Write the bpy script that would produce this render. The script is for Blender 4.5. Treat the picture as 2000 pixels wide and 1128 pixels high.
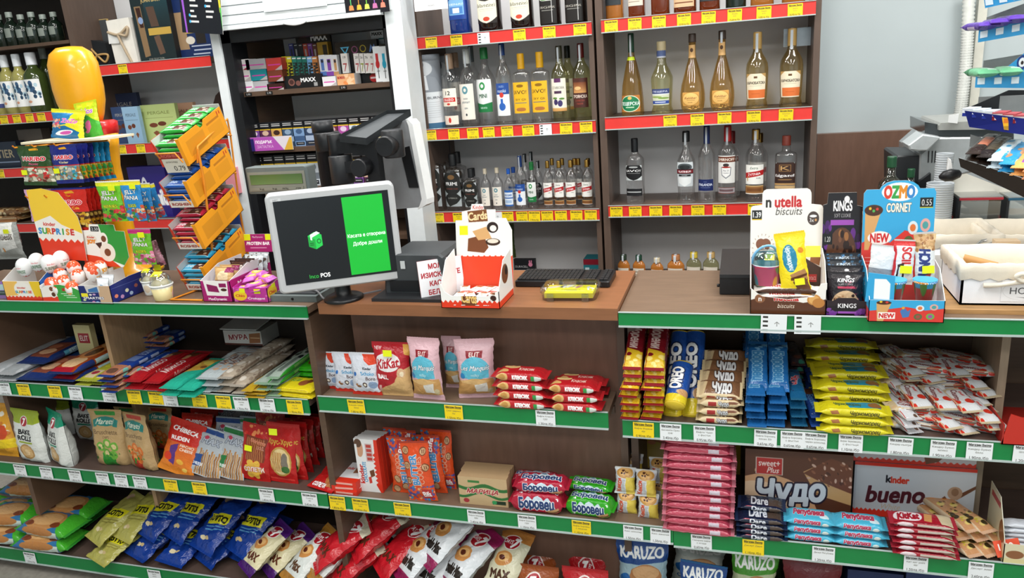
import bpy,math,random
import numpy as np
from mathutils import Matrix,Vector

SC=bpy.context.scene
COL=SC.collection
for o in list(bpy.data.objects):
    bpy.data.objects.remove(o,do_unlink=True)
rnd=random.Random(7)
R=math.radians

# ------------------------------------------------------------------ camera
F=1488.0                      # focal length in pixels of the 2000 x 1128 frame
EYE=Vector((0,0,1.5))
YAW,PITCH,ROLL=R(17.37),R(16.39),R(-4.44)
FWD=Vector((-math.sin(YAW)*math.cos(PITCH),math.cos(YAW)*math.cos(PITCH),-math.sin(PITCH)))
_r=Vector((math.cos(YAW),math.sin(YAW),0));_u=_r.cross(FWD)
RIGHT=_r*math.cos(ROLL)+_u*math.sin(ROLL)
UP=-_r*math.sin(ROLL)+_u*math.cos(ROLL)
cam_data=bpy.data.cameras.new('camera')
cam_data.sensor_width=36.0
cam_data.lens=F/2000.0*36.0
cam_data.clip_start=0.02
cam=bpy.data.objects.new('camera',cam_data)
cam.matrix_world=Matrix(((RIGHT.x,UP.x,-FWD.x,EYE.x),(RIGHT.y,UP.y,-FWD.y,EYE.y),(RIGHT.z,UP.z,-FWD.z,EYE.z),(0,0,0,1)))
COL.objects.link(cam)
SC.camera=cam

# ------------------------------------------------------------------ world, lights, exposure
SC.view_settings.view_transform='Standard'
SC.view_settings.look='None'
SC.view_settings.gamma=1.0
SC.view_settings.use_curve_mapping=False
SC.view_settings.exposure=-0.38
world=bpy.data.worlds.new('world');SC.world=world;world.use_nodes=True
world.node_tree.nodes['Background'].inputs[0].default_value=(0.8,0.9,1.0,1)
world.node_tree.nodes['Background'].inputs[1].default_value=0.12

def area_light(name,loc,sx,sy,power,col=(1.0,0.985,0.96),rot=(0,0,0)):
    l=bpy.data.lights.new(name,'AREA');l.shape='RECTANGLE';l.size=sx;l.size_y=sy
    l.energy=power;l.color=col
    o=bpy.data.objects.new(name,l);o.location=loc;o.rotation_euler=rot;COL.objects.link(o)
    return o
# ceiling light panels of the shop
area_light('ceiling_light',(-1.7,0.55,2.72),0.3,1.3,31)
area_light('ceiling_light',(-0.2,0.55,2.72),0.3,1.3,31)
area_light('ceiling_light',(1.2,0.55,2.72),0.3,1.3,31)
area_light('ceiling_light',(-1.2,2.15,2.72),1.2,0.18,38)
area_light('ceiling_light',(0.6,2.15,2.72),1.2,0.18,40)
area_light('ceiling_light',(-2.6,1.9,2.72),0.8,0.18,16)
area_light('ceiling_light',(-1.0,-1.2,2.72),1.3,0.5,34)
area_light('ceiling_light',(1.0,-1.2,2.72),1.3,0.5,34)
# daylight entering through the shop front behind the camera
area_light('shop_front_daylight',(0.2,-2.6,1.3),3.6,1.8,38,(0.9,0.96,1.0),(R(90),0,R(180)))

# ------------------------------------------------------------------ pixel -> place
def ray(px,py):
    return FWD+RIGHT*((px-1000)/F)-UP*((py-564)/F)
def PY(px,py,Y):
    d=ray(px,py);return EYE+d*(Y/d.y)
def PZ(px,py,z):
    d=ray(px,py);return EYE+d*((z-EYE.z)/d.z)
def PX(px,py,X):
    d=ray(px,py);return EYE+d*(X/d.x)
def proj(p):
    d=Vector(p)-EYE;k=d.dot(FWD)
    return (1000+F*d.dot(RIGHT)/k,564-F*d.dot(UP)/k)
def dep(p): return (Vector(p)-EYE).dot(FWD)
def fit(x0,x1,yt,yb,z):
    """place and size of an upright thing seen between x0..x1, yt..yb, standing on height z"""
    cx=(x0+x1)/2
    p=PZ(cx,yb,z)
    w=PY(x1,yb,p.y).x-PY(x0,yb,p.y).x
    h=PY(cx,yt,p.y).z-z
    return p,w,h
def fitY(x0,x1,yt,yb,Y,z=None):
    a=PY(x0,(yt+yb)/2,Y);b=PY(x1,(yt+yb)/2,Y)
    cx=(x0+x1)/2
    zt=PY(cx,yt,Y).z;zb=PY(cx,yb,Y).z if z is None else z
    return Vector(((a.x+b.x)/2,Y,zb)),b.x-a.x,zt-zb

# ------------------------------------------------------------------ colours, materials
def srgb(c):
    if isinstance(c,str):
        c=c.lstrip('#');c=[int(c[i:i+2],16)/255 for i in (0,2,4)]
    return c
def lin(c):
    return tuple((v/12.92 if v <= 0.04045 else ((v+0.055)/1.055)**2.4) for v in srgb(c))
_M={}
def pm(name,col='808080',rough=0.5,metal=0.0,noise=0.06,nscale=40,bump=0.0,bscale=200,stretch=None,trans=0.0,ior=1.45,emit=None,alpha=1.0,coat=0.0,spec=0.5):
    if name in _M: return _M[name]
    m=bpy.data.materials.new(name);m.use_nodes=True
    nt=m.node_tree;b=nt.nodes['Principled BSDF']
    c=lin(col)
    b.inputs['Roughness'].default_value=rough;b.inputs['Metallic'].default_value=metal
    b.inputs['Transmission Weight'].default_value=trans;b.inputs['IOR'].default_value=ior
    b.inputs['Alpha'].default_value=alpha
    b.inputs['Coat Weight'].default_value=coat
    b.inputs['Specular IOR Level'].default_value=spec
    b.inputs['Base Color'].default_value=(*c,1)
    if emit:
        b.inputs['Emission Color'].default_value=(*lin(emit[0]),1);b.inputs['Emission Strength'].default_value=emit[1]
    if noise or bump:
        tc=nt.nodes.new('ShaderNodeTexCoord');src=tc.outputs['Object']
        if stretch:
            mp=nt.nodes.new('ShaderNodeMapping');mp.inputs['Scale'].default_value=stretch
            nt.links.new(src,mp.inputs['Vector']);src=mp.outputs[0]
    if noise:
        n=nt.nodes.new('ShaderNodeTexNoise');n.inputs['Scale'].default_value=nscale;n.inputs['Detail'].default_value=4
        nt.links.new(src,n.inputs['Vector'])
        r=nt.nodes.new('ShaderNodeMapRange');r.inputs['From Min'].default_value=0.3;r.inputs['From Max'].default_value=0.7
        r.inputs['To Min'].default_value=1-noise;r.inputs['To Max'].default_value=1+noise
        nt.links.new(n.outputs[0],r.inputs['Value'])
        h=nt.nodes.new('ShaderNodeHueSaturation');h.inputs['Color'].default_value=(*c,1)
        nt.links.new(r.outputs[0],h.inputs['Value']);nt.links.new(h.outputs[0],b.inputs['Base Color'])
    if bump:
        n2=nt.nodes.new('ShaderNodeTexNoise');n2.inputs['Scale'].default_value=bscale
        nt.links.new(src,n2.inputs['Vector'])
        bp=nt.nodes.new('ShaderNodeBump');bp.inputs['Strength'].default_value=bump;bp.inputs['Distance'].default_value=0.002
        nt.links.new(n2.outputs[0],bp.inputs['Height']);nt.links.new(bp.outputs[0],b.inputs['Normal'])
    _M[name]=m
    return m
def clear(name,tint='ffffff',mix=0.12,rough=0.05,fac=None):
    """thin clear plastic or glass sheet: mostly transparent, with a gloss"""
    if name in _M: return _M[name]
    m=bpy.data.materials.new(name);m.use_nodes=True;nt=m.node_tree
    nt.nodes.remove(nt.nodes['Principled BSDF'])
    t=nt.nodes.new('ShaderNodeBsdfTransparent');t.inputs[0].default_value=(*lin(tint),1)
    g=nt.nodes.new('ShaderNodeBsdfGlossy');g.inputs['Roughness'].default_value=rough
    lw=nt.nodes.new('ShaderNodeLayerWeight');lw.inputs[0].default_value=0.35
    ad=nt.nodes.new('ShaderNodeMath');ad.operation='MULTIPLY_ADD';ad.inputs[1].default_value=0.45;ad.inputs[2].default_value=mix;ad.use_clamp=True
    nt.links.new(lw.outputs['Facing'],ad.inputs[0])
    mx=nt.nodes.new('ShaderNodeMixShader');nt.links.new(ad.outputs[0],mx.inputs[0])
    nt.links.new(t.outputs[0],mx.inputs[1]);nt.links.new(g.outputs[0],mx.inputs[2])
    nt.links.new(mx.outputs[0],nt.nodes['Material Output'].inputs['Surface'])
    _M[name]=m
    return m

# ------------------------------------------------------------------ painter for the flat print on packaging
_TE={}
def text_edges(s,off=0.0):
    key=(s,round(off,3))
    if key in _TE: return _TE[key]
    cu=bpy.data.curves.new('lettering','FONT');cu.body=s;cu.offset=off;cu.resolution_u=3;cu.fill_mode='NONE'
    ob=bpy.data.objects.new('lettering',cu)
    COL.objects.link(ob)
    bpy.context.view_layer.update()
    me=ob.to_mesh() if s.strip() else None
    if me is None or not len(me.edges):
        bpy.data.objects.remove(ob);_TE[key]=np.zeros((0,4));return _TE[key]
    nv=len(me.vertices);co=np.zeros(nv*3);me.vertices.foreach_get('co',co);co=co.reshape(-1,3)
    EE=[(*co[e.vertices[0],:2],*co[e.vertices[1],:2]) for e in me.edges]
    E=np.array(EE) if EE else np.zeros((0,4))
    ob.to_mesh_clear();bpy.data.objects.remove(ob);bpy.data.curves.remove(cu)
    _TE[key]=E
    return E
class Pt:
    def __init__(s,w,h,bg='ffffff'):
        s.w,s.h=w*2,h*2
        s.a=np.ones((s.h,s.w,3),np.float32)*np.array(srgb(bg),np.float32)
    def mask(s,E):
        acc=np.zeros((s.h,s.w+1),np.int32)
        for x0,y0,x1,y1 in E:
            if y0==y1: continue
            sg=1
            if y0>y1: x0,y0,x1,y1=x1,y1,x0,y0;sg=-1
            r0=max(0,math.ceil(y0-.5));r1=min(s.h,math.ceil(y1-.5))
            if r1 <= r0: continue
            rows=np.arange(r0,r1)
            xs=x0+(rows+.5-y0)*(x1-x0)/(y1-y0)
            acc[rows,np.clip(np.ceil(xs-.5),0,s.w).astype(int)] += sg
        return np.cumsum(acc,axis=1)[:,:s.w] != 0
    def put(s,m,c): s.a[m]=srgb(c)
    def r(s,x0,y0,x1,y1,c):
        s.a[max(0,int(y0*s.h)):max(0,int(y1*s.h)),max(0,int(x0*s.w)):max(0,int(x1*s.w))]=srgb(c)
    def g(s,x0,y0,x1,y1,c0,c1):      # vertical blend of two printed colours
        ya,yb=int(y0*s.h),int(y1*s.h);t=np.linspace(0,1,max(1,yb-ya))[:,None,None]
        s.a[ya:yb,int(x0*s.w):int(x1*s.w)]=np.array(srgb(c0))*(1-t)+np.array(srgb(c1))*t
    def p(s,pts,c):
        q=[(x*s.w,y*s.h) for x,y in pts]
        s.put(s.mask([(*q[i],*q[(i+1) % len(q)]) for i in range(len(q))]),c)
    def e(s,cx,cy,rx,ry,c,rot=0):
        n=28;cr,sr=math.cos(R(rot)),math.sin(R(rot));a=s.w
        pts=[]
        for i in range(n):
            t=2*math.pi*i/n;x,y=rx*a*math.cos(t),ry*s.h*math.sin(t)
            pts.append(((cx*s.w+x*cr-y*sr)/s.w,(cy*s.h+x*sr+y*cr)/s.h))
        s.p(pts,c)
    def t(s,txt,cx,cy,h,wmax,c,rot=0,sh=0,b=0.012,out=None,arc=0):
        b=b*.5
        for off,col in (([(b+out[1],out[0])] if out else [])+[(b,c)]):
            E=E0=text_edges(txt)
            if not len(E): continue
            xs=E0[:,[0,2]];x0,x1=xs.min(),xs.max();cap=0.70
            k=h*s.h/cap;kx=min(k,wmax*(s.w if abs(rot) % 180<45 else s.h)/max(1e-6,x1-x0))
            Q=E.copy()
            for a,bb in ((0,1),(2,3)):
                X=(Q[:,a]-(x0+x1)/2)*kx;Y=(Q[:,bb]-cap/2)*k
                X=X+Y*sh
                if arc: Y=Y-arc*s.h*(X/(s.w*wmax/2))**2
                cr,sr=math.cos(R(rot)),math.sin(R(rot))
                Q[:,a],Q[:,bb]=cx*s.w+X*cr+Y*sr,cy*s.h+X*sr-Y*cr
            mk=s.mask(Q)
            for i in range(int(round(off*k*1.1))):     # thicken the strokes
                g=mk.copy();g[1:] |= mk[:-1];g[:-1] |= mk[1:];g[:,1:] |= mk[:,:-1];g[:,:-1] |= mk[:,1:]
                if i % 2: g[1:,1:] |= mk[:-1,:-1];g[:-1,:-1] |= mk[1:,1:];g[1:,:-1] |= mk[:-1,1:];g[:-1,1:] |= mk[1:,:-1]
                mk=g
            s.put(mk,col)
    def b(s,n,x0,y0,x1,y1,cols,size,seed=1,asp=1.0):
        rr=random.Random(seed)
        for _ in range(n):
            z=size*rr.uniform(.5,1.2)
            s.e(rr.uniform(x0,x1),rr.uniform(y0,y1),z,z*s.w/s.h*asp,rr.choice(cols),rr.uniform(0,90))
    def done(s):
        a=s.a;return (a[0::2,0::2]+a[1::2,0::2]+a[0::2,1::2]+a[1::2,1::2])/4
def design(name,w,h,bg,ops,rough=0.28,bump=0.3,bscale=60,metal=0.0,coat=0.0,alpha=1.0,emit=0.0):
    if name in _M: return _M[name]
    P=Pt(w,h,bg)
    for o in ops:
        k={}
        if isinstance(o[-1],dict): k=o[-1];o=o[:-1]
        getattr(P,o[0])(*o[1:],**k)
    im=bpy.data.images.new(name+'_print',w,h)
    a=np.ones((h,w,4),np.float32);a[...,:3]=P.done()[::-1]
    im.pixels.foreach_set(a.ravel());im.update();im.pack()
    m=bpy.data.materials.new(name);m.use_nodes=True;nt=m.node_tree;b=nt.nodes['Principled BSDF']
    ti=nt.nodes.new('ShaderNodeTexImage');ti.image=im;ti.extension='EXTEND'
    nt.links.new(ti.outputs[0],b.inputs['Base Color'])
    b.inputs['Roughness'].default_value=rough;b.inputs['Metallic'].default_value=metal;b.inputs['Coat Weight'].default_value=coat
    b.inputs['Alpha'].default_value=alpha
    if emit:
        nt.links.new(ti.outputs[0],b.inputs['Emission Color']);b.inputs['Emission Strength'].default_value=emit
    if bump:
        tc=nt.nodes.new('ShaderNodeTexCoord');n=nt.nodes.new('ShaderNodeTexNoise');n.inputs['Scale'].default_value=bscale;n.inputs['Detail'].default_value=3
        n.inputs['Distortion'].default_value=1.0
        nt.links.new(tc.outputs['Object'],n.inputs['Vector'])
        bp=nt.nodes.new('ShaderNodeBump');bp.inputs['Strength'].default_value=bump;bp.inputs['Distance'].default_value=0.010
        nt.links.new(n.outputs[0],bp.inputs['Height']);nt.links.new(bp.outputs[0],b.inputs['Normal'])
    _M[name]=m
    return m

# ------------------------------------------------------------------ mesh building
class MB:
    def __init__(s): s.v=[];s.f=[];s.m=[];s.uv=[];s.sm=[];s.mats=[]
    def mi(s,mat):
        if mat not in s.mats: s.mats.append(mat)
        return s.mats.index(mat)
    def face(s,pts,mat,uv=None,sm=False):
        i=len(s.v);s.v += [tuple(p) for p in pts];s.f.append(list(range(i,i+len(pts))));s.m.append(s.mi(mat))
        s.uv.append(uv or [(0.02,0.02)]*len(pts));s.sm.append(sm)
    def box(s,c,d,mat,fm=None,M=None):
        """axis box: centre c, size d; fm maps face letters (f front -Y, k back, l, r, t, u) to another material"""
        fm=fm or {}
        x,y,z=d[0]/2,d[1]/2,d[2]/2
        V=lambda a,b,g:(M @ Vector((c[0]+a*x,c[1]+b*y,c[2]+g*z))) if M else (c[0]+a*x,c[1]+b*y,c[2]+g*z)
        q=[(0,0),(1,0),(1,1),(0,1)]
        s.face([V(-1,-1,-1),V(1,-1,-1),V(1,-1,1),V(-1,-1,1)],fm.get('f',mat),q)
        s.face([V(1,1,-1),V(-1,1,-1),V(-1,1,1),V(1,1,1)],fm.get('k',mat),q)
        s.face([V(-1,1,-1),V(-1,-1,-1),V(-1,-1,1),V(-1,1,1)],fm.get('l',mat),q)
        s.face([V(1,-1,-1),V(1,1,-1),V(1,1,1),V(1,-1,1)],fm.get('r',mat),q)
        s.face([V(-1,-1,1),V(1,-1,1),V(1,1,1),V(-1,1,1)],fm.get('t',mat),q)
        s.face([V(-1,1,-1),V(1,1,-1),V(1,-1,-1),V(-1,-1,-1)],fm.get('u',mat),q)
        return s
    def grid(s,P,UV,mat,closed=False,sm=True):
        """P[j][i] points; shared vertices"""
        nj,ni=len(P),len(P[0]);b=len(s.v);mi=s.mi(mat)
        for row in P: s.v += [tuple(p) for p in row]
        for j in range(nj-1):
            for i in range(ni-(0 if closed else 1)):
                i2=(i+1) % ni
                s.f.append([b+j*ni+i,b+j*ni+i2,b+(j+1)*ni+i2,b+(j+1)*ni+i]);s.m.append(mi);s.sm.append(sm)
                if UV is None: s.uv.append([(.5,.5)]*4)
                elif closed:
                    u0,u1=i/ni,(i+1)/ni;v0,v1=UV[j],UV[j+1]
                    s.uv.append([(u0,v0),(u1,v0),(u1,v1),(u0,v1)])
                else: s.uv.append([UV[j][i],UV[j][i2],UV[j+1][i2],UV[j+1][i]])
        return s
    def lathe(s,prof,mat,n=20,sx=1,sy=1,pw=2.0,cap=True,c=(0,0,0)):
        P=[[(c[0]+r*sx*sgp(math.cos(2*math.pi*i/n),2/pw),c[1]+r*sy*sgp(math.sin(2*math.pi*i/n),2/pw),c[2]+z) for i in range(n)] for r,z in prof]
        b=len(s.v)
        s.grid(P,[j/max(1,len(prof)-1) for j in range(len(prof))],mat,closed=True)
        if cap:
            mi=s.mi(mat)
            s.f.append([b+i for i in range(n)][::-1]);s.m.append(mi);s.uv.append([(.5,.5)]*n);s.sm.append(False)
            t=b+(len(prof)-1)*n
            s.f.append([t+i for i in range(n)]);s.m.append(mi);s.uv.append([(.5,.5)]*n);s.sm.append(False)
        return s
    def prism(s,poly,y0,y1,mat,side=None,bev=0.0,back=None):
        """polygon in XZ (counter-clockwise seen from -Y) extruded from y0 (front) to y1"""
        xs=[p[0] for p in poly];zs=[p[1] for p in poly]
        x0,x1,z0,z1=min(xs),max(xs),min(zs),max(zs);side=side or mat
        uv=lambda p:((p[0]-x0)/max(1e-6,x1-x0),(p[1]-z0)/max(1e-6,z1-z0))
        cx,cz=sum(xs)/len(xs),sum(zs)/len(zs)
        def inset(p):
            dx,dz=p[0]-cx,p[1]-cz;l=math.hypot(dx,dz) or 1;return (p[0]-dx/l*bev*1.4,p[1]-dz/l*bev*1.4)
        fr=[inset(p) for p in poly] if bev else poly
        s.face([(p[0],y0,p[1]) for p in fr],mat,[uv(p) for p in fr])
        s.face([(p[0],y1,p[1]) for p in reversed(poly)],back or side,[uv(p) for p in reversed(poly)])
        rings=([(fr,y0)] if bev else [])+[(poly,y0+bev),(poly,y1)]
        for (A,ya),(B,yb) in zip(rings,rings[1:]):
            for i in range(len(poly)):
                j=(i+1) % len(poly)
                s.face([(A[i][0],ya,A[i][1]),(B[i][0],yb,B[i][1]),(B[j][0],yb,B[j][1]),(A[j][0],ya,A[j][1])],side)
        return s
    def tube(s,pts,r,mat,n=8,closed=False):
        pts=[Vector(p) for p in pts];N=len(pts);rings=[];up=None
        for i,p in enumerate(pts):
            a=pts[(i-1) % N] if (closed or i) else p;b=pts[(i+1) % N] if (closed or i<N-1) else p
            t=(b-a).normalized()
            if up is None: up=Vector((0,0,1)) if abs(t.z)<.9 else Vector((1,0,0))
            up=(up-t*up.dot(t)).normalized();sd=t.cross(up)
            rings.append([p+(up*math.cos(2*math.pi*k/n)+sd*math.sin(2*math.pi*k/n))*r for k in range(n)])
        if closed: rings.append(rings[0])
        s.grid(rings,None if closed else [0.5]*len(rings),mat,closed=True)
        return s
    def build(s,name):
        me=bpy.data.meshes.new(name)
        me.from_pydata(s.v,[],s.f)
        for m in s.mats: me.materials.append(m)
        me.polygons.foreach_set('material_index',s.m)
        me.polygons.foreach_set('use_smooth',s.sm)
        ul=me.uv_layers.new(name='UVMap');fl=[c for f in s.uv for uv in f for c in uv]
        if len(fl)==len(ul.data)*2: ul.data.foreach_set('uv',fl)
        me.update()
        return me
def sgp(v,p): return math.copysign(abs(v)**p,v)
def rrect(w,h,r,n=4,cx=0,cz=0):
    o=[]
    for ax,az,a0 in ((1,-1,-90),(1,1,0),(-1,1,90),(-1,-1,180)):
        for k in range(n+1):
            a=R(a0+90*k/n);o.append((cx+ax*(w/2-r)+r*math.cos(a),cz+az*(h/2-r)+r*math.sin(a)))
    return o
def bezier(pts,n=6):
    """smooth path through points (Catmull-Rom)"""
    P=[Vector(p) for p in pts];P=[P[0]]+P+[P[-1]];o=[]
    for i in range(1,len(P)-2):
        for k in range(n):
            t=k/n;a,b,c,d=P[i-1:i+3]
            o.append(.5*((2*b)+(c-a)*t+(2*a-5*b+4*c-d)*t*t+(3*b-a-3*c+d)*t**3))
    o.append(P[-2]);return o

# ------------------------------------------------------------------ things, parts
def link(name,me,parent=None,M=None,kind=None):
    o=bpy.data.objects.new(name,me);COL.objects.link(o)
    if parent: o.parent=parent
    if M is not None: o.matrix_basis=M
    if kind: o['kind']=kind
    return o
def tag(o,label,cat,group=None):
    o['label']=label;o['category']=cat
    if group: o['group']=group
    return o
class Kit:
    """one kind of thing: its own mesh and the meshes of its parts, shared by the copies"""
    def __init__(s,name,cat,mesh=None,parts=()): s.name,s.cat,s.mesh,s.parts=name,cat,mesh,list(parts)
    def add(s,name,mesh,M=None,sub=()): s.parts.append((name,mesh,M,sub));return s
    def put(s,label,M,group=None):
        o=link(s.name,s.mesh,None,M);tag(o,label,s.cat,group)
        for nm,me,pm_,sub in s.parts:
            c=link(nm,me,o,pm_)
            for sn,sm_,sM in sub: link(sn,sm_,c,sM)
        return o
def TR(x,y=None,z=None,rz=0,rx=0,ry=0):
    v=Vector(x) if y is None else Vector((x,y,z))
    return Matrix.Translation(v) @ Matrix.Rotation(R(rz),4,'Z') @ Matrix.Rotation(R(rx),4,'X') @ Matrix.Rotation(R(ry),4,'Y')
def nz(x,y,z,s=0): return math.sin(x*1.7+s*3.1+2.3*math.sin(y*1.3+s))*math.sin(y*2.1+z*1.9+s*1.7+math.sin(x*2.9))

def pouch_mesh(w,h,d,mat,seed=0,st=0.07,sb=0.06,pw=2.4,boxy=False,wr=1.0,nx=14,ny=18,mat2=None,flare=0.06):
    """pillow pack standing on its lower edge; front is -Y; flat crimps at top and bottom (share of height st, sb)"""
    m=MB()
    vs=[0,sb*.5,sb]+[sb+(1-st-sb)*(k/ny) for k in range(1,ny)]+[1-st,1-st*.5,1]
    if sb==0: vs=vs[2:]
    for side in (-1,1):
        P=[];UV=[]
        for v in vs:
            row=[];uvr=[]
            t=min(1,max(0,(v-sb)/(1-sb-st)))
            if boxy: f=min(1,(1-t)*1.9)**.75*(min(1,.55+t*6) if sb==0 else min(1,t*9)**.5)
            else: f=max(0,math.sin(math.pi*min(1,max(0,t))))**.55
            if v <= sb and sb>0 or v >= 1-st: f=0
            ww=w*(1-0.10*f*(0 if boxy else 1)-(flare*(0 if v>1-st else 1) if boxy else 0))
            for i in range(nx+1):
                u=i/nx;a=abs(2*u-1)
                g=max(0,1-a**(6 if boxy else pw))**.5
                y=d/2*f*g
                wk=wr*0.034*min(w,h)*(nz(u*7,v*9,side,seed)*.5+nz(u*17,v*4,0,seed+3)*.5*(1-f*.6))*min(1,g*2)*(0.25 if f==0 else 1)
                yy=side*(y+0.0006)+wk*(1 if f>0 else .4)*(side if f else 1)
                x=(u-.5)*ww+wr*.004*nz(v*11,u*3,1,seed)*w/.1*.5
                row.append((x,yy,v*h));uvr.append((u,v) if side<0 else (1-u,v))
            P.append(row);UV.append(uvr)
        if side>0: P=[r[::-1] for r in P];UV=[r[::-1] for r in UV]
        m.grid(P,UV,mat if side<0 or mat2 is None else mat2)
    me=m.build('pack')
    return me
def fin_mesh(w,l,mat,teeth=10,t=0.0016,amp=0.12):
    """flat crimped end seal with a zigzag edge: along X width w, sticking out +Z by l"""
    m=MB();pts=[]
    for i in range(teeth*2+1): pts.append((w/2-w*i/(teeth*2),l-(l*amp if i % 2 else 0)))
    m.prism([(-w/2,0),(w/2,0)]+pts,-t/2,t/2,mat)
    return m.build('end_seal')
def bag(name,cat,w,h,d,mat,seed=0,seal=None,sticker=None,**k):
    st=k.get('st',.07)
    kit=Kit(name,cat).add('wrapper',pouch_mesh(w,h,d,mat,seed,**k))
    if seal: kit.add('top_seal',fin_mesh(w*.99,h*.035,seal,12),TR(0,0,h-.001))
    if sticker: kit.add('price_sticker',sticker_mesh(sticker[2] if len(sticker)>2 else .022),TR(sticker[0]*w,-d*.5-.003,sticker[1]*h,rx=0))
    return kit
def sticker_mesh(w=.022,col='e6f018'):
    m=MB();m.box((0,0,0),(w,.0008,w*.7),pm('fluorescent_paper_'+col,col,.6,noise=.03));return m.build('price_sticker')

M_RIGHT=Matrix(((0,0,1,0),(1,0,0,0),(0,1,0,0),(0,0,0,1)))
M_LEFT=Matrix(((0,0,-1,0),(-1,0,0,0),(0,1,0,0),(0,0,0,1)))
def bar_mesh(L,W,H,mat,seed=0,pw=3.2,n=16,ns=12,end=.09,wr=1.0):
    """flow wrap bar lying along X; print: upper 0.6 of the picture on top, lower 0.4 on the long front side (-Y)"""
    m=MB();P=[];UV=[]
    st=[0,end*.45,end]+[end+(1-2*end)*k/ns for k in range(1,ns)]+[1-end,1-end*.45,1]
    def ring(u):
        t=min(u,1-u)
        f=1 if t>end*1.6 else max(0.0,(t-end*.3)/(end*1.3))**.6
        hz=H*(0.06+.94*f);wy=W*(1-.05*f)
        row=[]
        for i in range(n+1):
            # start bottom front (-Y,-Z), go up the front, over the top, down the back
            a=-math.pi*.75-2*math.pi*i/n
            cy,cz=sgp(math.cos(a),2/pw),sgp(math.sin(a),2/pw)
            k=nz(u*23,i*.9,0,seed)*.03*wr
            row.append((L*(u-.5),wy/2*cy*(1+k),H*.5+hz/2*cz*(1+k*1.5)))
        return row
    for u in st:
        P.append(ring(u));uvr=[]
        for i in range(n+1):
            q=i/n
            if q <= .25: v=.4*q/.25
            elif q <= .5: v=.4+.6*(q-.25)/.25
            elif q <= .75: v=1-(q-.5)*1.5
            else: v=.4*(q-.75)*.4
            uvr.append((u,v))
        UV.append(uvr)
    # grid orientation
    m.grid(P[::-1],UV[::-1],mat)
    return m.build('wrapper')
def bar(name,cat,L,W,H,mat,seal,seed=0,**k):
    kit=Kit(name,cat).add('wrapper',bar_mesh(L,W,H,mat,seed,**k))
    fm=fin_mesh(W*.96,L*.045+.003,seal,6)
    kit.add('end_seal',fm,TR(L/2-.001,0,H/2) @ M_RIGHT)
    kit.add('end_seal',fm,TR(-L/2+.001,0,H/2) @ M_LEFT)
    return kit
def carton_mesh(w,d,h,mats,body):
    """box standing on z=0, centred in x, front face at y=0"""
    m=MB();m.box((0,d/2,h/2),(w,d,h),body,mats);return m.build('carton')
ORD=['bottom one','second from the bottom','third from the bottom','fourth from the bottom','fifth from the bottom','sixth from the bottom','seventh from the bottom','eighth from the bottom','ninth from the bottom','tenth from the bottom','eleventh from the bottom','twelfth from the bottom']
NTH=['first','second','third','fourth','fifth','sixth','seventh','eighth','ninth','tenth','eleventh','twelfth','thirteenth','fourteenth']
def up(i,n): return 'topmost' if i==n-1 else ORD[i]
def panel(w,h,mat,t=.0012,name='label'):
    """thin printed card, centred, front -Y"""
    m=MB();m.box((0,0,0),(w,t,h),pm('card_edge','e8e6e0',.6),{'f': mat});return m.build(name)
# ================================================================== the setting
YF,YB=1.609,2.784           # front of the sales counter, front of the wall shelving
WOODD=pm('dark_brown_laminate','5a4638',.42,noise=.10,nscale=14,stretch=(1,1,9),bump=.03)
WOODP=pm('walnut_panel_laminate','735648',.40,noise=.10,nscale=10,stretch=(6,6,1),bump=.03)
WOODT=pm('grey_brown_worktop_laminate','75604f',.38,noise=.10,nscale=12,stretch=(1,7,7))
WOODS=pm('dark_shelf_laminate','5b4a43',.36,noise=.08,nscale=12,stretch=(1,7,7))
WOODC=pm('red_brown_worktop_laminate','8a5c3e',.33,noise=.10,nscale=12,stretch=(1,8,8))
WOODL=pm('pale_raw_wood','b08f6c',.6,noise=.12,nscale=18,stretch=(6,6,1))
WOODB=pm('shelving_brown_laminate','5d4c42',.45,noise=.08,nscale=12,stretch=(6,6,1))
GREYB=pm('grey_back_board','e2e2e3',.6,noise=.05,nscale=4)
WALLM=pm('pale_blue_grey_paint','b9c3c5',.7,noise=.02,nscale=5,bump=.05,bscale=300)
GREEN=pm('green_price_rail','0f8040',.30,noise=.03)
RED=pm('red_price_rail','e03a34',.32,noise=.03)
CLR=pm('clear_rail_cover','b4c2c0',.2,noise=0)
STEEL=pm('grey_steel','9a9ea2',.35,.9)
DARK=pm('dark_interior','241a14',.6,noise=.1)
BLK=pm('black_plastic','17181b',.38,noise=.05)
WHT=pm('white_plastic','eceeee',.35,noise=.02)
FLOOR=pm('speckled_floor_tile','9a958c',.35,noise=.15,nscale=60)
def boxmesh(c,d,mat,fm=None,name='panel'):
    return MB().box(c,d,mat,fm).build(name)
def struct(name,me): return link(name,me,kind='structure')
XL,XR,YN,YW,ZC=-4.4,2.3,-3.0,3.12,2.8
struct('floor',boxmesh(((XL+XR)/2,.06,-.02),(XR-XL,6.3,.04),FLOOR))
struct('ceiling',boxmesh(((XL+XR)/2,.06,ZC+.02),(XR-XL,6.3,.04),pm('white_ceiling','f0f0ee',.8)))
struct('wall_back',boxmesh(((XL+XR)/2,YW+.03,ZC/2),(XR-XL,.06,ZC),WALLM))
struct('wall_left',boxmesh((XL-.03,.06,ZC/2),(.06,6.3,ZC),WALLM))
struct('wall_right',boxmesh((XR+.03,.06,ZC/2),(.06,6.3,ZC),WALLM))
struct('wall_front',boxmesh(((XL+XR)/2,YN-.03,ZC/2),(XR-XL,.06,ZC),WALLM))
a=PY(1903,100,3.09);b=PY(1921,100,3.09)
struct('trim_1',boxmesh(((a.x+b.x)/2,3.105,1.4),(b.x-a.x,.03,2.8),pm('cream_corner_trim','d6d4c8',.5)))
a,b=PY(1596,262,3.09),PY(1802,252,3.09)
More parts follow.
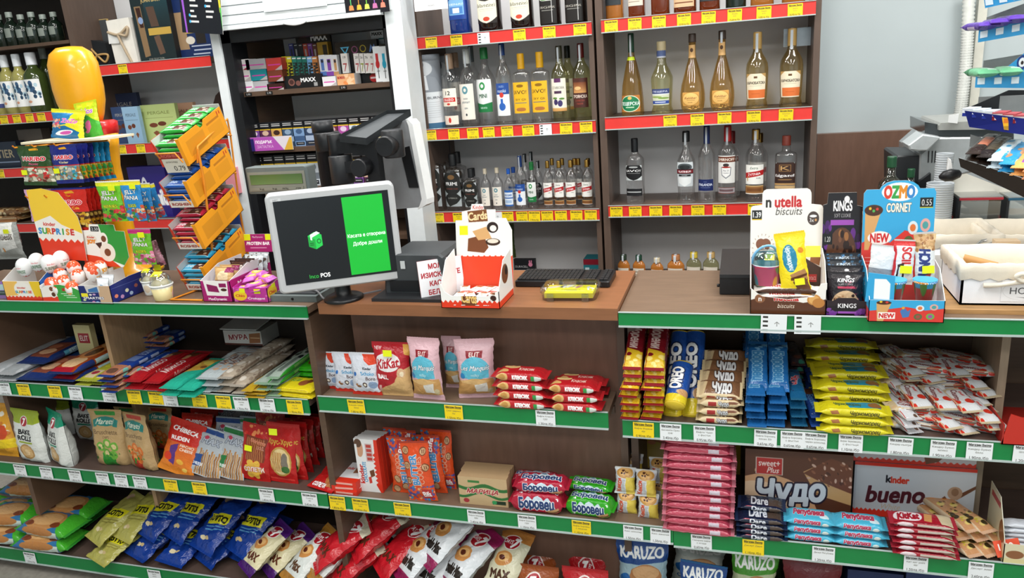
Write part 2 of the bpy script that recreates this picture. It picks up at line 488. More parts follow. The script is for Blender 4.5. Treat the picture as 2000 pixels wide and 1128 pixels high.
wp=boxmesh(((a.x+b.x)/2,3.10,a.z/2),(b.x-a.x,.035,a.z),WOODP)
tag(link('wall_panel',wp),'brown laminate panel fixed low on the pale wall','wall panel')

# ------------------------------------------------------------------ price tags
def tagmat(kind,name='',price=''):
    key='price_tag_%s_%s_%s' % (kind,name,price)
    bg={'y':'f4d414','w':'e9edf0','s':'e9edf0'}[kind];ink='2a2a26'
    if kind=='s':
        return design('price_tag_sample',64,64,bg,[('r',.08,.08,.28,.18,ink),('r',.08,.32,.28,.42,ink),('r',.08,.56,.28,.66,ink),('r',.08,.8,.28,.9,ink),('t','↑',.62,.5,.25,.2,'707070')],rough=.45,bump=0)
    ops=[('t','Магазин Вилла',.5,.13,.13,.84,ink,{'b': .03}),('r',.08,.22,.92,.235,ink)]
    L=name.split('|') if name else ['Продукт','']
    for i,l in enumerate(L[:2]): ops.append(('t',l,.5,.37+.18*i,.10,.84,'55554c',{'b': .0}))
    ops.append(('t',price or '1,80лв./бр',.5,.85,.16,.72,ink,{'b': .02}))
    return design(key,96,88,bg,ops,rough=.45,bump=0)
_tagme={}
def tagmesh(kind,name,price,w,h):
    k=(kind,name,price,round(w,3))
    if k not in _tagme: _tagme[k]=MB().box((0,0,0),(w,.0010,h),pm('tag_paper','dddddd',.6),{'f': tagmat(kind,name,price)}).build('price_tag')
    return _tagme[k]

def rail_shelf(unit,xa,xb,z,yf,yb,mat,rail,rh=.040,tags=(),thick=.018,tw=.048,th=.041,zb=None,lip=True):
    """a shelf part with its price rail and tags; tags: (pixel x at the rail, kind, product, price); the rail hangs in front of the board"""
    cx=(xa+xb)/2
    s=link('shelf',MB().box(((xa+xb)/2,(yf+yb)/2+.004,z-thick/2),(xb-xa,yb-yf-.008,thick),mat).build('shelf'),unit)
    m=MB();m.box((cx,yf+.002,z-rh/2+.003),(xb-xa,.003,rh),rail);m.build
    r=link('price_rail',m.build('price_rail'),s)
    m=MB();m.box((cx,yf-.0005,z-rh+.001),(xb-xa,.006,.0035),CLR);m.box((cx,yf+.0,z+.004),(xb-xa,.004,.002),CLR)
    link('rail_edge',m.build('rail_edge'),s)
    for t in tags:
        px,py=t[0],proj((cx,yf,z-rh/2))[1]
        for _ in range(4):
            X=PY(px,py,yf).x;py=proj((X,yf,z-rh/2))[1]
        link('price_tag',tagmesh(t[1],t[2] if len(t)>2 else '',t[3] if len(t)>3 else '',tw,th),s,TR(X,yf-.0025,z-rh/2+.0,rx=rnd.uniform(-2,1),ry=rnd.uniform(-1,1)))
    return s

def px2x(px,py,Y): return PY(px,py,Y).x
# ------------------------------------------------------------------ sales counter: left, middle and right unit
ZT,Z2,Z3,Z4=.9485,.6890,.4075,.0800
YBK=1.925
def unit(label,loc):
    e=bpy.data.objects.new('counter_unit',None);COL.objects.link(e);e.location=(0,0,0)
    tag(e,label,'shop counter','units of the sales counter');return e
uL=unit('left counter unit, green edged, with shelves of wrapped snacks',0)
xl0,xl1=-2.45,px2x(600,610,YF)
xl2=px2x(603,790,YF)
rail_shelf(uL,xl0,xl1,ZT,YF,YBK+.03,WOODT,GREEN,.030)
rail_shelf(uL,xl0,xl2,Z2,YF,YBK,WOODS,GREEN,.040,[(10,'w','Вафла|с крем','1,60лв./бр'),(48,'y','Щрудел|вишна','1,90лв./бр'),(109,'y','Щрудел|ябълка','1,90лв./бр'),(149,'w','Вафла|лимон','1,50лв./бр'),(215,'w','Вафла|бисквитена','1,70лв./бр'),(264,'y','Вафла|класик','1,70лв./бр'),(306,'y','Вафла|тъмна','1,60лв./бр'),(334,'w','Вафла|млечна','2,20лв./бр'),(391,'y','Вафла|фъстък','1,70лв./бр'),(438,'y','Вафла|бяла','1,70лв./бр'),(473,'w','Халва|100г','1,70лв./бр'),(523,'w','Локум|розов','2,00лв./бр'),(577,'y','Нуга|с орех','1,70лв./бр')])
rail_shelf(uL,-2.55,px2x(640,975,YF),Z3,YF,YBK,WOODS,GREEN,.040,[(41,'w','Бейк ролс|80г','1,80лв./бр'),(92,'w','Бейк ролс|сол','1,80лв./бр'),(148,'w','Бейк ролс|чесън','1,80лв./бр'),(202,'w','Брускети|70г','2,00лв./бр'),(238,'w','Брускети|лайм','2,00лв./бр'),(275,'w','Брускети|домат','2,00лв./бр'),(335,'y','Снакс|начо','1,50лв./бр'),(391,'y','Солети|сирене','2,00лв./бр'),(522,'w','Хрупкави|солети','1,40лв./бр'),(606,'w','Солети|40г','0,45лв./бр')])
xm=px2x(640,975,YF)
rail_shelf(uL,-2.75,xm+.3,Z4,YF,YBK,WOODS,GREEN,.045,[(60,'w','Кроасан|60г','1,50лв./бр'),(303,'w','Ядки|микс','2,40лв./бр'),])
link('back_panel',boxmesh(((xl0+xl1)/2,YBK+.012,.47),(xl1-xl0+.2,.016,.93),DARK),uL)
link('kick_board',boxmesh(((xl0+xl1)/2,YF+.05,.028),(xl1-xl0+.5,.016,.055),WOODP),uL)
xs=px2x(14,790,1.66)
link('side_panel',boxmesh((xs,1.79,.56),(.018,.26,.74),pm('side_panel_laminate','6e5544',.45,noise=.08,nscale=12)),uL)
link('side_panel',boxmesh((xl1-.012,1.775,.46),(.018,.31,.92),WOODD),uL)
for (px,py,zc_,hh) in ((206,665,(Z2+ZT)/2-.015,ZT-Z2-.03),(192,800,(Z3+Z2)/2-.009,Z2-Z3-.02),(203,970,(Z4+Z3)/2-.009,Z3-Z4-.02)):
    link('shelf_divider',boxmesh((px2x(206,665,1.69),1.805+(.02 if zc_<.6 else 0),zc_),(.014,.22 if zc_>.6 else .18,hh),WOODL),uL)

uM=unit('middle counter unit with red-brown worktop and bare brown front',0)
xc0,xc1=px2x(622,605,YF),px2x(1206,612,YF)
ZM=ZT+.012
link('worktop',boxmesh(((xc0+xc1)/2,(YF+1.925)/2,ZM-.014),(xc1-xc0,1.925-YF,.028),WOODC),uM)
yp=1.745
link('front_panel',boxmesh(((xc0+xc1)/2,yp,.465),(xc1-xc0-.03,.016,.93),WOODP),uM)
link('side_panel',boxmesh((px2x(645,720,1.70),1.815,.465),(.018,.20,.930),WOODB),uM)
link('side_panel',boxmesh((xc1-.012,1.815,.465),(.018,.20,.930),WOODB),uM)
rail_shelf(uM,px2x(622,785,YF),px2x(1188,818,YF),Z2+.012,YF,yp-.009,WOODT,GREEN,.040,[(697,'y','Киндер Шоко|бонс','2,80лв./бр'),(887,'y','Елит маркиз|75г','1,50лв./бр'),(1066,'w','Вафли Класик|120г','1,30лв./бр')])
link('shelf_top_strip',boxmesh(((xc0+xc1)/2,1.70,Z2-.02),(xc1-xc0-.06,.01,.02),WOODB),uM)
xr0=px2x(1208,625,YF)
x3b=px2x(1315,1045,YF)
rail_shelf(uM,px2x(643,975,YF),x3b,Z3-.001,YF,yp-.009,WOODT,GREEN,.040,[(660,'y','Киндер шоколад|50г','1,80лв./бр'),(705,'y','Киндер шоколад|100г','3,40лв./бр'),(787,'y','Бисквити масл.|120г','1,50лв./бр'),(931,'w','Вафли Марица|180г','2,40лв./бр'),(1030,'w','Вафли Боровец|120г','1,10лв./бр'),(1136,'y','Вафли Боровец|с лешник','1,10лв./бр'),(1237,'w','Кекс шоколад|','1,50лв./бр'),(1290,'w','Кекс ванилия|','1,50лв./бр')])
rail_shelf(uM,xm+.31,.25,Z4,YF,YBK,WOODS,GREEN,.045,[])

uR=unit('right counter unit with grey-brown worktop and stacked wafer bars',0)
rail_shelf(uR,xr0,1.05,ZT,YF,1.972,WOODT,GREEN,.030,[(1511,'s'),(1577,'s')],tw=.052)
rail_shelf(uR,px2x(1216,835,YF),1.05,Z2-.004,YF,YBK,WOODS,GREEN,.040,[(1257,'y','Вафла Морени|40г','0,90лв./бр'),(1310,'w','Бисквити Орео|154г','3,40лв./бр'),(1376,'w','Вафла Чудо|с фъстък','0,95лв./бр'),(1495,'w','Вафла Боровец|какао 55г','0,65лв./бр'),(1547,'w','Вафла Боровец|с фъстък','0,65лв./бр'),(1592,'w','Вафла Боровец|черен шоколад','0,65лв./бр'),(1661,'w','Вафла Черноморец|с фъстъци','1,10лв./бр'),(1758,'w','Киндер кънтри|','1,80лв./бр'),(1841,'w','Киндер Буено|мляко','1,90лв./бр'),(1912,'w','Киндер Буено|бяло','1,90лв./бр'),(2004,'w','Шоколад|12г','1,20лв./бр')])
rail_shelf(uR,x3b+.001,1.05,Z3-.006,YF,YBK,WOODS,GREEN,.042,[(1370,'w','Глазирана вафла|с ягода','0,60лв./бр'),(1471,'y','Десерт Даре|','1,10лв./бр'),(1608,'w','Десерт Република|','1,20лв./бр'),(1788,'w','Кит кат уайт|40г','1,50лв./бр'),(1915,'w','Десерт змия|','2,60лв./бр')])
link('back_panel',boxmesh(((xr0+1.05)/2,YBK+.012,.465),(1.05-xr0,.016,.92),WOODD),uR)
link('side_panel',boxmesh((xr0+.011,1.825,.46),(.018,.20,.915),WOODB),uR)
WOODM=pm('divider_board','9a8772',.5,noise=.1,nscale=14,stretch=(6,6,1))
xd=px2x(1962,700,1.72)
link('shelf_divider',boxmesh((xd,1.82,(ZT+Z2)/2-.018),(.016,.20,ZT-Z2-.032),WOODM),uR)
link('shelf_divider',boxmesh((xd-.006,1.85,(Z3+Z2)/2-.014),(.016,.14,Z2-Z3-.02),WOODM),uR)
rail_shelf(uR,.251,1.05,Z4,YF,YBK,WOODS,GREEN,.045,[])
# cut the corner of the worktop joint: inner aisle counter behind
e=bpy.data.objects.new('back_counter',None);COL.objects.link(e)
tag(e,'low back counter under the coffee machine and fabric baskets','counter')
link('worktop',boxmesh((1.15,2.42,.905),(1.5,.86,.028),pm('back_worktop','9a8f84',.4)),e)
link('front_panel',boxmesh((1.15,2.012,.445),(1.5,.016,.89),WOODP),e)

# ------------------------------------------------------------------ wall shelving, middle and right bay
def bay(label):
    e=bpy.data.objects.new('wall_shelving',None);COL.objects.link(e);tag(e,label,'shelving','wall shelving bays behind the counter');return e
def upright(e,xa,xb,y0=2.792,y1=3.06,z1=2.4,mat=None): link('upright',boxmesh(((xa+xb)/2,(y0+y1)/2,z1/2),(xb-xa,y1-y0,z1),mat or WOODB),e)
b1=bay('middle wall shelving bay with red rails and clear spirit bottles')
mx0,mx1=-1.178,-.506
ya=YB
YT=[('y','',''),]
def T(lst,prices=('12,90лв./бр','15,60лв./бр','9,80лв./бр','18,90лв./бр')):
    o=[]
    for i,px in enumerate(lst):
        k='y'
        if px<0: px=-px;k='s'
        o.append((px,k,('Алкохол|0,7л','Водка|0,5л','Ракия|0,7л','Джин|0,7л')[i % 4],prices[i % 4]))
    return o
BT=dict(rail=RED,rh=.040,tw=.046,th=.039)
ZA1,ZA2,ZA3=1.6172,1.2792,.9550
rail_shelf(b1,mx0,mx1,ZA1,YB,3.05,WOODB,tags=T([843,892,-945,1015,1073,1133]),**BT)
rail_shelf(b1,mx0,mx1,ZA2,YB,3.05,WOODB,tags=T([842,887,924,955,991,1032,-1066,1106,1145]),**BT)
rail_shelf(b1,mx0,mx1,ZA3,YB,3.05,WOODB,tags=T([857,896,925,947,-970,992,1020,1044,1069,1096,1126,1154],('6,90лв./бр','5,60лв./бр','4,80лв./бр','7,90лв./бр')),**BT)
upright(b1,mx0-.035,mx0+.016);upright(b1,mx1-.014,mx1+.004)
link('shelf',boxmesh((mx0/2+mx1/2,2.92,.62),(mx1-mx0,.26,.018),WOODB),b1)
link('back_panel',boxmesh((mx0/2+mx1/2,3.068,1.2),(mx1-mx0,.012,2.4),GREYB),b1)
b2=bay('right wall shelving bay with amber brandies over vodka bottles')
rx0,rx1=-.472,.226
ZB1,ZB2,ZB3=1.6195,1.2864,.9655
rail_shelf(b2,rx0,rx1,ZB1,YB,3.05,WOODB,tags=T([1194,1240,1287,1336,1384,1435,1492,1553]),**BT)
rail_shelf(b2,rx0,rx1,ZB2,YB,3.05,WOODB,tags=T([1309,1362,1415,1472,1535]),**BT)
rail_shelf(b2,rx0,rx1+.006,ZB3,YB,3.05,WOODB,tags=T([1204,1241,1281,1320,1363,1405,1474,1540]),**BT)
link('shelf',boxmesh((rx0/2+rx1/2,2.92,.645),(rx1-rx0,.26,.018),WOODB),b2)
upright(b2,rx0-.021,rx0+.004);upright(b2,rx1-.002,rx1+.018)
link('back_panel',boxmesh((rx0/2+rx1/2,3.068,1.2),(rx1-rx0,.012,2.4),GREYB),b2)
m=MB();a=PY(1550,73,2.9);m.box((rx1-.045,2.92,a.z),(.09,.003,.06),STEEL);m.tube([(rx1-.07,2.915,a.z+.015),(rx1-.07,2.910,a.z+.015)],.004,BLK);m.tube([(rx1-.07,2.915,a.z-.015),(rx1-.07,2.910,a.z-.015)],.004,BLK)
link('steel_bracket',m.build('steel_bracket'),b2)
# left bays: gift boxes, wine
b3=bay('left wall shelving bay with gift boxes and chocolate boxes')
gx0,gx1=px2x(137,50,YB),px2x(452,280,YB)
rail_shelf(b3,gx0,gx1-.03,1.6215,YB,3.05,WOODB,tags=T([241]),**BT)
rail_shelf(b3,gx0,gx1,1.2855,YB,3.05,WOODB,tags=T([239,276]),**BT)
rail_shelf(b3,gx0,gx1,.9500,YB,3.05,WOODB,tags=T([250]),**BT)
upright(b3,gx0-.03,gx0)
link('back_panel',boxmesh((gx0/2+gx1/2,3.068,1.2),(gx1-gx0,.012,2.4),GREYB),b3)
m=MB();zz=1.6
b4=bay('far left wall shelving bay with wine bottles')
wx0,wx1=-4.1,gx0-.032
rail_shelf(b4,wx0,wx1,1.4475,YB,3.05,WOODD,tags=T([9,34,59,82]),**BT)
rail_shelf(b4,wx0,wx1,1.2035,YB,3.05,WOODD,tags=T([2]),**BT)
rail_shelf(b4,wx0,wx1,.9400,YB,3.05,WOODD,tags=[],**BT)
link('shelf',boxmesh((wx0/2+wx1/2,2.92,1.735),(wx1-wx0,.26,.014),WOODD),b4)
link('shelf',boxmesh((wx0/2+wx1/2,2.92,2.02),(wx1-wx0,.26,.014),WOODD),b4)
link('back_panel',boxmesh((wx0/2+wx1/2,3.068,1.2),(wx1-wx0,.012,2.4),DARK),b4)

# ------------------------------------------------------------------ white tobacco cabinet with roller shutter
cb=bpy.data.objects.new('display_cabinet',None);COL.objects.link(cb)
tag(cb,'white framed tobacco cabinet with roller shutter and black inner frame','cabinet')
YC=2.66
A=[px2x(409,64,YC),px2x(426,64,YC),px2x(444,64,YC)]
B=[px2x(744,36,YC),px2x(752,36,YC),px2x(784,30,YC)]
zt=PY(600,44,YC).z
WF=pm('white_powder_coat','e4eaec',.35,noise=.02)
def pl(nm,x0,x1,y0,y1,z0,z1,mat,sub=None): return link(nm,boxmesh(((x0+x1)/2,(y0+y1)/2,(z0+z1)/2),(x1-x0,y1-y0,z1-z0),mat),sub or cb)
pl('frame_post',A[0],A[1],YC,2.76,.5,zt,WF);pl('frame_post',B[1],B[2],YC,2.78,.5,2.4,WF)
pl('inner_frame',A[1],A[2],YC+.01,2.77,.5,zt,BLK);pl('inner_frame',B[0],B[1],YC+.01,2.77,.5,zt,BLK)
pl('inner_frame',A[1],B[1],YC+.01,2.77,zt-.045,zt,BLK)
pl('side_panel',A[2]-.015,A[2],2.77,3.05,.5,zt+.2,WOODD);pl('side_panel',B[0],B[0]+.015,2.77,3.05,.5,zt+.2,WOODD)
pl('back_panel',A[0],B[2],3.056,3.07,.5,2.4,WOODD)
pl('grey_back_sheet',px2x(490,100,3.04),B[0],3.040,3.048,PY(600,172,2.78).z+.008,zt+.1,GREYB)
pl('grey_back_sheet',px2x(534,220,3.04),B[0],3.040,3.048,PY(600,285,2.78).z+.008,PY(600,178,2.78).z-.02,GREYB)
pl('top_box',A[0]+.03,B[1]+.03,YC-.005,2.95,zt+.014,2.3,WF)
m=MB()
for i in range(9):
    m.box(((A[0]+B[1])/2+.02,YC-.010,zt+.035+i*.034),(B[1]-A[0]-.07,.010,.030),WF)
link('shutter_slats',m.build('shutter_slats'),cb)
m=MB();m.box(((A[0]+B[1])/2+.01,YC-.012,zt+.008),(B[1]-A[0]-.03,.03,.016),WF);link('shutter_bottom_bar',m.build('shutter_bottom_bar'),cb)
hp=[PY(555,43,YC-.02),PY(556,46,YC-.045),PY(575,48,YC-.055),PY(592,44,YC-.045),PY(598,38,YC-.02)]
link('handle',MB().tube(bezier(hp,5),.004,WHT).build('handle'),cb)
zv1=PY(600,171,2.72).z;zv2=PY(540,288,2.72).z;zv3=zv2-.16
for z in (zv1,zv2,zv3,zv3-.2): pl('shelf',A[2],B[0],2.70,3.04,z-.018,z,WOODD)
for px in (485,526,672): link('price_tag',MB().box((px2x(px,180,2.70),2.698,zv1-.009),(.03,.001,.012),pm('black_tag','202020',.5),{'f': design('small_black_tag',48,20,'151515',[('t','5,90',.5,.5,.6,.8,'e0e0e0')],bump=0)}).build('price_tag'),cb)
# the paper sheets taped on the shutter
def flat(name,x0,x1,y0,y1,Y,mat,label,cat,group=None,t=.0015,rx=0):
    p,w,h=fitY(x0,x1,y0,y1,Y)
    o=link(name,panel(w,h,mat,t,name),None,TR(p.x,Y,p.z+h/2,rx=rx));return tag(o,label,cat,group)
flat('paper_sheet',508,634,-70,18,YC-.02,design('blank_paper',32,32,'e2ebf4',[],bump=0,rough=.6),'blank white paper sheet taped on the roller shutter','paper')
flat('advert_card',671,758,-50,27,YC-.02,design('hookah_advert',128,112,'1c1a20',[('r',0,0,1,.5,'7a5a80')]+[('e',.14+.18*i,.80,.05,.05,c) for i,c in enumerate(['e88a50','f0b040','c8e060','c070a0','f08870'])]+[('r',.13+.18*i,.55,.15+.18*i,.78,c) for i,c in enumerate(['60d070','d09040','80d050','9a60c0','f07060'])]+[('p',[(.1+.18*i,.75),(.18+.18*i,.75),(.20+.18*i,.88),(.08+.18*i,.88)],c) for i,c in enumerate(['e88a50','f0b040','c8e060','c070a0','f08870'])],bump=0),'dark advert card with five glowing glass vials by the shutter','sign')
flat('advert_card',806,872,-60,20,2.70,design('violet_advert',64,64,'f0f0f2',[('r',.3,.3,.95,.7,'b060b0'),('r',.05,.35,.3,.7,'4a3a70'),('t','ново',.5,.88,.06,.5,'606060')],bump=0),'white and violet advert card hanging above the middle bay','sign')

# ------------------------------------------------------------------ corrugated pipe on the wall
m=MB();pp=[PY(1893,-30,3.06),PY(1890,60,3.06),PY(1886,130,3.06),PY(1878,200,3.06),PY(1872,238,3.06)]
path=bezier(pp,26);n=10;rings=[]
for i,p in enumerate(path):
    r=.019+.0022*(1 if i % 2 else -1)
    rings.append([(p.x+r*math.cos(2*math.pi*k/n),p.y+r*math.sin(2*math.pi*k/n),p.z) for k in range(n)])
m.grid(rings,[0]*len(rings),pm('white_corrugated_plastic','e2e4de',.4),closed=True)
tag(link('corrugated_pipe',m.build('corrugated_pipe')),'white corrugated plastic hose running down the pale wall','pipe')
# ================================================================== bottles
def glass(name,tint='f4faf8',mix=.5,ior=1.36,rough=.02):
    if name in _M: return _M[name]
    m=bpy.data.materials.new(name);m.use_nodes=True;nt=m.node_tree;b=nt.nodes['Principled BSDF']
    b.inputs['Base Color'].default_value=(*lin(tint),1);b.inputs['Transmission Weight'].default_value=1
    b.inputs['Roughness'].default_value=rough;b.inputs['IOR'].default_value=ior
    t=nt.nodes.new('ShaderNodeBsdfTransparent');t.inputs[0].default_value=(*lin(tint),1)
    mx=nt.nodes.new('ShaderNodeMixShader');mx.inputs[0].default_value=mix
    nt.links.new(t.outputs[0],mx.inputs[1]);nt.links.new(b.outputs[0],mx.inputs[2])
    g=nt.nodes.new('ShaderNodeBsdfGlossy');g.inputs['Roughness'].default_value=.06;lw=nt.nodes.new('ShaderNodeLayerWeight');lw.inputs[0].default_value=.3
    ad=nt.nodes.new('ShaderNodeMath');ad.operation='MULTIPLY_ADD';ad.inputs[1].default_value=.4;ad.inputs[2].default_value=.07
    m2=nt.nodes.new('ShaderNodeMixShader');nt.links.new(lw.outputs['Facing'],ad.inputs[0]);nt.links.new(ad.outputs[0],m2.inputs[0])
    nt.links.new(mx.outputs[0],m2.inputs[1]);nt.links.new(g.outputs[0],m2.inputs[2]);nt.links.new(m2.outputs[0],nt.nodes['Material Output'].inputs['Surface'])
    _M[name]=m;return m
GC=glass('clear_spirit_glass','ffffff',.2)
GA=glass('amber_brandy_glass','fbdfa4',.22);GP=glass('pale_gold_glass','f9f8d6',.22);GY=glass('yellowish_brandy_glass','f8e8bc',.22)
GD=pm('dark_spirit_glass','1c1210',.08,coat=.5);GBR=pm('brown_whisky_glass','6a2c12',.08,coat=.6,spec=.7);GGO=pm('golden_whisky_glass','a8682c',.10,coat=.6)
GBL=pm('blue_gin_glass','1c3a86',.10,coat=.6);GGR=pm('dark_green_wine_glass','16221a',.10,coat=.5);GG2=pm('olive_wine_glass','38451f',.12,coat=.5);GW=pm('white_wine_glass','a09a58',.12,coat=.5)
def capm(c,metal=0.0): return pm('cap_'+c+('m' if metal else ''),c,.35,metal,noise=.02)
SHAPES={  # (radius share, height share)
    'round':[(.86,0),(.97,.01),(1,.03),(1,.62),(.95,.67),(.78,.72),(.52,.765),(.36,.80),(.31,.84),(.30,.97),(.33,.972),(.33,1)],
    'slim':[(.86,0),(1,.015),(1,.55),(.97,.62),(.80,.69),(.50,.745),(.34,.78),(.30,.82),(.29,1)],
    'square':[(.9,0),(1,.015),(1,.66),(.97,.69),(.70,.735),(.40,.765),(.33,.79),(.31,1)],
    'bell':[(.9,0),(1,.02),(.96,.06),(.88,.12),(.93,.2),(1,.45),(1,.53),(.93,.60),(.70,.67),(.42,.72),(.33,.76),(.31,1)],
    'cone':[(.92,0),(1,.02),(1,.05),(.97,.2),(.86,.38),(.62,.55),(.38,.66),(.26,.72),(.22,.76),(.21,1)],
    'drop':[(.55,0),(.72,.01),(.90,.06),(1,.16),(.99,.24),(.90,.36),(.68,.48),(.42,.60),(.27,.69),(.24,.76),(.24,1)],
    'decanter':[(.9,0),(1,.02),(.98,.06),(.88,.1),(.86,.13),(.93,.3),(1,.47),(.98,.52),(.74,.6),(.44,.67),(.36,.72),(.34,1)],
    'facet':[(.92,0),(1,.02),(1,.70),(.92,.73),(.5,.755),(.34,.77),(.32,1)],
    'wine':[(.95,0),(1,.01),(1,.58),(.93,.64),(.7,.70),(.45,.75),(.38,.8),(.37,1)],
    'flask':[(.9,0),(1,.02),(1,.62),(.92,.68),(.66,.76),(.42,.81),(.40,1)],
}
def prof_r(P,z):
    for (r0,z0),(r1,z1) in zip(P,P[1:]):
        if z0 <= z <= z1: return r0+(r1-r0)*(z-z0)/max(1e-6,z1-z0)
    return P[-1][0]
def patch(P,r,h,z0,z1,mat,half=52,sy=1,pw=2.0,name='label',off=.0012,nseg=10):
    m=MB();rows=[];uv=[];NZ=6
    for j in range(NZ+1):
        z=z0+(z1-z0)*j/NZ;rr=prof_r(P,z)*r+off;row=[];uvr=[]
        for i in range(nseg+1):
            a=R(-90-half+2*half*i/nseg)
            row.append((rr*sgp(math.cos(a),2/pw),(rr*sy if sy==1 else r*sy*prof_r(P,z)+off)*sgp(math.sin(a),2/pw),z*h));uvr.append((i/nseg,j/NZ))
        rows.append(row);uv.append(uvr)
    m.grid(rows,uv,mat);return m.build(name)
def bottle(name,h,r,shape,gm,cap,cap_z,labels=(),pw=2.0,sy=1.0,cap_r=None,strip=None,knob=False,n=24,half=55,fill=None):
    P=[(max(a_,a_*1.15 if a_<.45 else a_),z_) for a_,z_ in SHAPES[shape]];m=MB()
    zc=cap_z
    prof=[(a*r,z*h) for a,z in P if z<zc]+[(prof_r(P,zc)*r,zc*h)]
    # finer subdivision for smooth curves
    m.lathe(prof,gm,n,1,sy,pw)
    k=Kit(name,'bottle',m.build('bottle'))
    cr=(cap_r or prof_r(P,.99)*1.12)*r
    c=MB();pr=[(cr*.98,zc*h-.002),(cr,zc*h),(cr*.97,h*(zc+.01)),(cr*.97,h*.985),(cr*.9,h)]
    if knob: pr=[(cr*.8,zc*h-.002),(cr*.8,h*.93),(cr*1.15,h*.935),(cr*1.15,h*.995),(cr,h)]
    c.lathe(pr,cap,14);k.add('cap',c.build('cap'))
    for lb in labels:
        z0,z1,mt=lb[:3];hf=lb[3] if len(lb)>3 else half
        k.add('label',patch(P,r,h,z0,z1,mt,hf,sy,pw))
    if strip:
        s=MB();w=cr*.8
        z0=(zc-.05)*h
        s.tube([(w*.5,-cr*1.02,z0),(w*.45,-cr*1.04,h*.96),(w*.3,-cr*.6,h*1.004),(-w*.2,cr*.2,h*1.006)],.0001,strip,3)
        s.v=[(x*1.0,y,z) for x,y,z in s.v]
        s2=MB();q=[(z0,-cr*1.06),((zc+.02)*h,-cr*1.06),(h*.97,-cr*1.05),(h*1.003,-cr*.7),(h*1.006,cr*.5)]
        for (za,ya_),(zb_,yb_) in zip(q,q[1:]):
            s2.face([(-w*.35,ya_,za),(w*.35,ya_,za),(w*.35,yb_,zb_),(-w*.35,yb_,zb_)],strip)
        k.add('tax_strip',s2.build('tax_strip'))
    return k
STRIP=design('tax_strip_print',24,96,'cdd4da',[('r',.1,.1+.18*i,.9,.16+.18*i,'a0a8b8') for i in range(5)],rough=.5,bump=0)
def L(name,w,h,bg,ops,**k): return design(name,w,h,bg,ops,rough=k.pop('rough',.45),bump=0,**k)
def stand(x0,x1,yt,z,Y,mk,label,group=None,ryb=None,rz=0):
    """mk(h, r) -> kit; the bottle's body spans x0..x1, its top is at yt"""
    yb=proj((PY((x0+x1)/2,300,Y).x,Y,z))[1]
    for _ in range(3): yb=proj((PY((x0+x1)/2,yb,Y).x,Y,z))[1]
    a,b=PY(x0,yb-20,Y),PY(x1,yb-20,Y);X=PY((x0+x1)/2,yb,Y).x
    h=PY((x0+x1)/2-(yb-yt)*.02,yt,Y).z-z
    k=mk(h,(b.x-a.x)/2*.97)
    return k.put(label,TR(X,Y,z+.0005,rz=rz-8),group)
W_='ffffff'
lab_ouzo=L('label_aniseed',96,110,'f2ebdd',[('r',0,.78,1,1,'efe2cf'),('r',.08,.52,.92,.76,'c8281c'),('t','12',.5,.26,.22,.7,'1c1c1c',{'b': .03}),('t','OUZO',.5,.64,.13,.7,W_,{'b': .04}),('e',.5,.88,.1,.06,'c83020')])
lab_plom=L('label_plomari',80,128,'ece6da',[('e',.5,.17,.18,.11,'5a8f9c'),('e',.5,.17,.08,.05,'ece6da'),('t','ouzo',.5,.40,.06,.5,'40505c'),('t','plomari',.5,.50,.07,.7,'40505c',{'sh': .2}),('t','1894',.5,.68,.05,.3,'40505c'),('e',.5,.86,.05,.035,'303840')])
lab_mini=L('label_mint',96,128,'e9ecea',[('e',.5,.2,.16,.12,'2a8a48'),('e',.5,.2,.08,.06,'e8f0ea'),('t','MINI',.5,.50,.12,.82,'14492c',{'b': .03}),('p',[(0,.70),(.5,.76),(1,.70),(1,1),(0,1)],'1d7b42'),('t','мента',.5,.86,.07,.6,W_)])
lab_mast=L('label_mastika',90,128,'eef2f6',[('r',0,0,1,.34,'1d4a98'),('t','OUZO',.5,.10,.06,.4,'c8d4ea'),('t','mastiká',.5,.23,.10,.9,W_,{'sh': .2}),('e',.5,.36,.14,.08,'d03a30'),('e',.5,.72,.22,.12,'2a62b8'),('r',.42,.48,.58,.7,'2a62b8')])
lab_savoy=L('label_yellow_gin',96,128,'f0b622',[('e',.5,.12,.12,.05,'8a6414'),('t','SAVOY',.5,.32,.12,.86,'2c2410',{'b': .02}),('t','DRY GIN',.5,.56,.07,.6,'40340e'),('r',.2,.66,.8,.68,'5a6a7a'),('e',.5,.88,.22,.06,'b0703a')])
lab_slad=L('label_plum',96,150,'ece8d8',[('r',.3,.0,.7,.12,'5a2a5c'),('t','СЛИВОВА',.5,.28,.07,.8,'3a3a34'),('r',.28,.38,.72,.46,'4a2c4a'),('e',.35,.72,.13,.09,'3a2f60'),('e',.62,.76,.14,.1,'3f3468'),('e',.72,.62,.16,.03,'5a8a3a'),('e',.3,.6,.16,.03,'5a8a3a'),('g',0,.9,1,1,'d8b070','c89050')])
lab_troy=L('label_brown_plum',96,128,'4b241c',[('g',.1,.14,.9,.5,'7a4024','d8a060'),('e',.4,.34,.2,.06,'e8bc80'),('t','ТРОЯНСКА',.5,.62,.10,.86,'f4e8da',{'b': .03}),('t','СЛИВОВА',.5,.76,.06,.6,'c05040'),('t','РАКИЯ',.5,.87,.06,.45,'c05040')])
lab_ball=L('label_cream_whisky',110,128,'e9e4cc',[('p',[(0,0),(1,0),(1,.06),(.5,.2),(0,.06)],'1a1614'),('e',.5,.06,.12,.08,'8a6a50'),('t','Ballantine\'s',.5,.34,.13,.86,'40403a',{'sh': .3}),('r',.2,.48,.8,.49,'a8a490'),('r',.25,.54,.75,.55,'a8a490'),('p',[(0,.78),(.5,1.0),(0,1.0)],'1c1210'),('p',[(1,.78),(1,1),(.5,1)],'1c1210'),('e',.5,.84,.09,.08,'c8432e')])
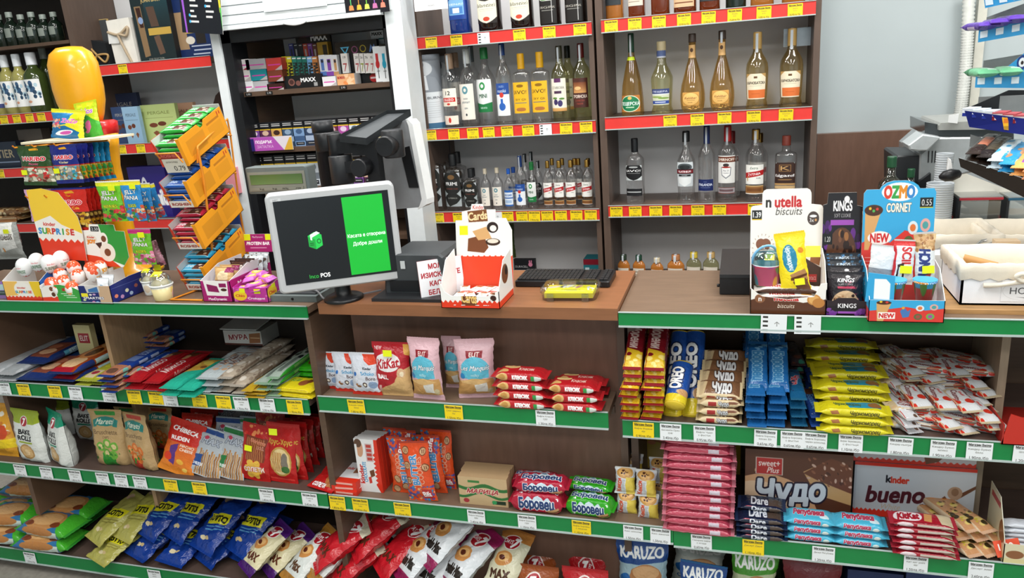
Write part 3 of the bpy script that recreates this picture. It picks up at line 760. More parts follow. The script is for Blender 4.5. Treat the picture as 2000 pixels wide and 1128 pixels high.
lab_green=L('label_blue_gin',90,128,'21479a',[('p',[(.15,.2),(.5,.0),(.85,.2),(.85,.8),(.15,.8)],'7eb4e0'),('t',"GREENALL'S",.5,.34,.08,.66,W_,{'b': .02}),('r',.25,.45,.75,.75,'4c84c4'),('r',.42,.5,.58,.72,'e8f0f8')])
lab_dark=L('label_black_liqueur',96,128,'15100e',[('e',.5,.1,.4,.1,'dce6d8'),('e',.4,.12,.16,.06,'4a7a42'),('t','ORIGINAL',.5,.42,.08,.8,'d8d4c8',{'b': .02}),('r',.3,.52,.7,.54,'a8a8a0'),('r',.6,.2,.64,.96,'c8c8c8')])
lab_prime=L('label_black_vodka',110,150,'20211f',[('p',[(0,0),(.28,0),(0,.14)],'b8bcc0'),('p',[(1,0),(.72,0),(1,.14)],'b8bcc0'),('e',.5,.13,.1,.07,'7a5a34'),('t','PRIME',.5,.32,.10,.84,W_,{'b': .05}),('t','WORLD CLASS',.5,.47,.04,.6,'b04a34'),('p',[(0,.5),(.35,.62),(0,.74)],'a9b2b4'),('p',[(1,.5),(.65,.62),(1,.74)],'a9b2b4'),('t','SUPERIOR',.5,.75,.04,.6,'c8c8c0'),('p',[(0,.74),(.4,1),(0,1)],'a9b2b4'),('p',[(1,.74),(.4,1),(1,1)],'a9b2b4')])
lab_blue2=L('label_blue_white',80,110,'dfe9f4',[('r',0,0,1,.14,'2a62b0'),('t','BULGAR',.5,.3,.12,.8,'2458a8',{'b': .03}),('r',0,.45,1,.52,'2458a8'),('r',.15,.62,.85,.8,'a8c4e4'),('r',0,.9,1,1,'2a62b0')])
lab_zyt=L('label_extra_vodka',110,120,'f3f2ec',[('t','Extra',.5,.16,.12,.5,'2c4a3a',{'sh': .3}),('p',[(0,.42),(1,.26),(1,.52),(0,.70)],'b81c20'),('t','ŻYTNIA',.5,.48,.12,.86,W_,{'rot':-9,'b': .04}),('t','Vodka',.72,.68,.06,.3,'404040',{'sh': .3}),('e',.14,.72,.03,.14,'b89040')])
lab_zyt2=L('band_extra_vodka',96,32,'9a6a3a',[('r',0,0,1,.1,'d8b880'),('r',0,.9,1,1,'f0ece4'),('r',.1,.3,.9,.7,'7a4c26')])
lab_savb=L('label_black_shield',96,128,'17181a',[('p',[(0,0),(.2,0),(0,.2)],'cfd6d6'),('p',[(1,0),(.8,0),(1,.2)],'cfd6d6'),('e',.5,.12,.18,.06,'a8acac'),('t','SAVOY',.5,.36,.14,.84,W_,{'b': .05}),('r',.15,.52,.85,.54,'b0b4b4'),('p',[(0,.7),(.5,1),(0,1)],'cfd6d6'),('p',[(1,.7),(1,1),(.5,1)],'cfd6d6')])
lab_plat=L('label_platinum',110,140,'d3dadd',[('e',.5,.2,.42,.16,'50585c'),('e',.5,.2,.3,.1,'22282a'),('r',0,.28,1,.48,'7c1620'),('r',0,.28,1,.31,'15161a'),('r',0,.45,1,.48,'15161a'),('t','PLATINIUM',.5,.38,.08,.9,W_,{'b': .04}),('r',.15,.50,.85,.58,'22282a'),('t','VODKA',.5,.54,.05,.5,W_,{'b': .03}),('p',[(.1,.62),(.9,.62),(.86,.85),(.5,1),(.14,.85)],'eef2f2')])
lab_fin=L('label_navy_vodka',100,80,'16265e',[('t','FINLANDIA',.5,.46,.22,.86,'e8eef8',{'b': .02}),('r',.2,.7,.8,.73,'8898c0'),('r',.4,.2,.6,.23,'8898c0')])
lab_smi=L('label_white_vodka',110,160,'e6e6e2',[('r',0,.04,1,.24,'6c3420'),('t','SMIRNOFF',.5,.14,.10,.92,'f4ece0',{'b': .05}),('e',.5,.34,.16,.06,'3a3030'),('p',[(.22,.42),(.78,.42),(.74,.72),(.5,.84),(.26,.72)],'7c8088'),('p',[(.26,.44),(.74,.44),(.70,.70),(.5,.80),(.30,.70)],'f0f0ee'),('t','No 21',.5,.54,.06,.4,'40404a',{'b': .03}),('t','VODKA',.5,.63,.04,.36,'40404a',{'b': .03}),('e',.5,.42,.24,.03,'a83028')])
lab_smi2=L('band_white_vodka',96,32,'8a5048',[('r',0,.1,1,.9,'a4a0a4'),('r',.1,.3,.9,.7,'6c5458')])
lab_kal=L('label_brown_vodka',110,150,'3a2620',[('e',.5,.03,.42,.12,'c4d4d6'),('e',.5,.06,.40,.11,'3a2620'),('r',.32,.1,.68,.4,'a87c48'),('r',.35,.12,.65,.38,'3a2620'),('t','K',.5,.25,.19,.5,'c8a068',{'b': .02}),('t','Kalganoff',.5,.57,.12,.84,W_,{'b': .05}),('r',0,.92,1,1,'b8905a'),('e',.5,.76,.25,.03,'8c6a44')])
lab_kal2=L('band_brown_vodka',96,40,'c8a878',[('r',0,.45,1,1,'4a3830'),('r',.1,.6,.9,.75,'c8a878')])
lab_pesh=L('label_green_oval',110,90,'c07830',[('e',.5,.5,.5,.5,'dfe8d0'),('e',.5,.5,.46,.46,'14784a'),('e',.5,.16,.1,.1,'d8b060'),('t','ПЕЩЕРСКА',.5,.5,.2,.92,W_,{'b': .05}),('r',.3,.7,.7,.76,'c8e0c0')])
lab_pes2=L('label_blue_grape',96,128,'d9dfc4',[('r',0,0,1,.3,'3c4a80'),('t','ПЕЩЕРА',.5,.16,.10,.8,'d8dcec',{'b': .03}),('r',0,.3,1,.36,'e8ecf0'),('e',.3,.5,.3,.06,'9ab060'),('e',.7,.58,.3,.06,'86a850'),('r',0,.74,1,.94,'3450a0'),('r',.2,.8,.8,.87,'c8d0e8')])
lab_drop=L('label_gold_oval',110,100,'d9a050',[('e',.5,.5,.5,.5,'b07c34'),('e',.5,.5,.47,.47,'f0c070'),('t','Kehlibar',.52,.42,.17,.66,'6c3418',{'sh': .3}),('r',.3,.58,.75,.6,'8c5428'),('t','brandy',.5,.74,.07,.4,'7a4a20')])
lab_neckg=L('label_neck_gold',40,60,'e8b878',[('e',.5,.4,.2,.16,'5a3a20')])
lab_karn=L('label_karnobat',110,150,'f0e4c8',[('p',[(0,0),(.25,0),(0,.16)],'c0985a'),('p',[(1,0),(.75,0),(1,.16)],'c0985a'),('r',.42,.1,.58,.18,'6a4a2c'),('t','КАРНОБАТСКА',.5,.36,.10,.92,'33291e',{'b': .05}),('r',.2,.47,.8,.48,'b0a088'),('r',.1,.62,1,.96,'e0763a'),('r',0,.60,1,.63,'f0e4c8'),('r',.3,.78,.7,.80,'c85c28')])
# --- middle bay, middle shelf
Y2=2.85
def tube_pack():
    def mk(h,r):
        tx=design('portrait_tube',180,260,'d9dee2',[('g',0,0,1,.48,'9aa0a8','70767e'),('e',.5,.16,.13,.10,'c8ccd0'),('e',.42,.10,.10,.09,'42464e'),('p',[(.25,.48),(.34,.28),(.5,.24),(.66,.28),(.78,.48)],'8c929a'),('p',[(.46,.25),(.54,.25),(.56,.45),(.44,.45)],'e0e4e8'),('t','ROBERT BURNS',.5,.56,.035,.5,'30343c',{'b': .02}),('r',0,.9,1,.91,'e8e8e8'),('r',0,.91,1,1,'3c6a8c')]+[('r',.3,.62+.03*i,.7,.625+.03*i,'b4b8bc') for i in range(8)],rough=.4,bump=0)
        m=MB();m.grid([[(r*math.cos(a),r*math.sin(a),z) for a in [R(-270+360*i/28) for i in range(29)]] for z in (0,h*.92)],[[(i/28,v) for i in range(29)] for v in (0,.95)],tx)
        k=Kit('whisky_tube','gift tube',m.build('tube'))
        k.add('lid',MB().lathe([(r*1.01,h*.92),(r*1.01,h*.995),(r*.96,h)],pm('tube_lid','9aa0a8',.4),24).build('lid'));k.add('base_rim',MB().lathe([(r*1.01,0),(r*1.01,h*.012)],pm('tube_rim','b8bcc0',.3,.8),24).build('base_rim'))
        return k
    return mk
stand(865,893,108,ZA2,2.97,tube_pack(),'grey portrait whisky tube half hidden behind the front tube')
stand(826,871,106,ZA2,2.85,tube_pack(),'front grey and white whisky tube with a blue base')
stand(886,915,102,ZA2,2.965,lambda h,r: bottle('spirit_bottle',h,r,'round',GC,capm('a88a70'),.80,[(.2,.6,lab_ouzo)]),'clear aniseed bottle standing behind the red-labelled aniseed bottle')
stand(872,906,104,ZA2,Y2,lambda h,r: bottle('spirit_bottle',h,r,'round',GC,capm('a88a70'),.80,[(.05,.17,L('band_12',96,30,'f2e2d2',[('e',.5,.5,.08,.3,'c83020')])),(.30,.54,lab_ouzo)],strip=STRIP),'clear aniseed bottle with white and red label and tan cap')
stand(918,945,88,ZA2,2.96,lambda h,r: bottle('spirit_bottle',h,r,'slim',GC,capm('5a6668'),.80,strip=STRIP),'tall clear bottle with dark cap behind the cream-labelled aniseed')
stand(905,939,95,ZA2,Y2,lambda h,r: bottle('spirit_bottle',h,r,'slim',GC,capm('c9ccc8'),.82,[(.10,.56,lab_plom)],strip=STRIP),'clear aniseed bottle with tall cream label and blue emblem, middle shelf')
stand(937,975,92,ZA2,Y2+.02,lambda h,r: bottle('spirit_bottle',h,r,'bell',GC,capm('1c7a3c'),.86,[(.18,.60,lab_mini)]),'large mint liqueur bottle with green cap on the middle shelf')
stand(975,1006,84,ZA2,Y2,lambda h,r: bottle('spirit_bottle',h,r,'slim',GC,capm('1d3f7c'),.86,[(.12,.52,lab_mast)],strip=STRIP),'large mastic bottle with blue and white label and blue cap')
for i,(a,b) in enumerate(((1008,1042),(1043,1079))):
    stand(a,b,104-3*i,ZA2,Y2,lambda h,r: bottle('spirit_bottle',h,r,'facet',GC,capm('f0b41a'),.79,[(.16,.60,lab_savoy)],pw=3.2,sy=.72),'yellow-labelled gin bottle with yellow cap, '+('beside the blue mastic bottle' if i==0 else 'beside the plum brandy'))
stand(1098,1130,89,ZA2,2.96,lambda h,r: bottle('spirit_bottle',h,r,'slim',GP,capm('22261c'),.84,[(.14,.56,lab_slad)]),'plum brandy bottle standing behind the front plum brandy bottle')
stand(1081,1116,89,ZA2,Y2,lambda h,r: bottle('spirit_bottle',h,r,'slim',GP,capm('3c3a28'),.84,[(.15,.58,lab_slad)],strip=STRIP),'plum brandy bottle with painted plums on its pale label')
stand(1122,1158,84,ZA2,Y2,lambda h,r: bottle('spirit_bottle',h,r,'slim',GP,capm('5c1a16'),.82,[(.18,.56,lab_troy)],strip=STRIP),'plum brandy bottle with dark brown label and maroon cap')
# --- middle bay, top shelf (bases in view)
stand(883,922,-70,ZA1,2.84,lambda h,r: bottle('gin_bottle',h,r,'facet',GBL,capm('1a2a60'),.85,[(.22,.55,lab_green)],pw=4,sy=.8),'deep blue square gin bottle')
for i,(a,b) in enumerate(((937,982),(1000,1044))):
    stand(a,b,-75,ZA1,2.84,lambda h,r: bottle('whisky_bottle',h,r,'facet',GD,capm('3a2418'),.88,[(.13,.52,lab_ball)],pw=3,sy=.75),'dark whisky bottle with cream pointed label, '+('next to the blue gin' if i==0 else 'next to the black liqueur bottles'))
for i,(a,b) in enumerate(((1058,1096),(1107,1147))):
    stand(a,b,-72,ZA1,2.84,lambda h,r: bottle('liqueur_bottle',h,r,'facet',GD,capm('101010'),.88,[(.05,.5,lab_dark)],pw=4,sy=.9),'black herb liqueur bottle, '+('the one nearer the whisky bottles' if i==0 else 'the one at the shelf end'))
# --- middle bay, bottom shelf
Y3=2.845
pr=lambda h,r: bottle('vodka_bottle',h,r,'facet',GC,capm('15171a'),.80,[(.08,.68,lab_prime)],pw=3.5,sy=.7,cap_r=.42)
for a,b,t,Y,l in ((868,898,274,3.0,'back bottle of the black-labelled vodkas, tallest cap'),(852,884,284,2.94,'black-labelled vodka bottle second from the back'),(886,917,296,2.93,'black-labelled vodka bottle behind the second front one'),(836,873,288,Y3,'large black-labelled vodka bottle at the shelf end by the monitor'),(875,911,300,Y3,'medium black-labelled vodka bottle beside the large one'),(915,941,328,2.93,'small dark-capped vodka bottle hidden behind the smallest black-labelled one'),(911,940,329,Y3,'smallest black-labelled vodka bottle in front')):
    stand(a,b,t,ZA3,Y,pr,l)
pl_=lambda h,r: bottle('spirit_bottle',h,r,'slim',GC,capm('cfc4ae'),.88,[(.10,.55,lab_plom)])
stand(943,963,329,ZA3,Y3,pl_,'small aniseed bottle with cream label next to the vodka bottles')
stand(965,987,327,ZA3,Y3,pl_,'small aniseed bottle with cream label next to the blue-labelled bottle')
stand(996,1018,326,ZA3,2.94,lambda h,r: bottle('spirit_bottle',h,r,'slim',GC,capm('1c4a9c'),.86,[(.1,.5,lab_blue2)]),'small blue-capped bottle tucked behind the blue-labelled one')
stand(988,1008,329,ZA3,Y3,lambda h,r: bottle('spirit_bottle',h,r,'slim',GC,capm('1c58b4'),.88,[(.08,.48,lab_blue2)]),'small bottle with blue and white label and flat blue cap')
for a,b,t,l in ((1021,1040,300,'small bottle with slanted tax strip behind the mastic bottle'),(1034,1052,296,'small black-capped bottle behind the small mint liqueur'),(1046,1064,314,'small clear bottle between mint liqueur and the gold-capped vodkas')):
    stand(a,b,t,ZA3,2.95,lambda h,r: bottle('spirit_bottle',h,r,'slim',GC,capm('202428'),.84,[(.1,.5,lab_savb)],strip=STRIP),l)
stand(1010,1033,304,ZA3,Y3,lambda h,r: bottle('spirit_bottle',h,r,'slim',GC,capm('1d3f7c'),.80,[(.08,.48,lab_mast)],strip=STRIP),'small mastic bottle with blue label and pourer cap')
stand(1032,1054,316,ZA3,Y3,lambda h,r: bottle('spirit_bottle',h,r,'bell',GC,capm('1c7a3c'),.84,[(.15,.58,lab_mini)]),'small mint liqueur bottle with green cap')
zy=lambda h,r: bottle('vodka_bottle',h,r,'round',GC,capm('b8924c',1),.86,[(.08,.17,lab_zyt2),(.24,.55,lab_zyt)],cap_r=.42)
for i,(a,b) in enumerate(((1073,1092),(1092,1112),(1116,1136),(1124,1143),(1142,1162))): stand(a,b,309,ZA3,2.95,zy,'small gold-capped vodka bottle in the back row','back row of small gold-capped vodkas')
for i,(a,b) in enumerate(((1064,1084),(1085,1107),(1107,1130),(1138,1162))): stand(a,b,314-i*.7,ZA3,Y3,zy,'small gold-capped vodka bottle with red banner label, %s of the front four' % NTH[i])
# --- right bay
dk=lambda g,lab,cap='2a2018',sh='facet',pw=3.4:(lambda h,r: bottle('whisky_bottle',h,r,sh,g,capm(cap),.88,lab,pw=pw,sy=.8))
wl=L('label_plain_cream',90,60,'d8cfc0',[('r',.1,.3,.9,.4,'8a7c68'),('r',.1,.6,.7,.66,'8a7c68')]);wk=L('label_plain_dark',90,60,'2c3236',[('r',.1,.5,.9,.6,'8a9298')]);wt=L('label_tan',90,40,'d8b48c',[('r',.1,.4,.9,.55,'7a4a2c')])
for a,b,g,lab,nm in ((1184,1219,GGO,[(.2,.5,wk)],'amber square whisky bottle with dark label, first on the upper right shelf'),(1228,1261,GBR,[(.17,.32,wl)],'brown whisky bottle with white band label'),(1272,1309,GBR,[(.3,.5,wl)],'dark brown round whisky bottle with faceted base'),(1316,1361,GBR,[(.10,.22,wt)],'wide brown whisky bottle with tan label'),(1366,1407,GBR,[(.16,.4,wk)],'brown whisky bottle with grey-blue label'),(1416,1458,GGR,[],'dark green round liqueur bottle'),(1465,1512,GGO,[(.3,.5,wl)],'golden whisky bottle beside the dark green one'),(1526,1573,GGO,[(.3,.5,wl)],'golden whisky bottle at the end of the upper right shelf')):
    stand(a,b,-110,ZB1,2.84,dk(g,lab,sh='round' if g in (GGR,) else 'facet',pw=2 if g is GGR else 3.2),nm)
stand(1214,1259,65,ZB2,Y2,lambda h,r: bottle('brandy_bottle',h,r,'cone',GA,capm('17402a'),.78,[(.06,.26,lab_pesh),(.68,.72,L('neck_sticker',32,16,'d8ee20',[]),60)],strip=STRIP),'tall conical amber brandy bottle with green oval label')
stand(1272,1316,81,ZB2,Y2,lambda h,r: bottle('brandy_bottle',h,r,'decanter',GP,capm('c8b890'),.88,[(.14,.36,lab_pes2),(.78,.88,L('neck_blue',40,30,'5a6c9c',[('r',0,.8,1,1,'c8ccd8')]),75)]),'pale faceted brandy bottle with blue and green label')
for i,(a,b,t) in enumerate(((1328,1378,66),(1385,1435,60))):
    stand(a,b,t,ZB2,Y2,lambda h,r: bottle('brandy_bottle',h,r,'drop',GA,capm('4a3c34' if 1 else ''),.90,[(.10,.27,lab_drop,42),(.70,.86,lab_neckg,60)],strip=STRIP if i else None),'teardrop brandy bottle with gold oval label, '+('nearer the pale faceted bottle' if i==0 else 'with the pale strip over its cap'))
for i,(a,b,t) in enumerate(((1455,1500,63),(1520,1567,56))):
    stand(a,b,t,ZB2,Y2,lambda h,r: bottle('brandy_bottle',h,r,'bell',GY,capm('c8a260'),.79,[(.14,.47,lab_karn)],strip=STRIP),'brandy bottle with cream and orange label, '+('the shorter-looking inner one' if i==0 else 'the one beside the steel bracket'))
Y4=2.85
stand(1225,1260,270,ZB3,Y4,lambda h,r: bottle('vodka_bottle',h,r,'square',GC,capm('1a1c20'),.80,[(.13,.24,L('band_black',90,36,'1c1d20',[('r',.1,.4,.9,.55,'c0c4c4')])),(.37,.60,lab_savb)],pw=3.2,sy=.8),'slim square vodka bottle with black shield label, standing alone')
stand(1322,1360,256,ZB3,Y4,lambda h,r: bottle('vodka_bottle',h,r,'bell',GC,capm('1a1a1c'),.86,[(.24,.58,lab_plat)],strip=STRIP),'vodka bottle with silver label and dark red band')
stand(1363,1398,245,ZB3,Y4,lambda h,r: bottle('vodka_bottle',h,r,'slim',GC,capm('182a60'),.77,[(.16,.31,lab_fin)],strip=STRIP),'tall vodka bottle with navy label and navy cap')
stand(1410,1446,256,ZB3,2.96,lambda h,r: bottle('vodka_bottle',h,r,'round',GC,capm('8a1a1c'),.82,[(.25,.64,lab_smi)]),'vodka bottle standing behind the big red-capped vodka bottle')
stand(1401,1440,245,ZB3,Y4,lambda h,r: bottle('vodka_bottle',h,r,'round',GC,capm('b01c20'),.80,[(.12,.20,lab_smi2),(.26,.62,lab_smi)],strip=STRIP,cap_r=.40),'big red-capped vodka bottle with white and copper label')
stand(1462,1500,260,ZB3,2.96,lambda h,r: bottle('vodka_bottle',h,r,'round',GC,capm('b8924c',1),.86,[(.08,.17,lab_zyt2),(.24,.55,lab_zyt)],cap_r=.42),'vodka bottle standing behind the big gold-capped vodka bottle')
stand(1454,1495,252,ZB3,Y4,lambda h,r: bottle('vodka_bottle',h,r,'round',GC,capm('b8924c',1),.86,[(.11,.23,lab_zyt2),(.25,.52,lab_zyt)],cap_r=.42,strip=STRIP),'big gold-capped vodka bottle with red banner label')
stand(1511,1555,265,ZB3,Y4,lambda h,r: bottle('vodka_bottle',h,r,'facet',GC,capm('8c4034'),.86,[(.14,.24,lab_kal2),(.25,.60,lab_kal)],pw=3.4,sy=.7),'clear square vodka bottle with dark brown label')
# --- flasks on the low shelf behind the counter
fl=lambda g,c:(lambda h,r: bottle('pocket_flask',h,r,'flask',g,capm(c),.84,[(.2,.55,wl)],sy=.55,strip=STRIP))
for i,(a,b,t,g,c,l) in enumerate(((1207,1232,497,GGO,'2c3a2c','dark-capped flask pair, nearer the pillar'),(1236,1262,498,GGO,'1c4030','flask with green cap and white strip'),(1271,1297,503,GGO,'c8bca0','flask with pale cap, standing alone'),(1303,1338,497,GGO,'a87048','amber flask with copper cap'),(1340,1371,492,GP,'c8b040','pale flask with yellow cap, tallest of its row'),(1372,1405,492,GP,'b89860','pale flask with gold cap and yellow strip'),(1410,1438,498,GP,'d0a830','pale flask with gold cap beside the black box'))):
    stand(a,b,t,.655,2.84,fl(g,c),'small '+l)
# --- wine bottles, far left
lw=L('label_wave_wine',110,90,'f4f4f2',[('b',40,.05,.1,.95,.7,['8ab0c8','3a5a7c','b8d4e0','20405c'],.07,4),('e',.5,.84,.1,.05,'e0a080')]);lwp=L('label_white_wine',90,128,'eef0f0',[('r',0,.85,1,1,'2c3a78')])
for i,(a,b,t,g,c,lab,l) in enumerate(((-4,22,103,GW,'2a4ea8',lwp,'white-labelled wine bottle with blue cap at the picture edge'),(20,46,105,GW,'e8ecf0',lw,'wine bottle with blue wave label and white cap, first of three'),(44,70,103,GW,'e8ecf0',lw,'wine bottle with blue wave label and white cap, second of three'),(68,102,100,GG2,'e8ecf0',lw,'wine bottle with blue wave label and white cap, third of three'))):
    stand(a,b,t,1.448,2.84,lambda h,r: bottle('wine_bottle',h,r,'wine',g,capm(c),.80,[(.12,.56,lab,70)]),l)
stand(98,122,82,1.448,2.92,lambda h,r: bottle('wine_bottle',h,r,'wine',GG2,capm('8a9088'),.78,[]),'tall green wine bottle behind the yellow stand')
for k in range(7):
    stand(-20+k*21,2+k*21,22+(k % 2)*5,1.735,2.88,lambda h,r: bottle('wine_bottle',h,r,'wine',GGR,capm('9aa49c'),.86,[(.3,.55,L('label_grey_wine',60,50,'8c948c',[]),40)]),'dark green wine bottle in the row above the wave labels','dark green wine bottles on the upper wine shelf')
for k in range(6):
    stand(-14+k*21,8+k*21,-60,2.02,2.88,lambda h,r: bottle('wine_bottle',h,r,'wine',GGR,capm('9aa49c'),.86,[(.02,.25,L('label_grey_wine',60,50,'8c948c',[]),40)]),'dark green wine bottle at the top edge of the wine bay','dark green wine bottles on the top wine shelf')
# ================================================================== things on the counter and behind it
def onplane(px,py,P0,n):
    d=ray(px,py);t=(P0-EYE).dot(n)/d.dot(n);return EYE+d*t
def bx(name,label,cat,x0,x1,yt,yb,Y,depth,mat,fm=None,z=None,group=None,rz=0,ry=0,parts=()):
    """carton whose front face is seen between the pixels at distance Y"""
    p,w,h=fitY(x0,x1,yt,yb,Y,z)
    k=Kit(name,cat,carton_mesh(w,depth,h,fm or {},mat),parts)
    return k.put(label,TR(p.x,Y,p.z,rz=rz,ry=ry),group)
def cardm(c,name='card_',rough=.5): return pm(name+c,c,rough,noise=.03)
ALU=pm('silver_machine_plastic','a9aeb0',.35,.4);DG=pm('dark_grey_plastic','3d4144',.42,noise=.04);DG2=pm('anthracite_plastic','26282b',.4,noise=.04)

# ---- customer monitor
base=PZ(672,583,ZM)
n=Vector((math.sin(R(29)),-math.cos(R(29)),0));ux=Vector((math.cos(R(29)),math.sin(R(29)),0))
P0=base+Vector((0,0,0))-n*-.03
c4=[onplane(*q,P0,n) for q in ((519,377),(768,357),(789,543),(544,572))]
us=[(c-P0).dot(ux) for c in c4];zs=[c.z for c in c4]
u0,u1=(us[0]+us[3])/2,(us[1]+us[2])/2;z0,z1=(zs[2]+zs[3])/2,(zs[0]+zs[1])/2
mw,mh=u1-u0,z1-z0;mc=P0+ux*((u0+u1)/2)
Mm=Matrix.Translation(Vector((mc.x,mc.y,z0))) @ Matrix.Rotation(R(29),4,'Z')
FR=pm('monitor_silver_white','bcbec0',.38,noise=.02)
m=MB();m.prism(rrect(mw,mh,.012,cz=mh/2),-.012,.03,FR,bev=.004);m.prism(rrect(mw*.8,mh*.8,.02,cz=mh/2),.03,.06,FR)
mon=Kit('monitor','monitor',m.build('monitor_case'))
G1,G2='1fc43c','30e050'
scr=design('pos_screen',640,440,'0b0f14',[
    ('r',.585,.035,.945,.975,'14b034'),('t','Касата е отворена',.765,.50,.042,.335,W_,{'b': .03}),('t','Добре дошли',.765,.60,.042,.26,W_,{'b': .03}),
    ('p',[(.31,.40),(.37,.44),(.37,.57),(.31,.61),(.25,.57),(.25,.44)],'25c04e'),('p',[(.31,.49),(.31,.61),(.25,.57),(.25,.45)],'1a9a3c'),('p',[(.27,.43),(.33,.395),(.36,.42),(.285,.465),(.285,.50),(.27,.49)],'e8f8ea'),
    ('r',.262,.53,.295,.537,'0b3018'),('r',.262,.55,.295,.557,'0b3018'),('e',.342,.515,.018,.028,'0b3018'),('e',.342,.515,.013,.02,'25c04e'),
    ('t','Inco',.255,.93,.05,.09,'2fd048',{'b': .01}),('t','POS',.355,.93,.05,.10,'f4f4f4',{'b': .06})],rough=.3,bump=0,emit=.38)
c5=[onplane(*q,P0,n) for q in ((535,390),(757,371),(775,529),(557,553))]
su0,su1=((c5[0]-P0).dot(ux)+(c5[3]-P0).dot(ux))/2,((c5[1]-P0).dot(ux)+(c5[2]-P0).dot(ux))/2
sz0,sz1=(c5[2].z+c5[3].z)/2,(c5[0].z+c5[1].z)/2
mon.add('screen',MB().box(((su0+su1)/2-(u0+u1)/2,-.0125,(sz0+sz1)/2-z0),(su1-su0,.001,sz1-sz0),BLK,{'f': scr}).build('screen'))
lg=design('grey_maker_mark',64,20,'cfd1d2',[('t','NEC',.5,.5,.6,.8,'9a9ca0',{'b': .03})],bump=0)
mon.add('maker_mark',MB().box((-mw*.42,-.0125,mh-.014),(.024,.0006,.008),FR,{'f': lg}).build('maker_mark'))
m=MB();zb=ZM-z0
m.lathe([(.052,zb),(.052,zb+.006),(.046,zb+.009),(.022,zb+.012),(.021,zb+.03),(.021,.03)],BLK,24,c=(base.x-mc.x,0,0)) if 0 else None
bl=Mm.inverted() @ Vector((base.x,base.y,ZM))
m.lathe([(.050,0),(.050,.006),(.045,.009),(.021,.012),(.020,.03),(.020,z0-ZM+.03)],BLK,24,c=(bl.x,bl.y,bl.z))
mon.add('stand',m.build('stand'))
mon.add('rear_arm',MB().box((bl.x,(bl.y+.05)/2,.04),(.035,abs(bl.y)+.02,.03),BLK).build('rear_arm'))
mon.put('silver-white customer monitor with black and green till screen',Mm)

# ---- pole with arms
py=1.87
pb=PY(637,300,py);m=MB();ztop=PY(628,236,py).z
m.lathe([(.026,ZM-.001),(.026,ztop-.03),(.029,ztop-.03),(.029,ztop)],DG2,20)
pole=Kit('mounting_pole','pole',m.build('pole'))
def loc(px,py_,Y): 
    q=PY(px,py_,Y);return Vector((q.x-pb.x,q.y-py,q.z))
def cyl(px,py_,Y,r,h,axis='z',mat=BLK):
    q=loc(px,py_,Y);m=MB();m.lathe([(r*.9,-h/2),(r,-h/2+.003),(r,h/2-.003),(r*.9,h/2)],mat,18)
    Mx={'z': Matrix(),'y': Matrix.Rotation(R(90),4,'X'),'x': Matrix.Rotation(R(90),4,'Y')}[axis]
    m.v=[tuple(Mx @ Vector(v)+q) for v in m.v];return m
pole.add('clamp',cyl(640,276,py-.01,.035,.05).build('clamp'))
m=cyl(655,283,py-.03,.020,.06);m2=MB();q=loc(690,285,py-.03);m2.box(tuple(q),(.13,.03,.035),BLK);pole.add('upper_arm',m2.build('upper_arm'));pole.add('hinge',m.build('hinge'))
pole.add('hinge',cyl(668,330,py-.04,.032,.075,mat=DG2).build('hinge'))
m2=MB();q=loc(690,325,py-.05);m2.box(tuple(q),(.10,.025,.03),BLK);pole.add('lower_arm',m2.build('lower_arm'))
pole.add('knuckle',cyl(708,326,py-.08,.024,.05,'y').build('knuckle'))
m2=MB();q=loc(733,325,py-.05);m2.box(tuple(q),(.035,.03,.14),BLK);pole.add('mount_plate',m2.build('mount_plate'))
pole.add('knuckle',cyl(768,280,py-.06,.028,.07,'z',DG2).build('knuckle'))
pole.add('knuckle',cyl(757,285,py-.09,.026,.04,'y').build('knuckle'))
m2=MB();q=loc(735,290,py-.04);m2.box(tuple(q),(.13,.025,.03),BLK);pole.add('upper_arm',m2.build('upper_arm'))
pole.put('black mounting pole with jointed arms behind the customer monitor',TR(pb.x,py,0))
# ---- tilted dark tray on the arm
a_,b_,c_,d_=PY(664,277,1.80),PY(717,283,1.78),PY(803,226,1.95),PY(757,228,1.97)
m=MB();up_=Vector((0,0,.008))
m.face([a_+up_,b_+up_,c_+up_,d_+up_],DG);m.face([d_,c_,b_,a_],DG)
for p,q in ((a_,b_),(b_,c_),(c_,d_),(d_,a_)): m.face([p,q,q+up_*2.2,p+up_*2.2],DG);m.face([p+up_*2.2,q+up_*2.2,q,p],DG)
tag(link('terminal_tray',m.build('terminal_tray')),'tilted dark grey metal tray carried by the pole arm','tray')
# ---- cashier monitor seen from behind
th=R(-12);n2=Vector((math.sin(th),-math.cos(th),0));ux2=Vector((math.cos(th),math.sin(th),0));Q0=PY(780,330,1.92)
def pq(*pts): return [((onplane(x,y,Q0,n2)-Q0).dot(ux2),onplane(x,y,Q0,n2).z) for x,y in pts]
ol=pq((750,410),(826,404),(836,398),(836,388),(808,242),(800,233),(790,234),(744,262))
m=MB();m.prism(ol,0,.03,pm('grey_monitor_back','8e9194',.4),side=WHT)
k=Kit('monitor','monitor',m.build('monitor_case'))
rim=pq((818,408),(826,404),(836,398),(836,388),(808,242),(800,233),(796,235),(800,245),(826,388),(822,400))
k.add('white_rim',MB().prism(rim,-.006,.0,WHT).build('white_rim'))
k.add('black_recess',MB().prism(pq((800,366),(818,366),(800,285),(782,290)),-.003,.0,BLK).build('black_recess'))
k.put('cashier monitor seen from its grey back with white rim',Matrix.Translation(Vector((Q0.x,Q0.y,0))) @ Matrix.Rotation(th,4,'Z'))
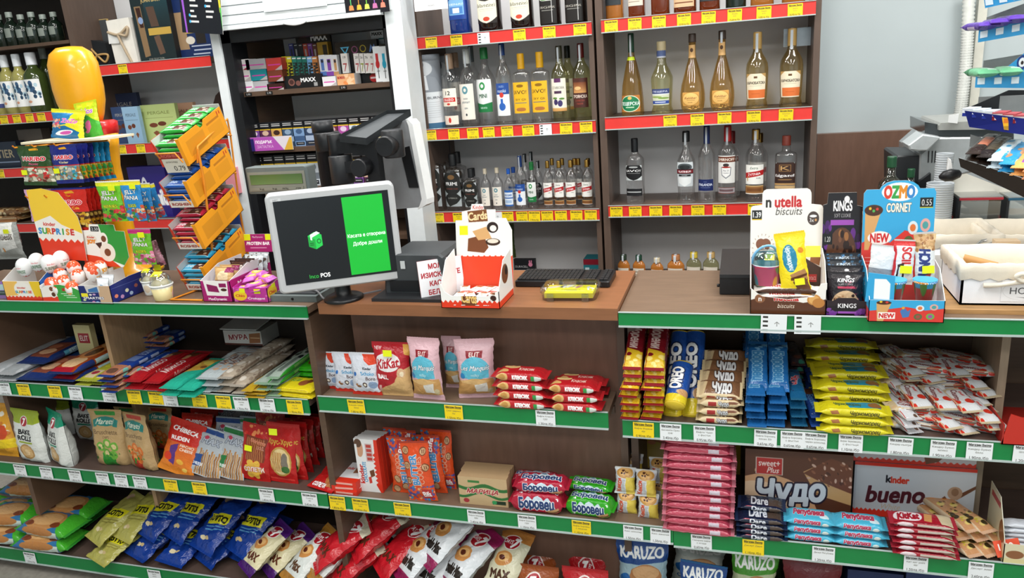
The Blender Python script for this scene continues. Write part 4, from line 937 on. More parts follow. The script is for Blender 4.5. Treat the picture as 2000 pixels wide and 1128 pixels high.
# stand of that monitor
k=Kit('monitor_stand','monitor stand')
p,w,h=fit(742,876,502,585,ZM)
m=MB();m.prism([(-w/2,0),(w/2,0),(w/2,.012),(w*.45,.02),(w*.42,h*.93),(w*.36,h),(-w*.36,h),(-w*.44,h*.9),(-w/2,.02)],.03,.17,DG,bev=.004)
k.mesh=m.build('stand_housing')
k.add('foot_plate',MB().box((0,.05,.004),(w*1.15,.14,.008),DG2).build('foot_plate'))
k.add('cable_slot',MB().box((-w*.15,.029,h*.25),(w*.5,.006,h*.25),BLK).build('cable_slot'))
k.add('sticker',MB().box((-w*.18,.028,h*.75),(.012,.002,.02),cardm('c0c4c6')).build('sticker'))
k.put('dark grey monitor foot standing behind the receipt sign',TR(p.x,p.y,ZM))
# ---- scale pole display
n3=1.93
p,w,h=fitY(481,602,325,378,n3)
m=MB();m.prism(rrect(w,h,.006,cz=h/2),0,.045,pm('grey_scale_plastic','6c7676',.45,noise=.04),bev=.004)
k=Kit('scale_display','scale display',m.build('case'))
k.add('face_plate',MB().box((0,-.0012,h*.46),(w*.92,.002,h*.72),cardm('8c8f84')).build('face_plate'))
k.add('lcd',MB().box((0,-.003,h*.54),(w*.84,.002,h*.36),BLK,{'f': design('green_lcd',128,32,'5f7a4a',[('g',0,0,1,1,'54703f','6e8a55')],rough=.2,bump=0)}).build('lcd'))
k.add('caption_strip',MB().box((0,-.003,h*.20),(w*.84,.0015,h*.12),BLK,{'f': design('kg_captions',160,20,'8c8f84',[('t','kg',.2,.5,.55,.1,'202020'),('t','kg',.45,.5,.55,.1,'202020'),('t','лв/kg',.65,.5,.55,.12,'202020'),('t','лв',.9,.5,.55,.1,'202020')],bump=0)}).build('caption_strip'))
k.add('stem',MB().box((-w*.27,.03,-(p.z-ZT)/2),(.014,.014,p.z-ZT),cardm('b8bab8')).build('stem'))
k.put('grey weighing scale display with green screen on a stem',TR(p.x,n3,p.z,rz=0))
p,w,h=fit(530,618,572,588,ZT)
k=Kit('weighing_scale','scale',MB().box((0,.08,.008),(w*1.05,.17,.016),pm('grey_scale_plastic','6c7676',.45)).build('scale_base'))
k.add('metal_plate',MB().box((0,.08,.0175),(w*.9,.14,.003),DG).build('metal_plate'))
k.add('rubber_plug',MB().lathe([(.004,0),(.003,.002)],BLK,10).build('rubber_plug'),Matrix.Translation((0,-.005,.008)) @ Matrix.Rotation(R(90),4,'X'))
k.put('flat grey scale base under the left side of the monitor',TR(p.x,p.y,ZT))
cab=[PZ(575,560,ZM)+Vector((0,0,.008)),PZ(618,575,ZM)+Vector((0,0,.012)),PZ(640,588,ZM)+Vector((0,0,.004)),PZ(700,578,ZM)+Vector((0,0,.004)),PZ(745,570,ZM)+Vector((0,0,.005))]
tag(link('monitor_cable',MB().tube(bezier(cab,8),.0025,pm('grey_cable','8a8c90',.5),6).build('monitor_cable')),'thin grey cable curling round the monitor foot','cable')
# ---- receipt sign
A_=PZ(821,588,ZM);_b=PZ(861,581,ZM);ang=math.atan2(_b.y-A_.y,_b.x-A_.x);n4=Vector((math.sin(ang),-math.cos(ang),0));u4=Vector((math.cos(ang),math.sin(ang),0))
B_=onplane(809,514,A_,n4);sh=B_.z-A_.z
sg=design('receipt_sign',220,170,'eef0f4',[('t','МОЛЯ,',.44,.16,.12,.40,'b02a34',{'b': .07}),('t','ИЗИСКВАЙТЕ',.5,.38,.12,.88,'b02a34',{'b': .07}),('t','КАСОВА',.5,.60,.12,.56,'b02a34',{'b': .07}),('t','БЕЛЕЖКА',.5,.82,.12,.64,'b02a34',{'b': .07})],bump=0,rough=.35)
k=Kit('receipt_sign','sign',MB().box((.056,.002,sh/2),(.112,.004,sh),cardm('d89aa0'),{'f': sg}).build('sign_board'))
k.put('white acrylic sign with dark red capital letters asking for receipts',Matrix.Translation(A_+u4*.004) @ Matrix.Rotation(ang,4,'Z') @ Matrix.Rotation(R(-6),4,'X'))

# ---- display cartons
def display(name,label,x0,x1,yb,z,d,hf,hs,front,side,inner,header=None,hz0=0.0,lean=-8,front_poly=None,rz=0,floor_in=.3,group=None,side_slope=True):
    """open carton: front face seen between x0..x1 with its foot at yb; header: (list of (u,v) outline, material, height m)"""
    cx=(x0+x1)/2;p=PZ(cx,yb,z);w=PY(x1,yb,p.y).x-PY(x0,yb,p.y).x;t=.0015
    m=MB();m.box((0,d/2,t/2),(w,d,t),inner)
    k=Kit(name,'display box',m.build('tray_floor'))
    fp=[(x*w,zz*hf) for x,zz in (front_poly or [(-.5,0),(.5,0),(.5,1),(-.5,1)])]
    k.add('front_panel',MB().prism(fp,0,t,front,side=inner,back=inner).build('front_panel'))
    for sx in (-1,1):
        m=MB();X=sx*w/2;po=[(0,0),(d,0),(d,hs),(d*.45,hs*.9 if side_slope else hs),(0,hf)]
        o=[(X-t*sx,y,zz) for y,zz in po];q=[(X,y,zz) for y,zz in po]
        uv=[(y/d,zz/max(hs,hf)) for y,zz in po]
        if sx>0: m.face(q,side,uv);m.face(o[::-1],inner)
        else: m.face(q[::-1],side,uv[::-1]);m.face(o,inner)
        for i in range(5):
            j=(i+1) % 5;m.face([q[i],q[j],o[j],o[i]] if sx<0 else [o[i],o[j],q[j],q[i]],inner)
        k.add('side_panel',m.build('side_panel'))
    if header:
        po,hm,hh=header
        pts=[((u-.5)*w,v*hh) for u,v in po]
        k.add('header_card',MB().prism(pts,0,.0018,hm,side=cardm('d8d4cc'),back=cardm('b89a78')).build('header_card'),TR(0,d-.002,hz0,rx=lean))
    o=k.put(label,TR(p.x,p.y,z,rz=rz),group)
    return p,w,d
KR='e23a1e'
def local(p,rz,x,y,zz): 
    c,s=math.cos(R(rz)),math.sin(R(rz));return (p.x+x*c-y*s,p.y+x*s+y*c,zz)
fr_cards=design('cards_front',220,70,'f2f1ee',[('p',[(0,.78)]+[(i/24,.70+.10*(i % 2)) for i in range(25)]+[(1,1),(0,1)],KR),('t','kinder',.48,.28,.12,.2,'c8281c',{'b': .03}),('r',.36,.38,.62,.9,'6c3c1e'),('t','Cards',.49,.62,.34,.25,'f0c878',{'b': .05,'rot': 3}),('p',[(.82,.1),(.96,.15),(.93,.5),(.84,.45)],'8a5230'),('e',.9,.62,.05,.1,'3a2018')],bump=0)
hd_cards=design('cards_header',220,256,'efeeea',[('r',0,.58,1,1,'e0401f'),('p',[(0,.60)]+[(i/20,.565+.03*(i % 2)) for i in range(21)]+[(1,.60)],'e0401f'),('t','Kinder',.42,.035,.045,.24,'c8281c',{'b': .02}),('p',[(.22,.08),(.56,.06),(.58,.19),(.24,.20)],'7c4a26'),('t','Cards',.40,.13,.085,.34,'f6dca8',{'b': .06,'rot':-4}),('p',[(.22,.38),(.5,.34),(.58,.48),(.5,.54),(.2,.52)],'7a4628'),('p',[(.30,.30),(.55,.25),(.64,.38),(.40,.40)],'d8a870'),('e',.66,.26,.10,.06,'2c1c18'),('e',.67,.27,.06,.035,'f4efe4'),('e',.66,.42,.13,.04,'3a2418'),('e',.66,.41,.10,.025,'e8dccc'),('r',.07,.24,.22,.34,'e8ee20')],bump=0)
sd_cards=design('cards_side',96,96,'f0efec',[('r',0,.86,1,1,KR),('e',.5,.4,.22,.2,'7c4a2c'),('e',.6,.35,.1,.1,'2c1c18')],bump=0)
hp=[(.0,0),(1,0),(1,.80),(.90,.95),(.72,.95),(.72,1.06),(.52,1.06),(.50,1.13),(.30,1.13),(.28,1.06),(.12,1.04),(.12,.93),(0,.93)]
CP=display('display_box','white and red display box of small wafer cards on the wooden worktop',862,976,602,ZM,.115,.042,.115,fr_cards,sd_cards,cardm('ecebe8'),([(u,v/1.13) for u,v in hp],hd_cards,.222),lean=-10,front_poly=[(-.5,0),(.5,0),(.5,1.0),(.40,.92),(.3,.72),(-.32,.72),(-.42,.95),(-.5,1.6)])
mini=design('mini_white_bar',96,40,'f0eeea',[('t','Cards',.4,.3,.2,.4,'7a3c20',{'b': .03}),('p',[(.62,.1),(.95,.15),(.9,.6),(.65,.5)],'9a6038'),('r',0,.75,1,1,'c03a28'),('r',0,0,.1,1,'c03a28')])
mk=bar('snack_card','snack',.052,.026,.010,mini,cardm('e8e4e0'),3)
p,w,d=CP
for i in range(16):
    r_,c_=divmod(i,4);lay=i // 8
    mk.put('small white and brown wrapped wafer card lying in the red display box',TR(p.x+(c_-1.5)*w*.20+(lay*.006),p.y+.03+(r_ % 2)*.045,ZM+.003+lay*.013+(r_ % 2)*.002,rz=rnd.uniform(60,120)),'wrapped wafer cards in the display box')

# nutella
NB='b8342c'
fr_nut=design('biscuit_front',256,110,'f0ede8',[('p',[(0,.55),(.2,.42),(.45,.5),(.7,.62),(1,.5),(1,1),(0,1)],'5c3420'),('t','nutella',.48,.46,.2,.36,'c02c28',{'b': .05,'out':('f0ede8',.03)}),('t','biscuits',.48,.72,.14,.22,'f0e4d4',{'b': .02,'sh': .2}),('e',.84,.52,.09,.17,'c88a48'),('e',.84,.52,.07,.13,'e0aa64'),('e',.9,.62,.08,.15,'c08040'),('e',.13,.5,.07,.14,'8a5a3c'),('t','n',.13,.5,.16,.1,W_,{'b': .04})],bump=0)
hd_nut=design('biscuit_header',256,330,'f4f1ec',[('p',[(0,.62),(.3,.60),(.5,.66),(.7,.60),(1,.72),(1,1),(0,1)],'4a3228'),('t','n',.25,.115,.095,.075,'33302e',{'b': .06}),('t','utella',.525,.115,.095,.43,'c4282c',{'b': .06}),('t','biscuits',.54,.20,.07,.36,'4a4644',{'sh': .25}),('r',.02,.19,.16,.27,'1c1c1c'),('t','1.39',.09,.23,.05,.11,W_,{'b': .02}),('r',.02,.27,.16,.28,'e8c020'),('e',.87,.27,.08,.062,'4a3c38'),('t','3x',.85,.285,.035,.06,W_,{'b': .02}),('e',.87,.25,.05,.012,W_),('e',.905,.285,.015,.012,'d09a60'),('e',.15,.50,.07,.05,'8a5a44'),('e',.22,.50,.07,.05,'8a5a44'),('p',[(.085,.52),(.285,.52),(.185,.62)],'8a5a44'),('t','n',.185,.52,.05,.06,W_,{'b': .05}),('e',.5,.43,.09,.03,'d8a060'),('e',.64,.44,.10,.03,'c88a4c'),('e',.44,.49,.08,.03,'c8904c'),('p',[(.86,.56),(.99,.60),(.97,.70),(.84,.66)],'9a6038'),('r',.82,.78,.94,.85,'c03030'),('t','DOLCE',.88,.815,.03,.1,W_)]+[('p',[(.185+.13*math.cos(a),.54+.11*math.sin(a)),(.185+.16*math.cos(a),.54+.135*math.sin(a)),(.185+.16*math.cos(a+.08),.54+.135*math.sin(a+.08))],'b8a090') for a in [R(20*i) for i in range(18)]],bump=0)
hpn=[(0,0),(1,0),(1,.82)]+[(.99,.84),(.97,.85),(.84,.86),(.84,.93)]+[(.84-.06*(1-math.cos(R(a))),.94+.06*math.sin(R(a))) for a in (20,50,90)]+[(.16+.06*(1-math.cos(R(a))),.94+.06*math.sin(R(a))) for a in (90,50,20)]+[(.16,.86),(.03,.85),(.01,.84),(0,.82)]
NP=display('display_box','white biscuit display box with red lettering and tall rounded header',1464,1612,614,ZT,.12,.056,.115,fr_nut,design('biscuit_side',64,64,'efece8',[('g',0,.6,1,1,'6a4430','4a2c1c')],bump=0),cardm('efece6'),(hpn,hd_nut,.245),lean=-7,front_poly=[(-.5,0),(.5,0),(.5,1.25),(.42,1.22),(.34,.72),(0,.6),(-.34,.72),(-.40,.82),(-.5,1.05)])
p,w,d=NP
bars_n=design('white_biscuit_pack',128,56,'f0ece6',[('t','nutella',.42,.32,.26,.5,'c02c28',{'b': .04}),('t','biscuits',.45,.55,.12,.3,'604838'),('e',.82,.3,.10,.2,'d09a58'),('p',[(0,.7),(1,.6),(1,1),(0,1)],'4a2c1e')])
kb=bar('biscuit_pack','biscuits',w*.80,.04,.016,bars_n,cardm('e8e2da'),5)
for i in range(3): kb.put('white nut cream biscuit pack in the tall white display, %s' % up(i,3),TR(p.x+.0,p.y+.033+.012*i,ZT+.004+i*.014,rz=rnd.uniform(-2,2)))
# bucket in it
q=Vector((p.x-w*.27,p.y+.072,ZT+.046));rr=.030
buck=design('party_bucket',160,64,'b04a6a',[('b',26,0,.1,1,1,['d8a840','3c7a8c','c03a5a','6a8a3c','8c4a8c'],.05,3),('r',0,0,1,.12,'c8d8d8')],bump=0)
k=Kit('sweet_bucket','sweets bucket',MB().lathe([(rr*.80,0),(rr*.82,.002),(rr,.042),(rr*1.04,.044),(rr*1.04,.048)],buck,24).build('bucket'))
k.add('clear_dome_lid',MB().lathe([(rr*1.02,.048),(rr*.98,.060),(rr*.80,.072),(rr*.5,.077),(rr*.1,.079)],clear('clear_teal_plastic','bfe0e0',.18),24,cap=False).build('clear_dome_lid'))
k.add('handle',MB().tube(bezier([(-rr*1.03,0,.046),(-rr*.9,-.004,.068),(-rr*.35,-.006,.085),(rr*.35,-.004,.086),(rr*.95,0,.062),(rr*1.03,0,.046)],5),.0028,cardm('7ab4dc'),8).build('handle'))
k.add('price_sticker',sticker_mesh(.020,'f0d860'),TR(.004,-rr*.80,.067,rx=-40))
k.put('small clear-lidded sweets bucket with a light blue handle',Matrix.Translation(q))
yel=design('yellow_wafer_bag',110,220,'f0d818',[('p',[(.1,.18),(.5,.10),(.8,.2),(.85,.6),(.6,.78),(.2,.66),(.08,.4)],'f4e030'),('e',.42,.42,.26,.24,'2a86a8'),('t','Черноморец',.42,.42,.09,.42,W_,{'rot': 84,'sh': .2,'b': .03}),('e',.82,.3,.1,.05,'e08a20'),('p',[(.35,.70),(.9,.62),(.98,.80),(.55,.92)],'b08050'),('p',[(.38,.76),(.95,.70),(.95,.74),(.4,.81)],'5c3018'),('p',[(.45,.84),(.9,.78),(.9,.81),(.5,.88)],'5c3018'),('p',[(.5,.86),(.96,.80),(.98,1),(.56,1)],'6a4028')])
kk=bag('wafer_bag','wafers',.062,.125,.018,yel,4,seal=cardm('e8c810'),sticker=(.16,.17,.020))
kk.put('tall yellow wafer bag with blue oval leaning in the white biscuit display',TR(p.x+w*.12,p.y+.040,ZT+.040,rz=-3,rx=-8,ry=-8))
sl=design('yellow_label_slip',40,24,'f4e028',[],bump=0)
tag(link('price_slip',MB().box((0,0,0),(.03,.0008,.024),cardm('f4e850')).build('price_slip'),None,TR(p.x+w*.33,p.y+.05,ZT+.125,rx=-8)),'yellow price slip stuck beside the yellow wafer bag','price slip')
# Kings cookies
ck=[('e',.5,.5,.4,.4,'c09a70')]
def cookie(cx,cy,rx,ry,base,chips,n=26,seed=2):
    o=[('e',cx,cy,rx,ry,base)];rr=random.Random(seed)
    for _ in range(n):
        a,q=rr.uniform(0,6.28),math.sqrt(rr.random())*.85
        z=rr.uniform(.06,.15);o.append(('e',cx+rx*q*math.cos(a),cy+ry*q*math.sin(a),rx*z,ry*z,rr.choice(chips),rr.uniform(0,90)))
    return o
fr_kin=design('dark_cookie_front',128,60,'2a2026',[('p',[(0,.5),(.3,.4),(.7,.4),(1,.5),(1,1),(0,1)],'1a1418'),('b',14,0,.6,.3,1,['5c2a78','7a3a9a'],.05,3),('b',14,.75,.6,1,1,['5c2a78','7a3a9a'],.05,4),('t','KINGS',.52,.42,.24,.5,W_,{'b': .05}),('r',.3,.74,.75,.86,'a858c0')],bump=0)
hd_kin=design('dark_cookie_header',150,200,'1c161e',[('b',60,0,.3,1,1,['4a1e66','6a2c8c','30143f'],.07,5),('r',0,0,1,.22,'1a1418'),('e',.6,.06,.07,.03,'f0f0f0'),('t','KINGS',.5,.12,.09,.62,W_,{'b': .06}),('t','SOFT COOKIE',.5,.21,.035,.5,'d8d8d8',{'b': .02}),('r',.2,.25,.8,.30,'a050b8')]+cookie(.5,.62,.40,.30,'5c3a28',['3a2016','7a5038','a06a3c','2c1810'],40)+[('r',.02,.38,.26,.48,'141414'),('t','1.20',.14,.43,.05,.2,W_,{'b': .02})],bump=0)
KP=display('display_box','black and purple cookie display box between the white and blue ones',1612,1692,617,ZT,.12,.034,.10,fr_kin,cardm('1c1820'),cardm('2a262c'),([(0,0),(1,0),(1,.87),(.86,.88),(.84,1),(.12,1),(.10,.90),(0,.89)],hd_kin,.235),lean=-4,front_poly=[(-.5,0),(.5,0),(.5,1),(.34,.95),(.2,1.15),(-.2,1.15),(-.34,.95),(-.5,1)])
p,w,d=KP
pch=design('dark_cookie_pouch',128,150,'211a20',[('b',24,.5,.2,1,.8,['8a2844','5c1c30'],.035,5),('e',.55,.1,.06,.03,W_),('t','KINGS',.5,.19,.10,.6,W_,{'b': .06}),('t','SOFT COOKIE',.5,.30,.04,.5,'d0d0d0',{'b': .02}),('r',.25,.35,.75,.41,'c03858')]+cookie(.5,.80,.40,.34,'d8b48c',['4a2c1c','e8c8a0','b88a60','3a2014'],34,7))
pchb=design('dark_cookie_pouch_blue',128,150,'20242c',[('b',26,0,.0,1,.3,['3a7ab0','24506e'],.035,6),('t','KINGS',.5,.12,.08,.5,'b8c4cc',{'b': .04})])
kp=bag('cookie_pouch','cookies',w*.92,.080,.016,pch,8,seal=cardm('1c181c'))
kp2=bag('cookie_pouch','cookies',w*.92,.080,.016,pchb,9,seal=cardm('1c1c22'))
for i,(yy,kz,l) in enumerate(((.018,kp,'front dark cookie pouch with pale cookie picture'),(.040,kp,'second dark cookie pouch behind the front one'),(.062,kp2,'third dark cookie pouch with blue specks'),(.084,kp2,'rearmost dark cookie pouch with blue specks'))):
    kz.put(l,TR(p.x,p.y+yy,ZT+.006+i*.008,rx=-10))
# cornet display
SB='38a8dc'
def cone_ops(x,y,s): return [('p',[(x-.07*s,y),(x+.07*s,y),(x+.02*s,y+.26*s),(x-.0*s,y+.26*s)],'d8a468'),('e',x,y,.085*s,.045*s,'4a2818'),('e',x-.03*s,y-.015*s,.018*s,.014*s,'e8c030'),('e',x+.03*s,y,.018*s,.014*s,'d03a30'),('e',x+.01*s,y-.02*s,.015*s,.012*s,'50b050')]
fr_oz=design('cornet_front',256,90,'d83c34',[('p',[(0,0),(1,0),(1,.35),(.75,.45),(.5,.30),(.25,.42),(0,.5)],SB)]+[('p',[(.10,.12),(.30,.12),(.20,1),(.12,1)],'d8a468'),('e',.2,.12,.1,.09,'4a2818'),('e',.16,.08,.02,.05,'e8c030'),('e',.24,.1,.02,.05,'d03a30'),('r',.13,.56,.36,.86,'f4f2ee'),('t','NEW',.245,.71,.2,.2,'d02c2c',{'b': .07})]+[('e',x,y,.055,.14,c) for x,y,c in ((.68,.35,'d8e8f0'),(.86,.3,'e0a8a0'),(.66,.74,'5a6a40'),(.82,.72,'68b050'))]+[('e',x,y,.03,.08,c) for x,y,c in ((.68,.35,'e07a40'),(.86,.3,'50a0a0'),(.66,.74,'a04a40'),(.82,.72,'a050a0'))]+[('p',[(.42,.5),(.47,.3),(.52,.5),(.56,.4),(.54,.75),(.46,.8)],'4878b8'),('e',.46,.35,.02,.06,'e8a020')],bump=0)
hd_oz=design('cornet_header',256,300,SB,[('p',[(0,.50),(.15,.46),(.4,.50),(.6,.40),(1,.46),(1,1),(0,1)],'d8403a'),('e',.5,.09,.25,.075,'f4f6f6')]+[('t',ch,.34+.105*i,.09,.095,.10,c,{'b': .09}) for i,(ch,c) in enumerate(zip('OZMO',('d8402c','38a048','e08a20','3884c8')))]+[('t','CORNET',.5,.215,.07,.34,'f4f0e0',{'b': .05,'out':('30485c',.03)})]+[('p',[(.03,.24),(.26,.24),(.10,.56),(.04,.56)],'d8a468'),('e',.15,.235,.13,.045,'4a2818'),('e',.10,.22,.02,.012,'e8c030'),('e',.2,.225,.02,.012,'d03a30'),('e',.15,.24,.02,.012,'50b050')]+[('e',.25,.46,.17,.055,'f4f2ee'),('t','NEW',.25,.46,.07,.26,'d02c2c',{'b': .07}),('r',.79,.14,.97,.215,'161616'),('t','0.55',.88,.178,.05,.15,W_,{'b': .02}),('r',.79,.215,.97,.222,'e8d020')]+[('e',x,y,.07,.055,c) for x,y,c in ((.71,.38,'d8e8f0'),(.88,.36,'e0a8a0'),(.66,.50,'5a6a40'),(.84,.49,'68b050'))]+[('e',x,y,.04,.03,c) for x,y,c in ((.71,.38,'e07a40'),(.88,.36,'50a0a0'),(.66,.50,'a04a40'),(.84,.49,'a050a0'))]+[('r',.05,.62+.03*i,.6,.628+.03*i,'e89890') for i in range(3)],bump=0)
hpo=[(0,0),(1,0),(1,.90),(.97,.93),(.78,.93)]+[(.5+.26*math.cos(R(a)),.94+.06*math.sin(R(a))) for a in (15,45,70,110,135,165)]+[(.22,.93),(.04,.93),(0,.90)]
OP=display('display_box','sky blue and red display box of ice cornets with a NEW badge',1694,1842,629,ZT,.13,.046,.105,fr_oz,design('cornet_side',64,64,SB,[('r',0,.75,1,1,'d8403a')],bump=0),cardm('d8dcdc'),(hpo,hd_oz,.262),lean=-4,rz=0)
p,w,d=OP
cupt=design('cornet_cup',160,64,SB,[('r',0,.8,1,1,'c03a34')]+[('t','OZMO',x,.4,.26,.2,c,{'b': .08,'out':(W_,.05)}) for x,c in ((.15,'38a048'),(.40,'d8402c'),(.65,'d08020'),(.9,'3884c8'))]+[('e',x,.78,.05,.1,'5a8a3c') for x in (.1,.3,.5,.7,.9)],bump=0)
kc=Kit('cornet_cup','ice cornet',MB().lathe([(.013,0),(.0205,.048),(.0225,.049),(.0225,.053),(.020,.0535)],cupt,22).build('cup'))
kc.add('foil_lid',MB().lathe([(.0225,.053),(.0225,.0545)],cardm('3a98c8'),22).build('foil_lid'))
kc.put('blue paper cornet cup, left of the pair in the cornet display',Matrix.Translation((p.x-.018,p.y+.035,ZT+.025)));kc.put('blue paper cornet cup, right of the pair in the cornet display',Matrix.Translation((p.x+.036,p.y+.03,ZT+.027)))
fl2=MB().prism([(-.026,0),(.026,0),(.026,.055),(-.022,.060)],0,.0015,design('blue_flap',64,64,'30a0d4',[('p',[(.3,.2),(.7,.2),(.85,.35),(.85,.9),(.3,.9)],'eef2f2')],bump=0)).build('carton_flap')
tag(link('carton_flap',fl2,None,TR(p.x-w*.36,p.y+.004,ZT+.040,rz=-8,rx=-4)),'blue folded carton flap with a white window, cornet display','carton flap')
for nm,ops,dx,dz,ryy,hh,ww,lb in (('clear',[('r',0,.55,1,1,'8a9098'),('t','MAXI',.5,.3,.09,.8,'f0f4f4',{'rot': 80,'b': .02}),('e',.3,.8,.2,.1,'a03a44')],-.045,.055,8,.085,.05,'greyish clear sweet bag at the left of the cornet display'),('scila',[('r',0,0,1,.12,'d83030'),('r',.0,.12,.12,1,'c82c34'),('t','SCILA',.62,.45,.22,.6,'c8282c',{'rot': 88,'b': .05}),('p',[(.2,.55),(.5,.5),(.55,.9),(.2,.95)],'2a1c1c'),('r',.28,.6,.45,.85,'f0f0f0')],.0,.060,3,.090,.042,'white and red dessert bar standing in the cornet display'),('brunch',[('r',0,0,1,.3,'c8a070'),('b',30,0,0,1,.3,['8a5a34','e0c090','a87848'],.08,3),('t','BRUNCH',.42,.62,.26,.66,'2c3c7c',{'rot':-86,'b': .06}),('p',[(0,.85),(.8,.7),(.6,1),(0,1)],'c03a34')],.045,.052,-3,.112,.040,'upright cereal bar with cookie picture in the cornet display')):
    mt=design('bar_in_cornet_'+nm,80,160,'dfe2e4',ops)
    kk=bag('dessert_bar','dessert bar',ww,hh,.014,mt,11+len(ops),seal=cardm('c8c0bc'),sticker=(.1,.35,.022) if nm != 'clear' else None)
    kk.put(lb,TR(p.x+dx,p.y+.065,ZT+dz,rx=-8,ry=ryy))

# ---- keyboard, container, black box
a_,b_,c_,d_=PZ(1004,562,ZM),PZ(1191,562,ZM),PZ(1201,538,ZM),PZ(1006,537,ZM)
kw,kd=b_.x-a_.x,c_.y-b_.y
k=Kit('keyboard','keyboard',MB().prism(rrect(kw,kd,.008),0,.016,BLK).build('keyboard_body')) if 0 else None
m=MB();m.prism(rrect(kw,kd,.006),0,.014,BLK,bev=.002);m.v=[(x,z,.016-y) for x,y,z in m.v];m.f=[f for f in m.f]
k=Kit('keyboard','keyboard',m.build('keyboard_body'))
m=MB();KM=pm('black_keycap','202225',.45);rows=6;cols=22
for r_ in range(rows):
    for c_ in range(cols):
        if c_ in (15,19) : continue
        cw=kw*.95/cols;x=-kw*.475+(c_+.5)*cw;y=-kd*.44+(r_+.5)*kd*.88/rows
        m.box((x,y,.0175),(cw*.86,kd*.88/rows*.84,.005),KM)
o=m.build('keys');k.add('keys',o)
ob=k.put('full-size black keyboard on the red-brown worktop',TR((a_.x+b_.x)/2,(a_.y+c_.y if 0 else (b_.y+d_.y)/2),ZM,rz=0))
for ch in ob.children: ch['kind']='stuff'
p=PZ(1114,580,ZM);ww=PZ(1174,580,ZM).x-PZ(1056,588,ZM).x
CL=clear('clear_box_plastic','f2f6f4',.10)
m=MB();n_=8
ro=rrect(ww,.085,.02,5)
m.grid([[(x*.94,y*.94,0) for x,y in ro],[(x*.97,y*.97,.018) for x,y in ro],[(x*1.02,y*1.02,.019) for x,y in ro],[(x,y,.028) for x,y in ro],[(x*.9,y*.88,.032) for x,y in ro]],[0,.2,.4,.8,1],CL,closed=True)
m.face([(x*.9,y*.88,.032) for x,y in ro],CL);m.face([(x*.94,y*.94,0) for x,y in reversed(ro)],CL)
k=Kit('plastic_box','container',m.build('plastic_box'))
cuf=design('yellow_cookie_card',200,110,'e8e020',[('b',9,.1,.1,.9,.35,['606468','c08a8c','d4d8d8','30343a'],.05,4,2.5),('r',.32,.52,.70,.72,'8a8a30'),('r',.33,.54,.69,.70,'e8e020'),('t','CUPFFEE',.51,.62,.09,.34,'6a6a20',{'b': .04}),('r',.25,.8,.75,.82,'8a8a30')],bump=0)
k.add('yellow_card',MB().box((0,0,.012),(ww*.84,.068,.012),cardm('d8d030'),{'t': cuf}).build('yellow_card'))
for sx in (-1,1): k.add('clip',MB().box((sx*ww*.3,-.044,.010),(.016,.005,.018),CL).build('clip'))
k.put('clear plastic box with yellow printed card inside, before the keyboard',TR(p.x,p.y+.008,ZM,rz=2))
p=PZ(1432,570,ZT);a_=PZ(1406,568,ZT);b_=PZ(1500,568,ZT)
k=Kit('cash_drawer','black case',MB().box(((b_.x-a_.x)/2,.12,.022),(b_.x-a_.x,.24,.040),BLK).build('case'))
k.add('lid',MB().box(((b_.x-a_.x)/2,.12,.046),((b_.x-a_.x)*1.0,.245,.008),DG2).build('lid'))
k.add('side_knob',MB().lathe([(.004,0),(.004,.006)],BLK,10).build('side_knob'),Matrix.Translation((-.006,.01,.02)) @ Matrix.Rotation(R(90),4,'Y'))
k.put('flat black case half hidden behind the biscuit display',TR(a_.x,a_.y-.03,ZT))
# things on the low shelf of the middle bay
bx('battery_pack','black battery blister pack with small pink print on the low shelf','battery pack',1004,1045,506,527,2.86,.02,cardm('2a2a2c'),{'f': design('battery_print',96,50,'25262a',[('t','DURACELL',.36,.68,.2,.6,'e8e8ea',{'b': .03}),('e',.78,.5,.1,.2,'e08aa8'),('e',.74,.22,.03,.14,'e08aa8'),('e',.83,.22,.03,.14,'e08aa8')],bump=0)},z=.70)
bx('snack_box','teal and red carton at the end of the low shelf','box',1140,1172,506,540,2.86,.08,cardm('1f7480'),{'f': design('teal_box_print',64,48,'2a7a86',[('r',0,0,1,.2,'8a2030'),('r',.1,.3,.35,.7,'c8dce0')],bump=0)},z=.63)
kk=bag('snack_bag','snack bag',.07,.14,.03,design('green_brown_snack',80,128,'3a4a24',[('e',.5,.2,.4,.15,'2a5a2c'),('r',.2,.4,.8,.9,'6a5040'),('r',.55,.5,.7,.85,'c0c4b8')]),3,seal=cardm('50602c'))
q=PY(993,515,2.9);kk.put('green and brown snack bag behind the card display',TR(q.x,2.9,.74,rz=10))
# a front panel closing the clerk side would hide the wall; the joint strip between the two worktops
# ================================================================== left end of the counter
ORG=pm('orange_carton','f0a01c',.5,noise=.05,nscale=20);ORW=pm('orange_wire','e8922a',.35)
